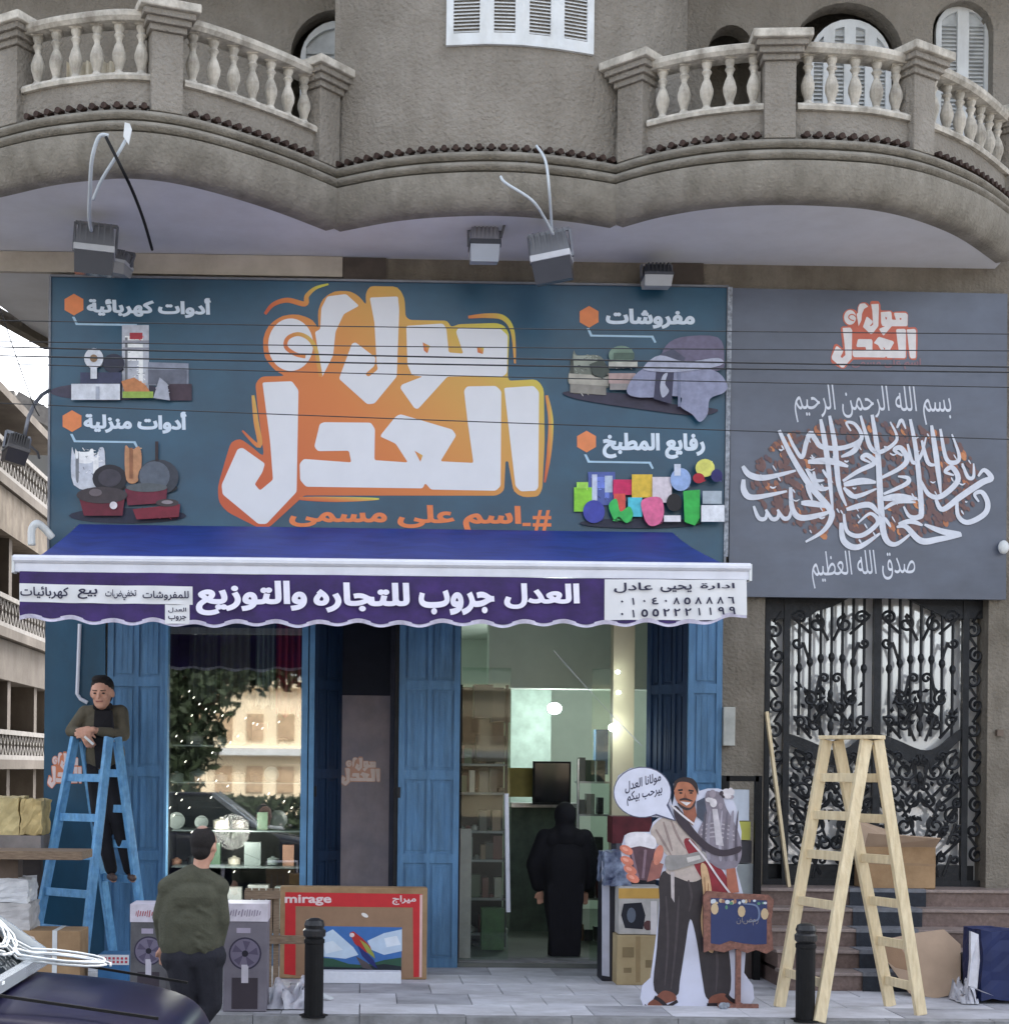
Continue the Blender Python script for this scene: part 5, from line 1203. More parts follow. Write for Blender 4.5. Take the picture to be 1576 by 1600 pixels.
# ================================================================ STANDEE (flat printed cut-out of a juice seller)
YSt = -2.35
st = thing('standee', 'life size cardboard cut-out of a juice seller with a white speech bubble', 'standee', at(1085, 1577, YSt))
def sp_(name, rgb, pts, lay, mt=None): return sheet(name, [soft(pts)], mt or mott(rgb), st, YSt-.0025-.0012*lay)
OUT = [(1000,1560),(1003,1540),(1016,1528),(1020,1500),(1028,1440),(1032,1376),(1012,1372),(985,1372),(972,1350),(970,1325),(976,1305),(1000,1300),(1015,1300),(1020,1285),(1030,1277),(990,1275),(968,1258),(959,1232),(966,1212),(985,1200),(1015,1200),(1038,1212),(1046,1240),(1050,1260),(1054,1240),(1052,1225),(1062,1216),(1078,1215),(1088,1224),(1092,1236),(1106,1232),(1122,1232),(1140,1238),(1150,1262),(1158,1300),(1156,1340),(1150,1358),(1160,1395),(1165,1480),(1162,1520),(1176,1540),(1178,1560),(1168,1577),(1110,1579),(1080,1578),(1030,1579),(1006,1574)]
k = MB(); k.prism([(at(a, b_, YSt).x, at(a, b_, YSt).z) for a, b_ in OUT], YSt, YSt+.018); k.build('board', mat('white_board', (206, 208, 226), .5, .03, 3), st)
TR_ = (50, 44, 48)
sp_('printed_trousers', TR_, [(1035, 1362), (1100, 1362), (1108, 1400), (1128, 1440), (1140, 1500), (1138, 1556), (1106, 1562), (1097, 1530), (1088, 1470), (1078, 1436), (1070, 1480), (1062, 1530), (1056, 1556), (1022, 1548), (1026, 1480), (1030, 1420)], 1)
for pts in ([(1040,1400),(1043,1470),(1038,1540)], [(1060,1400),(1056,1470),(1048,1545)], [(1112,1440),(1120,1500),(1118,1550)], [(1075,1375),(1080,1400),(1076,1425)]): sp_('printed_crease', (70, 62, 66), stroke(pts, 4), 2)
for cx, cy, r_ in ((1034, 1566, .0), (1074, 1560, 0), ): pass
sp_('printed_foot', (128, 76, 60), [(1012, 1568), (1022, 1560), (1036, 1548), (1052, 1552), (1056, 1562), (1040, 1568), (1028, 1575), (1014, 1576)], 1); sp_('printed_sandal', (36, 26, 32), stroke([(1006, 1571), (1020, 1578), (1040, 1574), (1058, 1564)], 5, False), 2); sp_('printed_sandal', (36, 26, 32), stroke([(1022, 1558), (1032, 1564), (1040, 1572)], 6, False), 2)
sp_('printed_foot', (128, 76, 60), [(1106, 1566), (1112, 1556), (1130, 1552), (1140, 1560), (1160, 1568), (1166, 1576), (1142, 1578), (1130, 1566), (1112, 1572)], 1); sp_('printed_sandal', (36, 26, 32), stroke([(1104, 1570), (1124, 1570), (1140, 1576), (1168, 1579)], 5, False), 2); sp_('printed_sandal', (36, 26, 32), stroke([(1134, 1554), (1142, 1562), (1154, 1568)], 6, False), 2)
sp_('printed_shirt', (186, 172, 164), [(1028, 1282), (1044, 1276), (1060, 1284), (1076, 1300), (1096, 1330), (1100, 1366), (1082, 1378), (1060, 1372), (1040, 1362), (1046, 1344), (1036, 1330), (1022, 1312), (1016, 1298)], 1)
for pts in ([(1036,1284),(1044,1310),(1050,1330)], [(1048,1282),(1058,1306),(1070,1326)], [(1024,1296),(1036,1316),(1048,1336)]): sp_('printed_fold', (150, 132, 128), stroke(pts, 4), 2)
sp_('printed_waistcoat', (140, 40, 52), [(1068, 1316), (1080, 1312), (1104, 1344), (1128, 1360), (1140, 1392), (1112, 1396), (1098, 1376), (1086, 1356)], 2)
sp_('printed_neck', (150, 92, 72), [(1062, 1250), (1084, 1250), (1088, 1274), (1082, 1290), (1070, 1280)], 2)
sp_('printed_head', (176, 112, 84), [(1053, 1236), (1056, 1224), (1070, 1219), (1084, 1224), (1088, 1240), (1084, 1256), (1074, 1264), (1062, 1258), (1055, 1248)], 3)
sp_('printed_hair', (44, 32, 36), [(1052, 1236), (1053, 1222), (1064, 1215), (1080, 1216), (1089, 1226), (1090, 1242), (1085, 1232), (1076, 1223), (1060, 1222), (1055, 1230)], 4)
for pts in ([(1059, 1235), (1066, 1234)], [(1075, 1235), (1083, 1236)]): sp_('printed_brow', (50, 34, 34), stroke(pts, 3, False), 4)
for e in (1063, 1079): sp_('printed_eye', (40, 28, 32), ellip(e, 1239, 2.6, 1.4, 8), 4)
sp_('printed_nose', (140, 84, 62), [(1070, 1238), (1067, 1247), (1073, 1248)], 4)
sp_('printed_moustache', (52, 38, 42), stroke([(1061, 1250), (1070, 1248.5), (1082, 1252)], 3.5), 4); sp_('printed_smile', (226, 220, 222), [(1062, 1252), (1079, 1254), (1072, 1259)], 5)
sp_('printed_beard', (60, 46, 50), [(1058, 1254), (1063, 1262), (1074, 1266), (1084, 1260), (1086, 1250), (1079, 1261), (1070, 1261)], 4)
# big metal vessel with strap
sp_('printed_vessel', (132, 124, 136), [(1102, 1240), (1112, 1236), (1126, 1240), (1134, 1262), (1146, 1284), (1156, 1310), (1158, 1336), (1148, 1356), (1126, 1358), (1108, 1346), (1092, 1322), (1090, 1300), (1098, 1280)], 3)
sp_('printed_vessel_neck', (70, 76, 92), [(1088, 1252), (1100, 1246), (1104, 1270), (1098, 1284), (1088, 1276)], 4)
for j in range(4): sp_('printed_band', (176, 168, 176), stroke([(1096+j*-1, 1290+j*7), (1118, 1286+j*7), (1144+j*2, 1292+j*7)], 2.2, False), 4)
sp_('printed_highlight', (196, 190, 196), [(1112, 1264), (1120, 1264), (1130, 1322), (1118, 1320)], 5)
rr_ = random.Random(9)
for j, (xa, xb, c_) in enumerate(((1096, 1101, 92), (1103, 1108, 150), (1122, 1126, 168), (1130, 1135, 112), (1138, 1144, 146), (1147, 1151, 88))):
    sp_('printed_sheen', (c_, c_-6, c_+6), [(xa+4, 1272), (xb+2, 1270), (xb, 1310), (xb+1, 1342), (xa+1, 1342), (xa, 1310)], 4)
for j in range(14): sp_('printed_flower', rr_.choice([(214, 208, 212), (96, 84, 94), (150, 140, 150), (60, 50, 60)]), ellip(rr_.uniform(1104, 1146), rr_.uniform(1234, 1262), rr_.uniform(3, 6), rr_.uniform(3, 7), 7), 5+j % 3)
sp_('printed_strap', (58, 48, 58), [(1052, 1262), (1060, 1262), (1084, 1296), (1106, 1318), (1130, 1328), (1156, 1322), (1154, 1332), (1128, 1338), (1104, 1330), (1074, 1304), (1056, 1282)], 7)
sp_('printed_sash', (222, 216, 220), stroke([(1048, 1258), (1066, 1274), (1084, 1288)], 3, False), 8); sp_('printed_sash', (214, 206, 210), stroke([(1076, 1312), (1100, 1340), (1122, 1372), (1140, 1396)], 3, False), 8)
sp_('printed_belt', (150, 146, 144), [(1040, 1338), (1066, 1336), (1098, 1330), (1102, 1344), (1078, 1352), (1044, 1360)], 6); sp_('printed_belt_shine', (206, 200, 196), [(1072, 1340), (1092, 1336), (1094, 1342), (1074, 1348)], 7)
sp_('printed_towel', (206, 170, 130), [(1094, 1352), (1104, 1356), (1112, 1400), (1108, 1440), (1114, 1486), (1102, 1480), (1094, 1440), (1098, 1400)], 7)
for pts in ([(1100,1370),(1102,1420),(1104,1470)], [(1106,1380),(1105,1430),(1109,1478)]): sp_('printed_fold', (160, 112, 76), stroke(pts, 2), 8)
sp_('printed_tassel', (186, 176, 176), [(1047, 1362), (1053, 1362), (1053, 1410), (1048, 1402)], 3)
sp_('printed_arm', (170, 104, 84), [(1134, 1358), (1148, 1356), (1154, 1394), (1136, 1396)], 3)
# glass of drink in the hand
sp_('printed_glass', (86, 60, 70), [(980, 1318), (1024, 1322), (1012, 1376), (990, 1374)], 3); sp_('printed_froth', (224, 220, 226), [(976, 1306), (990, 1300), (1012, 1302), (1024, 1312), (1022, 1326), (1000, 1322), (980, 1324)], 4)
for a, b_ in (((986, 1328), (996, 1372)), ((1008, 1328), (1004, 1372))): sp_('printed_glass_rib', (128, 104, 116), stroke([a, b_], 4, False), 4)
for j, (cx, cy) in enumerate(((978, 1328), (979, 1345), (984, 1359), (988, 1372))): sp_('printed_finger', (206, 122, 100), ellip(cx, cy, 11, 6.5, 12, .5), 5); sp_('printed_knuckle', (226, 156, 136), ellip(cx-2, cy-1.5, 5, 2.5, 8, .5), 6)
sp_('printed_thumb', (196, 124, 104), ellip(1028, 1336, 7, 16, 12, .25), 5); sp_('printed_palm', (150, 96, 88), [(1018, 1344), (1036, 1350), (1030, 1372), (1010, 1378)], 3)
# speech bubble
bub = MB(); bp = ellip(1003, 1238, 43, 38, 30); pts = [(x_, y_) for x_, y_ in bp]
sheet('speech_bubble', [ellip(1003, 1238, 44, 38.5, 30), [(1014, 1268), (1036, 1250), (1053, 1281)]], flat((214, 216, 232)), st, YSt-.012)
sheet('bubble_rim', [ellip(1003, 1238, 45.5, 40, 30), [(1011, 1270), (1040, 1248), (1055, 1283)]], flat((84, 86, 110)), st, YSt-.0112)
lettering('مولانا العدل', (976, 1222, 1032, 1241), flat((60, 60, 84)), st, YSt-.0132, bold=.02, slope=-.30)
lettering('بيرحب بيكم', (979, 1238, 1034, 1260), flat((60, 60, 84)), st, YSt-.0132, bold=.02, slope=-.25)
k = MB(); k.beam((at(1085, 1500, YSt).x, YSt+.03, .9), (at(1085, 1500, YSt).x, YSt+.35, .0), .05, .02); k.build('strut', CARD, st)

# chalkboard sign
cbY = -2.42
cb = thing('chalkboard_sign', 'small blue chalkboard in a carved brown frame on a post beside the cut-out', 'sign', at(1155, 1563, cbY-.02))
def cq(a, b_, c_, d_, y0, y1): return at(a, b_, cbY), at(c_, d_, cbY)
FRM = [(1098,1400),(1104,1392),(1150,1396),(1200,1398),(1208,1406),(1204,1440),(1207,1484),(1196,1490),(1180,1484),(1166,1489),(1148,1482),(1130,1488),(1110,1484),(1099,1488)]
k = MB(); k.prism([(at(a, b_, cbY).x, at(a, b_, cbY).z) for a, b_ in FRM], cbY-.012, cbY+.02); k.build('frame', mat('carved_brown', (134, 92, 80), .6, .2, 30, .6, 60), cb, bevel=.004)
sheet('board', [[(1110, 1403), (1198, 1407), (1197, 1475), (1180, 1476), (1160, 1474), (1140, 1470), (1124, 1476), (1110, 1474)]], flat((48, 58, 100)), cb, cbY-.0135)
for j in range(20): a = rr_.uniform(1112, 1196); sheet('painted_ornament', [ellip(a, 1407+abs(rr_.gauss(0, 3)), rr_.uniform(2, 4), rr_.uniform(2, 4), 7)], flat(rr_.choice([(200, 176, 140), (90, 140, 110), (200, 206, 214), (150, 110, 90)])), cb, cbY-.0145-.0004*(j % 5))
for cx, cy in ((1116, 1420), (1158, 1424), (1194, 1428)): sheet('painted_lantern', [ellip(cx, cy, 6, 9, 10)], flat((196, 172, 138)), cb, cbY-.0165)
sheet('painted_crescent', [stroke([(1160, 1412), (1182, 1416), (1184, 1436), (1166, 1440)], 3)], flat((110, 124, 156)), cb, cbY-.0165)
lettering('رمضان', (1150, 1432, 1184, 1446), flat((140, 134, 130)), cb, cbY-.017, bold=.0)
k = MB(); a = at(1153.5, 1484, cbY); k.box((a.x-.02, cbY-.005, 0.0), (a.x+.02, cbY+.03, a.z)); k.build('post', mat('carved_brown', (134, 92, 80)), cb)
k = MB(); k.box((a.x-.16, cbY-.02, 0.0), (a.x+.16, cbY+.02, .03)); k.build('foot', mat('carved_brown', (134, 92, 80)), cb)
k = MB(); p_ = at(1130, 1572, -2.5); k.ell(p_, (.04, .03, .03)); k.ell(p_+V((.03, -.01, .01)), (.02, .02, .02)); k.build('crumpled_wrapper', mat('silver_tape', (150, 156, 166)), label='small crumpled silver wrapper at the feet of the cut-out', cat='litter')
# ================================================================ BOXES AND GOODS ON THE PAVEMENT
def pbox(name, px0, pyt, px1, pyb, Yf, depth, mt, label, cat='box', z0=None, group=None, rot=0):
    """box whose street face spans the pixel rectangle at plane Yf"""
    a = at(px0, pyb, Yf); b_ = at(px1, pyt, Yf); zb_ = a.z if z0 is None else z0
    t = thing(name, label, cat, ((a.x+b_.x)/2, Yf+depth/2, zb_), group)
    k = MB(); k.box((a.x, Yf, zb_), (b_.x, Yf+depth, b_.z)); k.build('carton', mt, t, bevel=.006); return t, a.x, b_.x, zb_, b_.z
FANB = mat('mauve_carton', (126, 121, 130), .6, .08, 3, .1, 60, rgb2=(106, 100, 110)); FANB2 = mat('dark_fan_carton', (72, 70, 74), .6, .3, 5, .1, 60, rgb2=(104, 102, 104))
def fanbox(px0, pyt, px1, pyb, Yf, mt, label, txt, dark=(52, 46, 66)):
    t, x0, x1, z0, z1 = pbox('fan_box', px0, pyt, px1, pyb, Yf, .34, mt, label, z0=0.0)
    y = Yf-.001; w = x1-x0; hh = 27/ (FPX/(Yf+15))
    def rect(nm, u0, v0, u1, v1, c, l=0): return sheet(nm, [[(x0+w*u0, v0), (x0+w*u1, v0), (x0+w*u1, v1), (x0+w*u0, v1)]], c if not isinstance(c, tuple) else flat(c), t, y-.001*l, px=False)
    k = MB(); k.box((x0-.004, Yf-.006, z1-hh), (x1+.004, Yf+.34, z1+.004)); k.build('label_band', mat('label_white', (212, 204, 214), .5), t)
    cx, cz, r_ = x0+w*.5, z0+(z1-z0)*.54, min(.125, w*.40)
    sheet('printed_fan_guard', [ellip(cx, cz, r_, r_, 28)], flat(dark), t, y, px=False); sheet('printed_fan_disc', [ellip(cx, cz, r_*.9, r_*.9, 28)], flat((116, 108, 128)), t, y-.001, px=False)
    for j in range(5): a = j*1.257; sheet('printed_fan_blade', [[(cx+r_*.15*math.cos(a), cz+r_*.15*math.sin(a)), (cx+r_*.8*math.cos(a-.1), cz+r_*.8*math.sin(a-.1)), (cx+r_*.8*math.cos(a+.5), cz+r_*.8*math.sin(a+.5))]], flat((88, 80, 102)), t, y-.002, px=False)
    sheet('printed_fan_hub', [ellip(cx, cz, r_*.2, r_*.2, 12)], flat((34, 30, 44)), t, y-.003, px=False)
    rect('printed_fan_pole', .47, z0+.1, .53, cz-r_, (52, 42, 56)); rect('printed_fan_foot', .2, z0+.02, .8, z0+.26, (60, 52, 60))
    rect('printed_slip', .42, z0+.22, .58, z0+.36, (196, 190, 200), 1); rect('printed_caption', .3, z1-hh-.09, .62, z1-hh-.05, (170, 160, 178))
    q_ = random.Random(int(px0)); L = []; u = .14
    while u < .84: du = q_.uniform(.03, .06); v = q_.uniform(0, .1); L.append([(x0+w*u, z1-hh*(.72-v)), (x0+w*(u+du*.45), z1-hh*(.72-v)), (x0+w*(u+du), z1-hh*(.3+v)), (x0+w*(u+du*.5), z1-hh*(.3+v))]); u += du+.012
    sheet('lettering', L, flat((170, 60, 70)) if 'left' in label else flat((140, 128, 146)), t, Yf-.008, px=False); return t
fanbox(203, 1414, 262, 1560, -2.55, FANB2, 'grey fan carton with red lettered white band on the left of the man', None)
fanbox(348, 1413, 418, 1590, -3.0+.16, FANB, 'mauve fan carton with white band right of the man at the kerb', None)
t, x0, x1, z0, z1 = pbox('striped_box', 153, 1492, 202, 1512, -1.55, .3, mat('blue_crate', (54, 108, 156), .6), 'low blue box with a red checked label beside the blue ladder', z0=0)
for j in range(7):
    for i in range(2): sheet('printed_check', [[(x0+.02+j*.035, z1-.04-i*.03), (x0+.04+j*.035, z1-.04-i*.03), (x0+.04+j*.035, z1-.02-i*.03), (x0+.02+j*.035, z1-.02-i*.03)]], flat((186, 60, 80)), t, -1.556, px=False)
k = MB(); k.box((x0, -1.554, z1-.085), (x1, -1.55, z1)); k.build('label', PRINTW, t)
# television carton
Yt = -.92
t = thing('television_box', 'wide red and cardboard television carton standing against the blue door', 'box', at(552, 1527, Yt))
a = at(438, 1385, Yt); c = at(668, 1389, Yt); zb_ = 0.0
k = MB(); k.box((a.x, Yt, zb_), (c.x, Yt+.16, a.z)); k.build('carton', CARD, t, bevel=.012)
S = lambda nm, rgb, pts, l=0: sheet(nm, [pts], flat(rgb), t, Yt-.0015-.001*l)
S('printed_band', (196, 40, 46), [(446, 1394), (660, 1397), (658, 1526), (646, 1527), (645, 1418), (462, 1416), (462, 1524), (444, 1522)])
S('printed_panel', (150, 118, 92), [(462, 1417), (645, 1419), (645, 1528), (462, 1525)], 0)
S('printed_edge', (220, 180, 176), [(656, 1398), (660, 1398), (659, 1527), (655, 1527)], 1)
lettering('mirage', (445, 1398, 518, 1415), flat((230, 206, 206)), t, Yt-.004, bold=.03, shaped=False); lettering('ميراج', (613, 1399, 650, 1414), flat((230, 206, 206)), t, Yt-.004, bold=.03)
S('printed_sky', (60, 110, 176), [(500, 1447), (628, 1449), (627, 1520), (500, 1518)], 1)
for pts, rgb in (([(500,1462),(520,1452),(536,1466),(552,1480),(560,1492),(540,1498),(500,1494)], (196, 214, 232)), ([(574,1470),(600,1458),(628,1452),(628,1486),(600,1492),(580,1484)], (190, 208, 228)), ([(600,1466),(620,1462),(626,1476),(604,1480)], (222, 230, 240)), ([(502,1474),(520,1470),(536,1484),(510,1490)], (220, 230, 240))): S('printed_cloud', rgb, pts, 2)
S('printed_hill', (44, 84, 66), [(500, 1496), (520, 1498), (545, 1506), (570, 1508), (600, 1500), (627, 1496), (627, 1520), (500, 1518)], 3); S('printed_hill', (30, 40, 50), [(500, 1510), (560, 1512), (600, 1506), (627, 1510), (627, 1520), (500, 1518)], 4)
S('printed_parrot', (176, 44, 40), [(546, 1458), (552, 1455), (566, 1466), (578, 1478), (584, 1494), (576, 1490), (562, 1482), (554, 1474)], 5); S('printed_parrot_wing', (150, 156, 70), [(562, 1468), (574, 1476), (584, 1490), (586, 1498), (574, 1488)], 6); S('printed_parrot_tail', (34, 44, 110), [(558, 1476), (572, 1488), (584, 1500), (590, 1514), (578, 1506), (566, 1494)], 6); S('printed_parrot_head', (224, 206, 206), ellip(550, 1461, 4, 3.5, 10), 6); S('printed_branch', (84, 76, 80), [(556, 1494), (574, 1504), (584, 1516), (566, 1512)], 5)
S('printed_mark', (232, 226, 220), ellip(570, 1430, 6, 3, 10, .5), 1)
t2, *_ = pbox('polystyrene_block', 500, 1519, 627, 1536, -1.2, .14, mat('polystyrene', (222, 224, 232), .8, .03, 30), 'long white polystyrene block lying in front of the television carton', 'packing block', z0=0)
# wooden rack left of it
rk = thing('wooden_rack', 'brown slatted wooden rack beside the television carton', 'rack', at(445, 1520, -1.45)); rx0, rx1 = at(383, 1450, -1.4).x, at(438, 1450, -1.4).x
for py in (1398, 1468): z_ = at(430, py, -1.5).z; k = MB(); k.box((rx0, -1.52, z_-.035), (rx1+(.22 if py == 1468 else 0), -1.48, z_+.035)); k.build('cross_board', OLDWOOD, rk)
for i in range(5): xx = rx0+(rx1-rx0)*(i+.5)/5; k = MB(); k.box((xx-.025, -1.475, 0), (xx+.025, -1.455, at(430, 1388, -1.46).z)); k.build('slat', OLDWOOD, rk)
# crumpled plastic on the paving
def crumple(px0, px1, Y, depth, h, mt, label, seed, name='plastic_sheet', n=22):
    rr = random.Random(seed); x0, x1 = at(px0, 1500, Y).x, at(px1, 1500, Y).x; k = MB(); vs = []; m = 12
    for j in range(m+1):
        for i in range(n+1):
            u, v = i/n, j/m; e = min(u, 1-u, v, 1-v)*6; vs.append((x0+(x1-x0)*u+rr.uniform(-.015, .015), Y+depth*v+rr.uniform(-.015, .015), .008+min(1, e)*h*(.35+.3*math.sin(u*9+v*4+seed)+.2*math.sin(u*23-v*11)+rr.uniform(0, .10))))
    k.add(vs, [(j*(n+1)+i, j*(n+1)+i+1, (j+1)*(n+1)+i+1, (j+1)*(n+1)+i) for j in range(m) for i in range(n)]); return k.build(name, mt, label=label, cat='plastic sheet', smooth=True)
PLW = mat('white_plastic_film', (206, 206, 214), .3, .1, 8)
crumple(414, 484, -2.75, 1.2, .16, PLW, 'crumpled white plastic sheeting beside the left bollard', 4)
k = MB(); p = at(507, 1548, -2.2); p.z = .01; k.add([p+V(q) for q in ((-.06, .04, .03), (.05, -.05, .0), (.08, -.02, .01), (-.03, .06, .05), (-.06, .04, 0), (-.03, .06, 0))], [(0, 1, 2, 3), (0, 3, 5, 4), (0, 4, 1), (3, 2, 5)]); k.build('paper_scrap', WHITE, label='small white paper scrap on the paving right of the left bollard', cat='litter')
# boxes left by the car
t, x0, x1, z0, z1 = pbox('cardboard_box', 8, 1455, 126, 1530, -1.75, .4, CARD, 'brown cardboard box with a pale strap left of the blue ladder', z0=0)
k = MB(); xs_ = x0+(x1-x0)*.66; k.box((xs_-.02, -1.756, 0), (xs_+.02, -1.35, z1+.004)); k.build('strap', WHITE, t)
sheet('label', [ellip(48, 1468, 8, 6, 8)], flat((222, 210, 200)), t, -1.757)
def bundle(px0, pyt, px1, pyb, Y, mt, label, group=None):
    a = at(px0, pyb, Y); b_ = at(px1, pyt, Y); k = MB(); rr = random.Random(int(pyt)); nx, nz = 10, 4; w = b_.x-a.x; h = b_.z-a.z
    k.box((a.x, Y, a.z), (b_.x, Y+.4, b_.z)); me = k; o = k.build('wrapped_bundle', mt, label=label, cat='bundle', group=group)
    bm = bmesh.new(); bm.from_mesh(o.data); bmesh.ops.subdivide_edges(bm, edges=bm.edges, cuts=6, use_grid_fill=True)
    for v in bm.verts: v.co += V((rr.uniform(-1, 1), rr.uniform(-1, 1), rr.uniform(-1, 1)))*.012; 
    bmesh.ops.smooth_vert(bm, verts=bm.verts, factor=.5); bm.to_mesh(o.data); bm.free(); return o
bundle(-60, 1374, 44, 1410, -1.7, mat('white_wrap', (214, 214, 216), .4, .1, 8), 'upper white wrapped bundle on the stack at the left edge')
bundle(-60, 1411, 47, 1454, -1.72, mat('greyish_wrap', (186, 182, 180), .5, .12, 8), 'lower greyish wrapped bundle on the stack at the left edge')
k = MB(); a = at(-40, 1328, -1.9); c = at(132, 1343, -1.9); k.box((a.x, -2.0, c.z), (c.x, -1.5, a.z)); k.build('timber_plank', OLDWOOD, label='old grey brown timber plank jutting in from the left edge', cat='plank', bevel=.005)
k = MB(); a = at(-40, 1343, -1.6); c = at(28, 1376, -1.6); k.box((a.x, -1.6, c.z), (c.x, -1.4, a.z)); k.build('wooden_block', mat('brown_block', (110, 96, 86), .9), label='brown block under the timber plank at the left edge', cat='block')
for i, (a0, b0, c0, d0, rgb) in enumerate(((-30, 1246, 30, 1318, (196, 178, 130)), (32, 1250, 66, 1304, (190, 168, 118)))):
    bundle(a0, b0, c0, d0, -.9-.05*i, mat('yellow_sack%d' % i, rgb, .8, .15, 6, .4, 30), ['large yellowish sack at the far left edge above the plank', 'small yellowish sack beside the teal sheet above the plank'][i])
k = MB(); a = at(-30, 1305, -1.0); c = at(64, 1328, -1.0); k.box((a.x, -1.0, c.z), (c.x, -.6, a.z)); k.build('grey_crate', mat('grey_crate', (128, 120, 116), .8, .15, 5), label='grey brown crate between the plank and the yellowish sacks', cat='crate')
k = MB(); a = at(-30, 1340, -.5); k.box((a.x, -.6, 0), (at(68, 1340, -.5).x, -.5, a.z)); k.build('stall_back', mat('stall_dark', (60, 54, 52), .9), label='dark board behind the stacked bundles at the left edge', cat='board')
# stack right of the doorway
t, x0, x1, z0, z1 = pbox('speaker_box', 940, 1342, 961, 1528, -.9, .3, mat('dark_unit', (34, 34, 44), .5), 'tall narrow black unit with a white face right of the doorway', 'unit', z0=0)
sheet('front_face', [[(940, 1345), (952, 1345), (952, 1526), (940, 1524)]], flat((190, 192, 206)), t, -.903)
t, *_ = pbox('cardboard_box', 963, 1462, 1030, 1536, -1.15, .4, mat('cardboard_tan', (178, 160, 124), .9, .08, 4, .15, 60, rgb2=(160, 140, 104)), 'tan cardboard box at the bottom of the stack right of the doorway', z0=0)
sheet('packing_tape', [[(993, 1463), (1000, 1463), (1000, 1535), (993, 1535)]], flat((150, 128, 92)), t, -1.152)
for q_ in ((972, 1480, 990, 1496), (1008, 1500, 1022, 1512), (974, 1512, 986, 1520)): sheet('printed_mark', [rc(*q_)], flat((130, 112, 80)), t, -1.152)
zt_ = at(1000, 1461, -1.15).z
t, x0, x1, z0, z1 = pbox('kettle_box', 966, 1386, 1034, 1461, -1.12, .34, mat('kettle_carton', (188, 184, 180), .6), 'printed appliance box with a black kettle picture in the stack right of the doorway', z0=zt_+.001)
S = lambda nm, rgb, pts, l=0: sheet(nm, [pts], flat(rgb), t, -1.122-.001*l)
S('printed_band', (206, 162, 84), [(966, 1388), (1034, 1388), (1034, 1404), (966, 1404)]); S('printed_kettle', (30, 32, 42), [(974, 1412), (1002, 1410), (1008, 1430), (1004, 1452), (976, 1450), (970, 1430)]); S('printed_shine', (96, 104, 118), ellip(986, 1430, 7, 12, 12), 1); S('printed_cup', (90, 60, 60), ellip(1012, 1446, 7, 8, 10), 1); S('printed_edge', (220, 214, 214), rc(1016, 1408, 1026, 1460), 1)
bundle(944, 1332, 986, 1384, -1.0, mat('blue_white_bag', (150, 162, 186), .4, .3, 9, rgb2=(40, 48, 80)), 'blue and white plastic bag on top of the stack right of the doorway')
t, *_ = pbox('maroon_box', 956, 1276, 1018, 1318, -.6, .3, mat('maroon_carton', (92, 34, 42), .7, .2, 6), 'maroon box behind the speech bubble of the cut-out')
t, *_ = pbox('carton_stack', 962, 1318, 1014, 1342, -.6, .3, mat('grey_carton', (84, 84, 92), .7, .2, 6), 'grey carton under the maroon box behind the cut-out')
k = MB(); a = at(985, 1405, -.45); k.box((at(957, 1400, -.45).x, -.58, 0), (at(1020, 1400, -.45).x, -.3, at(985, 1343, -.45).z)); k.build('display_table', mat('table_dark', (46, 44, 50), .8), label='dark display table behind the stack right of the doorway', cat='table')
# frame stand right of the cut-out
fs = thing('display_stand', 'black framed display stand with white and yellow goods right of the cut-out', 'display stand', at(1160, 1500, -.75))
k = MB()
for px in (1133, 1184): a = at(px, 1212, -.7); k.box((a.x-.03, -.73, 0), (a.x+.03, -.67, a.z))
a, c = at(1133, 1212, -.7), at(1184, 1212, -.7); k.box((a.x, -.73, a.z-.05), (c.x, -.67, a.z)); k.build('frame', BLACK, fs)
for nm, rgb, bx in (('white_pack', (206, 214, 226), (1142, 1234, 1170, 1282)), ('yellow_pack', (190, 188, 90), (1144, 1284, 1172, 1312)), ('pale_pack', (150, 156, 158), (1142, 1350, 1176, 1400)), ('dark_pack', (60, 58, 64), (1144, 1314, 1174, 1348))):
    a, c = at(bx[0], bx[3], -.66), at(bx[2], bx[1], -.66); k = MB(); k.box((a.x, -.66, a.z), (c.x, -.5, c.z)); k.build(nm, flat(rgb), fs)
k = MB(); a, c = at(1133, 1404, -.66), at(1187, 1500, -.66); k.box((a.x, -.66, 0), (c.x, -.5, a.z)); k.build('lower_board', mat('stand_board', (70, 60, 58), .8), fs)
# meter box on the pier
k = MB(); a, c = at(1128, 1165, -.06), at(1147, 1105, -.06); k.box((a.x, -.10, a.z), (c.x, -.003, c.z)); k.build('meter_box', mat('meter_grey', (176, 178, 172), .5), label='pale electricity meter box on the wall between shop and gate', cat='meter box', bevel=.006)
k = MB(); a = at(1560, 1145, -.02); k.cbox((a.x, -.03, a.z), (.06, .05, .06)); k.build('door_bell', mat('bell_brown', (110, 96, 84), .6), label='small doorbell on the stucco wall right of the gate', cat='doorbell')
# plank leaning on the gate
k = MB(); p, q = at(1232, 1372, -.12), at(1197, 1112, -.02); p.z = GZ; k.beam(p, q, .055, .03, (0, 1, 0)); k.build('pine_plank', PINE, label='thin pine batten leaning on the left side of the gate', cat='plank', bevel=.003)
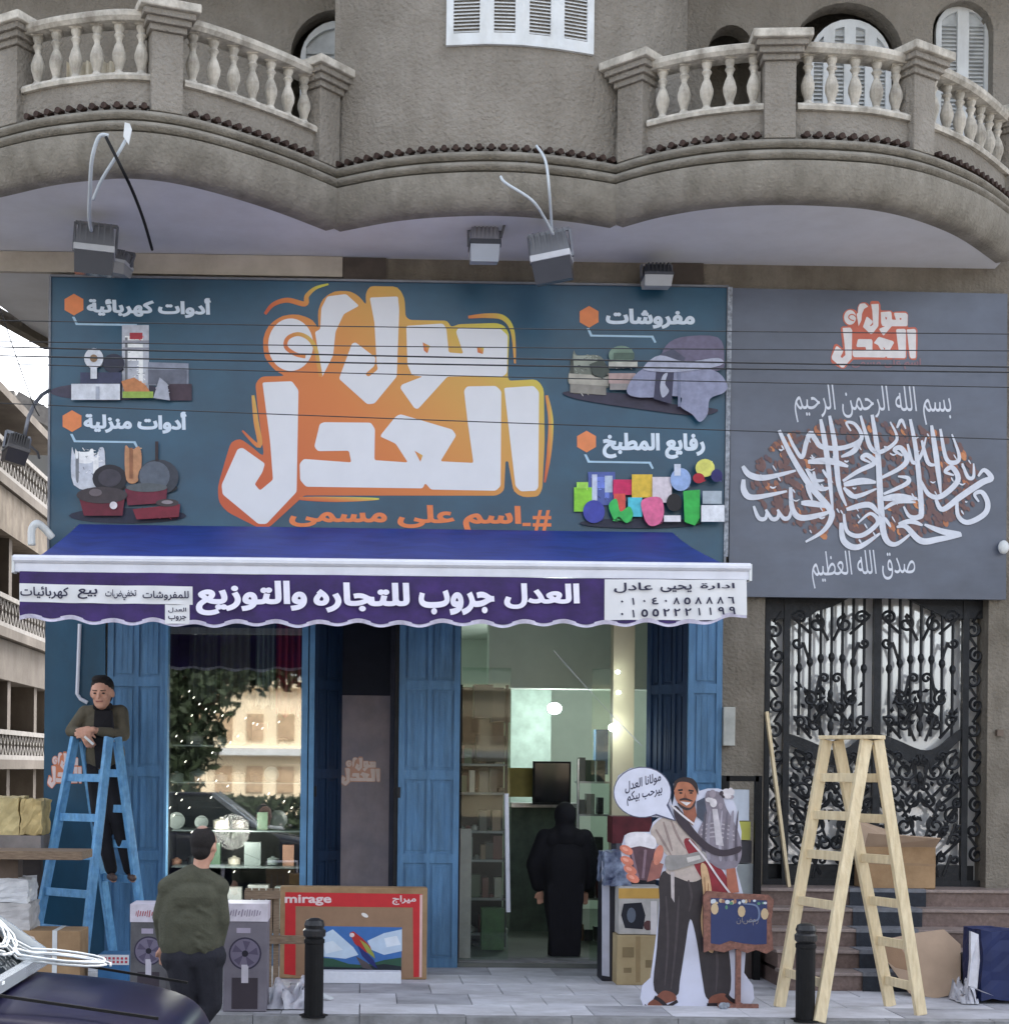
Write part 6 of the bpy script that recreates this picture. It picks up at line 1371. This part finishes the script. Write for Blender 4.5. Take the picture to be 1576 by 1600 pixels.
# open cardboard box on the landing
yb = -.24
t = thing('open_cardboard_box', 'open cardboard box with a raised flap on the landing before the gate', 'box', (at(1400, 1385, yb).x, yb+.1, GZ))
a, c = at(1350, 1378, yb), at(1461, 1324, yb); k = MB(); th = .008
k.box((a.x, yb, GZ), (c.x, yb+th, c.z)); k.box((a.x, yb+.3, GZ), (c.x, yb+.3+th, c.z)); k.box((a.x, yb+th, GZ), (a.x+th, yb+.3, c.z)); k.box((c.x-th, yb+th, GZ), (c.x, yb+.3, c.z)); k.box((a.x, yb, GZ), (c.x, yb+.3, GZ+th)); k.build('carton', CARD, t)
sheet('packing_tape', [[(1350, 1346), (1461, 1350), (1461, 1354), (1350, 1350)]], flat((150, 122, 92)), t, yb-.002)
k = MB()
k.add([V((a.x, yb, c.z)), V((c.x, yb, c.z)), V((c.x+.01, yb-.10, c.z+.085)), V((a.x+.0, yb-.10, c.z+.13))]+[V((a.x, yb+.008, c.z)), V((c.x, yb+.008, c.z)), V((c.x+.01, yb-.095, c.z+.093)), V((a.x, yb-.095, c.z+.138))], [(0, 1, 2, 3), (7, 6, 5, 4), (0, 4, 5, 1), (1, 5, 6, 2), (2, 6, 7, 3), (3, 7, 4, 0)]); k.build('flap', mat('cardboard_light', (176, 152, 130), .9, .06, 4), t)
k = MB(); k.add([V((a.x, yb+.3, c.z)), V((c.x-.2, yb+.3, c.z)), V((c.x-.25, yb+.36, c.z+.12)), V((a.x-.05, yb+.36, c.z+.27)), V((a.x, yb+.308, c.z)), V((c.x-.2, yb+.308, c.z)), V((c.x-.25, yb+.368, c.z+.12)), V((a.x-.05, yb+.368, c.z+.27))], [(0, 1, 2, 3), (7, 6, 5, 4), (0, 4, 5, 1), (1, 5, 6, 2), (2, 6, 7, 3), (3, 7, 4, 0)]); k.build('flap', mat('cardboard_light', (198, 172, 150)), t)
# flattened carton leaning on the steps
yc = -1.75
t = thing('flattened_carton', 'flattened cardboard sheet leaning on the granite steps behind the pine ladder', 'cardboard', at(1440, 1556, yc))
pts = [(1382, 1468), (1430, 1458), (1474, 1452), (1500, 1476), (1500, 1552), (1460, 1560), (1420, 1552), (1384, 1500)]
k = MB(); vs = [at(a, b_, yc+ (1556-b_)/100*.35) for a, b_ in pts]; n_ = len(vs); k.add(vs+[v+V((0, .012, 0)) for v in vs], [tuple(range(n_)), tuple(range(2*n_-1, n_-1, -1))]+[(i, (i+1) % n_, n_+(i+1) % n_, n_+i) for i in range(n_)]); k.build('sheet', mat('cardboard_light', (198, 172, 150)), t)
pts = [(1376, 1470), (1402, 1474), (1432, 1520), (1398, 1512), (1380, 1498)]
k = MB(); vs = [at(a, b_, yc-.08) for a, b_ in pts]; n_ = len(vs); k.add(vs+[v+V((0, .01, .01)) for v in vs], [tuple(range(n_)), tuple(range(2*n_-1, n_-1, -1))]+[(i, (i+1) % n_, n_+(i+1) % n_, n_+i) for i in range(n_)]); k.build('flap', CARD_D, t)
# blue bag and white plastic at the right edge
yb = -2.1
bundle(1532, 1456, 1640, 1562, yb, mat('navy_bag', (28, 40, 84), .6, .12, 4), 'large dark blue bag at the right edge below the steps')
o = crumple(1504, 1532, -2.15, .35, .22, PLW, 'white plastic sheeting bunched against the dark blue bag', 8); 
k = MB(); rr = random.Random(2); pts = [(1516, 1455), (1528, 1460), (1530, 1500), (1526, 1545), (1552, 1556), (1534, 1550), (1512, 1540), (1516, 1500)]
vs = [at(a, b_, -2.25+.04*rr.random()) for a, b_ in pts]; k.add(vs+[v+V((0, .04, 0)) for v in vs], [tuple(range(8)), tuple(range(15, 7, -1))]+[(i, (i+1) % 8, 8+(i+1) % 8, 8+i) for i in range(8)]); k.build('white_plastic_strip', PLW, label='tall white plastic strip hanging beside the dark blue bag', cat='plastic strip')
k = MB(); k.box((at(1505, 1500, -1.6).x, -1.75, 0), (at(1700, 1500, -1.6).x, -1.45, .35)); k.build('dark_crate', DARK, label='dark crate behind the blue bag at the right edge', cat='crate')

# ================================================================ BOLLARDS
def bollard(px, pyb, label):
    g = atz(px, pyb, 0); t = thing('bollard', label, 'bollard', g, 'black bollards along the kerb'); M = Matrix.Translation(g)
    H = .74; k = MB(); k.lathe([(.072, .012), (.072, H-.19), (.078, H-.185), (.078, H-.16), (.068, H-.15)], 18, M); k.build('post', BLACK, t, smooth=False)
    k = MB(); k.lathe([(.066, H-.149), (.084, H-.13), (.086, H-.09), (.07, H-.075), (.078, H-.05), (.066, H-.015), (.035, H), (.001, H+.004)], 18, M); k.build('cap', mat('bollard_cap', (52, 52, 54), .35, .2, 12, metal=.2), t)
    k = MB(); k.lathe([(.11, .0), (.11, .011), (.001, .0115)], 18, M); k.build('base_plate', BLACK, t)
    return t
bollard(490, 1588, 'left black bollard standing in front of the television carton'); bollard(1257, 1595, 'right black bollard standing in front of the pine ladder')

# ================================================================ CAR
car = thing('parked_car', 'dark navy car nose at the lower left with white cable coils on it', 'car', (-2.9, -7.6, -.13))
hy0, hy1 = -8.9, -7.45       # near and far flank
SEC = []   # stations along x: (x, half-profile heights)  nose at x=-0.75
xn = at(312, 1560, -7.6).x+.09
def sec(xx, zt, zs, inset): # top height, shoulder height, flank inset
    zt += .085; zs += .085
    ym = (hy0+hy1)/2; w = (hy1-hy0)/2-inset
    out = []
    for y, z in ((-w, .12), (-w-.02, .35), (-w, zs), (-w*.93, zs+(zt-zs)*.65), (-w*.6, zt-.012), (0, zt), (w*.6, zt-.012), (w*.93, zs+(zt-zs)*.65), (w, zs), (w+.02, .35), (w, .12)): out.append((xx, ym+y, z))
    return out
stn = [sec(xn, .46, .40, .16), sec(xn-.03, .62, .54, .07), sec(xn-.10, .735, .66, .03), sec(xn-.3, .80, .72, .01), sec(xn-.6, .84, .74, 0), sec(xn-.84, .86, .75, 0), sec(xn-1.12, .88, .76, 0)]
tl = [sec(xn-1.13, .88, .76, 0), sec(xn-2.6, .9, .78, 0), sec(xn-3.9, .9, .78, 0), sec(xn-4.2, .8, .7, .06)]
def skin(stn, name, mt):
    k = MB(); n = len(stn[0]); k.add([p for s in stn for p in s], [(i*n+j, i*n+j+1, (i+1)*n+j+1, (i+1)*n+j) for i in range(len(stn)-1) for j in range(n-1)]+[tuple(range(n)), tuple(range(len(stn)*n-1, (len(stn)-1)*n-1, -1))])
    o = k.build(name, mt, car, smooth=True); s = o.modifiers.new('sub', 'SUBSURF'); s.levels = 2; s.render_levels = 2; return o
skin(stn, 'bonnet_and_wings', NAVY); skin(tl, 'body', NAVY)
ym = (hy0+hy1)/2; zb1 = .98; zr = 1.46
gc = [(xn-.84, hy0+.12, zb1), (xn-.84, hy1-.12, zb1), (xn-1.5, hy1-.26, zr), (xn-1.5, hy0+.26, zr), (xn-3.1, hy0+.26, zr-.02), (xn-3.1, hy1-.26, zr-.02), (xn-3.7, hy0+.14, zb1), (xn-3.7, hy1-.14, zb1)]
CG = mat('car_glass', (34, 40, 44), .06, .05, 3, spec=.8)
k = MB(); k.add(gc, [(0, 1, 2, 3), (4, 5, 7, 6), (0, 3, 4, 6), (1, 7, 5, 2)]); k.build('glazing', CG, car)
k = MB(); k.box((xn-3.1, hy0+.24, zr-.02), (xn-1.48, hy1-.24, zr+.03)); k.build('roof', NAVY, car, bevel=.02)
k = MB(); k.beam(V(gc[0])+V((.02, 0, .01)), V(gc[3])+V((.02, 0, .02)), .06, .05); k.beam(V(gc[1])+V((.02, 0, .01)), V(gc[2])+V((.02, 0, .02)), .06, .05); k.beam(V(gc[0])+V((.03, 0, 0)), V(gc[1])+V((.03, 0, 0)), .05, .05); k.build('windscreen_frame', mat('silver_trim', (196, 204, 212), .25, .05, 4, metal=.6), car)
for q0, q1 in (((xn-.14, hy0+.2, .875), (xn-.8, hy0+.16, .972)), ((xn-.14, hy1-.2, .875), (xn-.8, hy1-.16, .972))): k = MB(); k.beam(q0, q1, .012, .008); k.build('bonnet_seam', BLACK, car)
for s_ in (0, 1):
    yb_ = hy0+.5+s_*.5; k = MB(); k.beam((xn-.86, yb_, 1.0), (xn-1.12, yb_+.28, 1.20), .018, .012); k.build('wiper', BLACK, car)
k = MB(); k.box((xn-.02, hy0+.45, .46), (xn+.03, hy1-.45, .60)); k.build('grille', mat('grille_dark', (30, 30, 34), .4), car)
k = MB(); k.box((xn-.06, hy0+.1, .42), (xn+.025, hy0+.42, .56)); k.box((xn-.06, hy1-.42, .42), (xn+.025, hy1-.1, .56)); k.build('headlight', mat('headlamp_glass', (206, 208, 204), .1, .05, 4), car, bevel=.03)
k = MB(); k.box((xn-.05, hy0+.06, .16), (xn+.06, hy1-.06, .38)); k.build('bumper', mat('bumper_black', (40, 40, 52), .5), car, bevel=.04)
k = MB(); k.box((xn-2.6, hy0-.035, .70), (xn-.12, hy0-.012, .735)); k.build('side_trim', mat('silver_trim', (196, 204, 212)), car, bevel=.006)
for wx in (xn-.62, xn-3.3):
    for wy, s in ((hy0, 1), (hy1, -1)):
        M = Matrix.Translation((wx, wy+s*.12, .17)) @ Matrix.Rotation(R(90), 4, 'X')
        k = MB(); k.lathe([(.19, -.09), (.28, -.1), (.30, -.05), (.30, .05), (.28, .1), (.19, .09)], 24, M); w = k.build('tyre', mat('tyre_rubber', (24, 24, 26), .8), car)
        k = MB(); k.lathe([(.03, -.1), (.19, -.075), (.19, .075), (.03, .1)], 16, M); k.build('rim', STEEL, w)
# white cable coils on the bonnet and windscreen
def coil(pts_c, rx, ry, n, label, seed, zf, px=True):
    rr = random.Random(seed); P = []
    for i in range(n*14):
        a = i/14*2*math.pi; k_ = 1+.18*math.sin(i*.13+seed); xx = pts_c[0]+rx*k_*math.cos(a)+rr.uniform(-.006, .006); yy = pts_c[1]+ry*k_*math.sin(a)+.03*math.sin(i*.3)
        P.append(V((xx, yy, zf(xx, yy)+.012+.006*(i/14))))
    k = MB(); k.tube(P, .0055, 6); return k.build('cable_coil', WHITE, label=label, cat='cable coil', smooth=True)
hoodz = lambda xx, yy: .885-.06*max(0, (xx-(xn-.95)))/.5 if xx > xn-1.03 else .89+(xn-1.03-xx)*.72
coil((xn-.70, hy1-.42), .21, .14, 4, 'white cable coil lying on the navy car bonnet', 1, lambda xx, yy: .995-.10*max(0, xx-(xn-.75)) if xx > xn-.84 else .995+(xn-.84-xx)*.7)
coil((xn-1.05, hy1-.55), .16, .34, 5, 'white cable coil slumped over the car windscreen', 5, lambda xx, yy: 1.0+max(0, (xn-.84-xx))*.75)
k = MB(); q4 = [(xn-1.05, hy0+.15, 1.0), (xn-.8, hy0+.22, .995), (xn-.78, hy0+.34, 1.0), (xn-1.0, hy0+.45, 1.03)]; k.add(q4+[(a, b, c-.012) for a, b, c in q4], [(0, 1, 2, 3), (7, 6, 5, 4), (0, 4, 5, 1), (1, 5, 6, 2), (2, 6, 7, 3), (3, 7, 4, 0)]); k.build('white_paper', WHITE, label='white paper lying at the near corner of the car bonnet', cat='paper')

# ================================================================ GOODS INSIDE THE SHOP
rg = random.Random(21)
def goods(px, py_base, Y, w, h, d, kind, rgb, label, group, cat):
    p = at(px, py_base, Y); k = MB(); m_ = flat(rgb, .35)
    if kind == 'box': k.box((p.x-w/2, Y-d/2, p.z), (p.x+w/2, Y+d/2, p.z+h)); o = k.build('carton', m_, label=label, cat=cat, group=group)
    elif kind == 'pot':
        k.lathe([(w*.4, 0), (w*.5, h*.1), (w*.5, h*.75), (w*.54, h*.78), (w*.3, h*.92), (.015, h*.96), (.02, h*1.08), (.001, h*1.1)], 16, Matrix.Translation(p)); o = k.build('cooking_pot', m_, label=label, cat=cat, group=group)
    else:
        M = Matrix.Translation(p+V((0, 0, w/2))) @ Matrix.Rotation(R(78), 4, 'X'); k.lathe([(.001, -.01), (w*.3, -.008), (w*.5, .012), (w*.5, .02), (w*.3, .004), (.001, .0)], 20, M); o = k.build('plate', m_, label=label, cat=cat, group=group)
    return o
CNAME = {(180, 190, 186): 'pale green', (150, 160, 156): 'grey green', (110, 120, 118): 'mid grey', (196, 190, 176): 'cream', (90, 84, 80): 'brown grey', (170, 130, 110): 'tan', (84, 110, 90): 'green', (60, 64, 66): 'dark grey', (206, 206, 200): 'white',
 (110, 112, 110): 'grey', (70, 70, 72): 'charcoal', (150, 150, 144): 'light grey', (60, 80, 64): 'dark green', (120, 96, 80): 'brown', (186, 180, 176): 'off-white', (90, 40, 44): 'maroon', (48, 48, 52): 'blackish'}
ORD = ['leftmost', 'second from the left', 'third from the left', 'fourth from the left', 'fifth from the left', 'sixth from the left', 'seventh from the left', 'eighth from the left', 'ninth from the left', 'tenth from the left']
SHF = ['top', 'second highest', 'middle', 'fourth highest', 'fifth highest', 'sixth highest', 'lowest']
PAL = [(180, 190, 186), (150, 160, 156), (110, 120, 118), (196, 190, 176), (90, 84, 80), (170, 130, 110), (84, 110, 90), (60, 64, 66), (206, 206, 200)]
names = {'box': ('carton', 'small cartons on the display window shelves', 'carton on a shelf behind the display window glass'), 'pot': ('pot', 'cooking pots on the display window shelves', 'cooking pot on a shelf behind the display window glass'), 'plate': ('plate', 'plates on the display window shelves', 'plate propped on a shelf behind the display window glass')}
for si, py in enumerate((1165, 1222, 1296, 1352)):
    px = 276; no = 0
    while px < 462:
        kd = rg.choice(['pot', 'plate', 'box', 'pot']); w = rg.uniform(.10, .19); h = rg.uniform(.14, .26)
        if kd == 'pot': h = w*.7
        cc = rg.choice(PAL); goods(px, py, .55+rg.uniform(0, .3), w, h, .15, kd, cc, '%s %s, %s on the %s display window shelf' % (CNAME[cc], names[kd][0], ORD[no], ['top', 'second', 'third', 'lowest'][si]), names[kd][1], names[kd][0]); no += 1; px += w*165+rg.uniform(4, 12)
px = 278; no = 0
while px < 462:
    cc = rg.choice(PAL); goods(px, 1450, .5, .2, rg.uniform(.25, .45), .2, 'box', cc, '%s carton, %s on the floor of the display window' % (CNAME[cc], ORD[no]), names['box'][1], 'carton'); no += 1; px += 42
# cloths hanging at the top of the window
for (a0, a1, b0, rgb, lab) in ((432, 472, 1112, (128, 20, 44), 'deep red cloth hanging at the right side of the display window'), (400, 430, 1100, (96, 110, 110), 'grey cloth hanging left of the red one in the display window'), (296, 340, 1090, (70, 74, 72), 'dark grey cloth hanging in the middle of the display window'), (345, 392, 1105, (84, 86, 78), 'olive grey cloth hanging in the display window')):
    k = MB(); n = 18; x0, x1 = at(a0, 1000, .3).x, at(a1, 1000, .3).x; vs = []
    for i in range(n+1): xx = x0+(x1-x0)*i/n; yy = .3+.025*math.sin(i*1.4); vs += [(xx, yy, at(0, b0-4*math.sin(i*.7), .3).z), (xx, yy, 3.4)]
    k.add(vs, [(2*i, 2*i+2, 2*i+3, 2*i+1) for i in range(n)]); k.add([(v[0], v[1]+.008, v[2]) for v in vs], [(2*i+1, 2*i+3, 2*i+2, 2*i) for i in range(n)]); k.build('hanging_cloth', flat(rgb, .8), label=lab, cat='cloth')
# left wall shelving seen through the doorway
sh = thing('shelf_unit', 'dark shelf unit full of wares left inside the doorway', 'shelf unit', (at(757, 1400, 1.4).x, 1.5, .04))
y0_ = 1.35; xs0, xs1 = at(716, 1300, y0_).x, at(792, 1300, y0_).x
for py in (1195, 1240, 1300, 1345, 1405, 1460): z_ = at(750, py, y0_).z; k = MB(); k.box((xs0, y0_, z_-.012), (xs1, y0_+.5, z_+.012)); k.build('shelf', GREYM, sh)
k = MB(); k.box((xs0, y0_+.5, .04), (xs1, y0_+.52, 2.75)); k.build('back_panel', DARK, sh)
for xx in (xs0, xs1-.03): k = MB(); k.box((xx, y0_, .04), (xx+.03, y0_+.03, 2.75)); k.build('upright', DARK, sh)
PAL2 = [(110, 112, 110), (70, 70, 72), (150, 150, 144), (60, 80, 64), (120, 96, 80), (186, 180, 176), (90, 40, 44), (48, 48, 52)]
for si, py in enumerate((1195, 1240, 1300, 1345, 1405, 1460, 1508)):
    px = 721; no = 0
    while px < 788 and no < 9:
        w = rg.uniform(.05, .10); h = rg.uniform(.14, .25); kd = rg.choice(['box', 'pot', 'box'])
        cc = rg.choice(PAL2); no += 1; goods(px, py-2, y0_+.15, w, h if kd == 'box' else w*.8, .14, kd, cc, '%s %s, %s on the %s shelf of the dark unit' % (CNAME[cc], {'box': 'carton', 'pot': 'pot'}[kd], ORD[no-1], SHF[si]) if True else '', {'box': 'cartons on the shelf unit inside the doorway', 'pot': 'pots on the shelf unit inside the doorway'}[kd], {'box': 'carton', 'pot': 'pot'}[kd]); px += w*150+1
for px, y1_, rgb, lab in ((756, 1070, (64, 66, 66), 'tall grey carton on top of the shelf unit inside the doorway'), (783, 1076, (78, 78, 76), 'second tall carton on top of the shelf unit, nearer the lamp'), (760, 1150, (58, 54, 56), 'wide dark carton with a white patch on the shelf unit inside the doorway')):
    a = at(px-16, y1_+ (52 if y1_ < 1100 else 40), 1.4); k = MB(); c = at(px+ (14 if y1_ < 1100 else 28), y1_, 1.4); k.box((a.x, 1.36, a.z), (c.x, 1.6, c.z)); k.build('tall_carton', flat(rgb), label=lab, cat='carton')
k = MB(); a, c = at(717, 1486, .3), at(737, 1296, .3); k.box((a.x, .3, .05), (c.x, .5, c.z)); pk = k.build('pink_roll_box', mat('pink_pack', (176, 160, 164), .6, .1, 8), label='pale pink tall carton with red dots at the left door jamb', cat='carton')
for py in (1322, 1378, 1440): pass
k = MB(); a, c = at(752, 1500, 1.0), at(788, 1420, 1.0); k.box((a.x, 1.0, .05), (c.x, 1.2, c.z)); k.build('green_carton', mat('green_pack', (66, 96, 62), .6, .2, 10), label='green patterned carton on the floor left inside the doorway', cat='carton')
tv = thing('wall_screen', 'black flat screen hanging inside the shop above the people', 'television', at(860, 1222, 2.2)); a, c = at(832, 1257, 2.2), at(892, 1190, 2.2)
k = MB(); k.box((a.x, 2.2, a.z), (c.x, 2.26, c.z)); k.build('casing', BLACK, tv, bevel=.006); k = MB(); k.box((a.x+.02, 2.195, a.z+.03), (c.x-.02, 2.199, c.z-.02)); k.build('screen', mat('screen_black', (16, 18, 24), .1), tv)
k = MB(); k.box((a.x+.05, 2.262, a.z+.1), (c.x-.05, 2.38, c.z-.05)); k.build('mount', DARK, tv)
k = MB(); a, c = at(795, 1245, 2.4), at(832, 1200, 2.4); k.box((a.x, 2.4, a.z), (c.x, 2.6, c.z)); k.build('yellow_carton', mat('yellow_pack', (150, 136, 70), .6), label='yellow faced carton left of the hanging screen inside the shop', cat='carton')
k = MB(); a, c = at(930, 1210, 3.4), at(950, 1140, 3.4); k.box((a.x, 3.4, a.z), (c.x, 3.6, c.z)); k.build('blue_carton', mat('blue_pack', (60, 88, 118), .6), label='blue carton high on the right inside the shop', cat='carton')
rks = thing('goods_rack', 'metal rack of mixed wares right inside the doorway', 'rack', (at(930, 1400, 1.9).x, 2.0, .04))
x0_, x1_ = at(902, 1300, 1.9).x, at(956, 1300, 1.9).x
for z_ in (.5, .95, 1.4, 1.75): k = MB(); k.box((x0_, 1.9, z_-.01), (x1_, 2.2, z_+.01)); k.build('shelf', STEEL, rks)
for xx in (x0_, x1_): k = MB(); k.tube([(xx, 1.9, .04), (xx, 1.9, 2.0)], .015, 6); k.build('upright', STEEL, rks)
for si, z_ in enumerate((.05, .51, .96, 1.41, 1.76)):
    xx = x0_+.05; no = 0
    while xx < x1_-.04:
        w = rg.uniform(.06, .1); h = rg.uniform(.12, .28); k = MB(); k.box((xx-w/2, 1.95, z_), (xx+w/2, 2.1, z_+h)); cc = rg.choice(PAL2); no += 1; k.build('carton', flat(cc), label='%s carton, %s on the %s tier of the metal rack' % (CNAME[cc], ORD[no-1], ['bottom', 'second', 'third', 'fourth', 'top'][si]), cat='carton', group='cartons on the metal rack'); xx += w+.02
cn = thing('counter', 'dark green counter deep inside the shop', 'counter', (at(810, 1400, 3.0).x, 3.0, .04)); k = MB(); a, c = at(796, 1470, 3.0), at(905, 1270, 3.0); k.box((a.x, 3.0, .04), (c.x, 3.5, 1.45)); k.build('cabinet', mat('counter_green', (92, 104, 96), .6, .2, 5), cn); k = MB(); k.box((a.x, 2.96, 1.45), (c.x, 3.5, 1.5)); k.build('worktop', STEEL, cn)

# ================================================================ LEFT SIDE STREET
lb = thing('side_street_building', 'beige apartment building with patterned balcony bands across the side street', 'building', (-6.9, 12, -.05))
BW = mat('old_beige_wall', (128, 121, 114), .95, .12, 1.5, .5, 20, rgb2=(108, 101, 94)); BWD = mat('old_brown_wall', (104, 94, 87), .95, .12, 1.5, .5, 20, rgb2=(84, 75, 69)); RAILW = mat('pale_rail', (158, 155, 152), .9, .1, 10)
k = MB(); k.box((-13, 6, -.05), (-7.0, 16.3, 8.0)); k.build('wall', BWD, lb)
def band(z0, z1, y0=6, y1=16.3, xo=-5.95, holes=True):
    k = MB(); k.box((-7.0, y0, z0-.16), (xo, y1, z0)); k.build('balcony_slab', BW, lb)
    k = MB(); k.box((xo-.1, y0, z0), (xo-.02, y1, z0+.08)); k.box((xo-.12, y0, z1-.08), (xo, y1, z1)); k.build('balcony_rail', RAILW, lb)
    k = MB(); y = y0+.05
    while y < y1-.1:
        k.beam((xo-.06, y, z0+.08), (xo-.06, y+.22, z1-.08), .04, .035, (1, 0, 0)); k.beam((xo-.06, y+.22, z0+.08), (xo-.06, y, z1-.08), .04, .035, (1, 0, 0)); y += .26
    k.build('lattice', RAILW, lb, kind='stuff'); k = MB(); k.box((xo-.14, y0, z0+.01), (xo-.13, y1, z1-.02)); k.build('backing', BWD, lb)
def lz(py, px=20): d = 2475*6/(566-px); return 1.88+(1200-py)/ (FPX/d)
band(6.65, 7.25); band(4.15, 4.7); band(1.95, 2.45)
k = MB(); k.box((-7.0, 6, 5.75), (-6.0, 16.3, 6.47)); k.build('fascia', mat('worn_fascia', (142, 132, 120), .95, .2, 3, .4, 20, rgb2=(112, 102, 90)), lb)
k = MB(); k.box((-7.0, 6, 3.3), (-6.05, 16.3, 3.97)); k.build('fascia', BW, lb)
for yy in (8.5, 10.7, 12.9, 15.1):
    for z0 in (2.5, 4.75):
        w = thing; k = MB(); k.box((-7.02, yy, z0+.1), (-6.99, yy+.8, z0+1.05)); wo = k.build('window', mat('amber_window', (120, 92, 64), .4), lb)
        k = MB(); k.box((-7.03, yy-.1, z0+.1), (-6.98, yy-.001, z0+1.2)); k.box((-7.03, yy+.801, z0+.1), (-6.98, yy+.9, z0+1.2)); k.box((-7.03, yy-.1, z0+1.051), (-6.98, yy+.9, z0+1.2)); k.build('frame', mat('sand_trim', (176, 156, 128), .9), wo)
for yy in (8, 10.2, 12.4, 14.6, 16.2): k = MB(); k.box((-6.98, yy-.12, -.05), (-6.1, yy+.12, 6.45)); k.build('pier', BW, lb)
k = MB(); k.box((-14, 5, 8.0), (-6.0, 16.5, 8.15)); k.build('roof', BW, lb)
gb = thing('gabled_building', 'plain grey gabled building beyond the side street under the sky', 'building', (-9, 34, 0)); Yq = 34
P = [at(-120, 1250, Yq), at(-120, 640, Yq), at(-20, 630, Yq), at(25, 626, Yq), at(82, 664, Yq), at(190, 720, Yq), at(190, 1250, Yq)]
k = MB(); k.prism([(p.x, p.z) for p in P], Yq, Yq+8); k.build('wall', mat('grey_gable', (112, 111, 108), .95, .05, .6), gb)
k = MB(); k.beam(at(-40, 630, Yq-.2), at(25, 624, Yq-.2), .5, .3, (0, 0, 1)); k.beam(at(25, 624, Yq-.2), at(190, 718, Yq-.2), .5, .3, (0, 0, 1)); k.build('roof_edge', mat('grey_roof', (120, 116, 112), .95), gb)

# ================================================================ ACROSS THE STREET (behind the camera; seen only as reflection)
ob = thing('opposite_building', 'cream building across the street mirrored in the display window', 'building', (-6, -52, 0))
CW = mat('cream_render', (250, 232, 200), .9, .03, 1); k = MB(); k.box((-30, -60, -.13), (14, -52, 5.2)); k.build('wall', CW, ob)
for i in range(18):
    for z0 in (.8, 3.0): xx = -14+i*1.3; k = MB(); k.box((xx, -51.99, z0), (xx+.7, -51.9, z0+1.1)); k.build('window', mat('opp_window', (200, 172, 140), .4), ob)
k = MB(); k.box((-30, -52, 2.35), (14, -51.4, 2.65)); k.build('string_course', WHITE, ob)
k = MB(); k.box((-30, -60.3, 5.2), (14, -51.6, 5.5)); k.build('roof', CW, ob)
def tree(x_, y_, h, label, seed, cl, n=9000):
    t = thing('street_tree', label, 'tree', (x_, y_, -.13)); rr = random.Random(seed)
    k = MB(); k.tube([(x_, y_, -.13), (x_+.1, y_, h*.3), (x_, y_+.1, h*.55)], [.22, .16, .1], 8)
    for c in cl: k.tube([(x_, y_, h*.3), ((x_+c[0])/2, y_+.1, max(h*.35, c[2]*.8)), (c[0], c[1], c[2])], [.10, .07, .03], 6)
    k.build('trunk', BARK, t)
    k = MB()
    for _ in range(n):
        c_ = rr.choice(cl); d = V((rr.gauss(0, 1), rr.gauss(0, 1), rr.gauss(0, 1))); d = d.normalized()*c_[3]*rr.uniform(.3, 1.05); p = V((c_[0], c_[1], c_[2]))+d; s = rr.uniform(.10, .2)
        e = Euler((rr.uniform(0, 6), rr.uniform(0, 6), 0)).to_matrix(); k.add([p+e @ V((-s, 0, 0)), p+e @ V((0, -s*.5, 0)), p+e @ V((s, 0, 0)), p+e @ V((0, s*.5, 0))], [(0, 1, 2, 3)])
    k.build('crown', FOL, t, fix=False); return t
tree(-5.7, -30, 9, 'big leafy street tree mirrored in the display window', 3, [(-5.6, -30, 1.6, 1.1), (-5.0, -30.3, 2.6, 1.1), (-5.8, -29.6, 3.6, 1.4), (-4.6, -30, 4.3, 1.3), (-3.7, -30, 5.2, 1.2), (-2.9, -30.2, 5.1, 1.2), (-2.1, -30, 5.3, 1.2), (-1.0, -30, 5.4, 1.2), (-6.5, -30, 5.5, 1.6), (-5, -30, 6.5, 1.8), (-3.2, -30, 7.3, 1.7), (-1.4, -30, 6.4, 1.5)])
hd = MB(); rr = random.Random(8)
for _ in range(6000):
    p = V((rr.uniform(-12, 1.5), -23+rr.uniform(-.5, .5), rr.uniform(-.1, 1.15))); s = rr.uniform(.08, .16); e = Euler((rr.uniform(0, 6), rr.uniform(0, 6), 0)).to_matrix(); hd.add([p+e @ V((-s, 0, 0)), p+e @ V((0, -s*.6, 0)), p+e @ V((s, 0, 0)), p+e @ V((0, s*.6, 0))], [(0, 1, 2, 3)])
hd.build('added_hedge', FOL, label='leafy screen added behind the camera to darken the window reflection', cat='added_hedge', fix=False)  # foliage added to cover the bright road mirrored in the display window
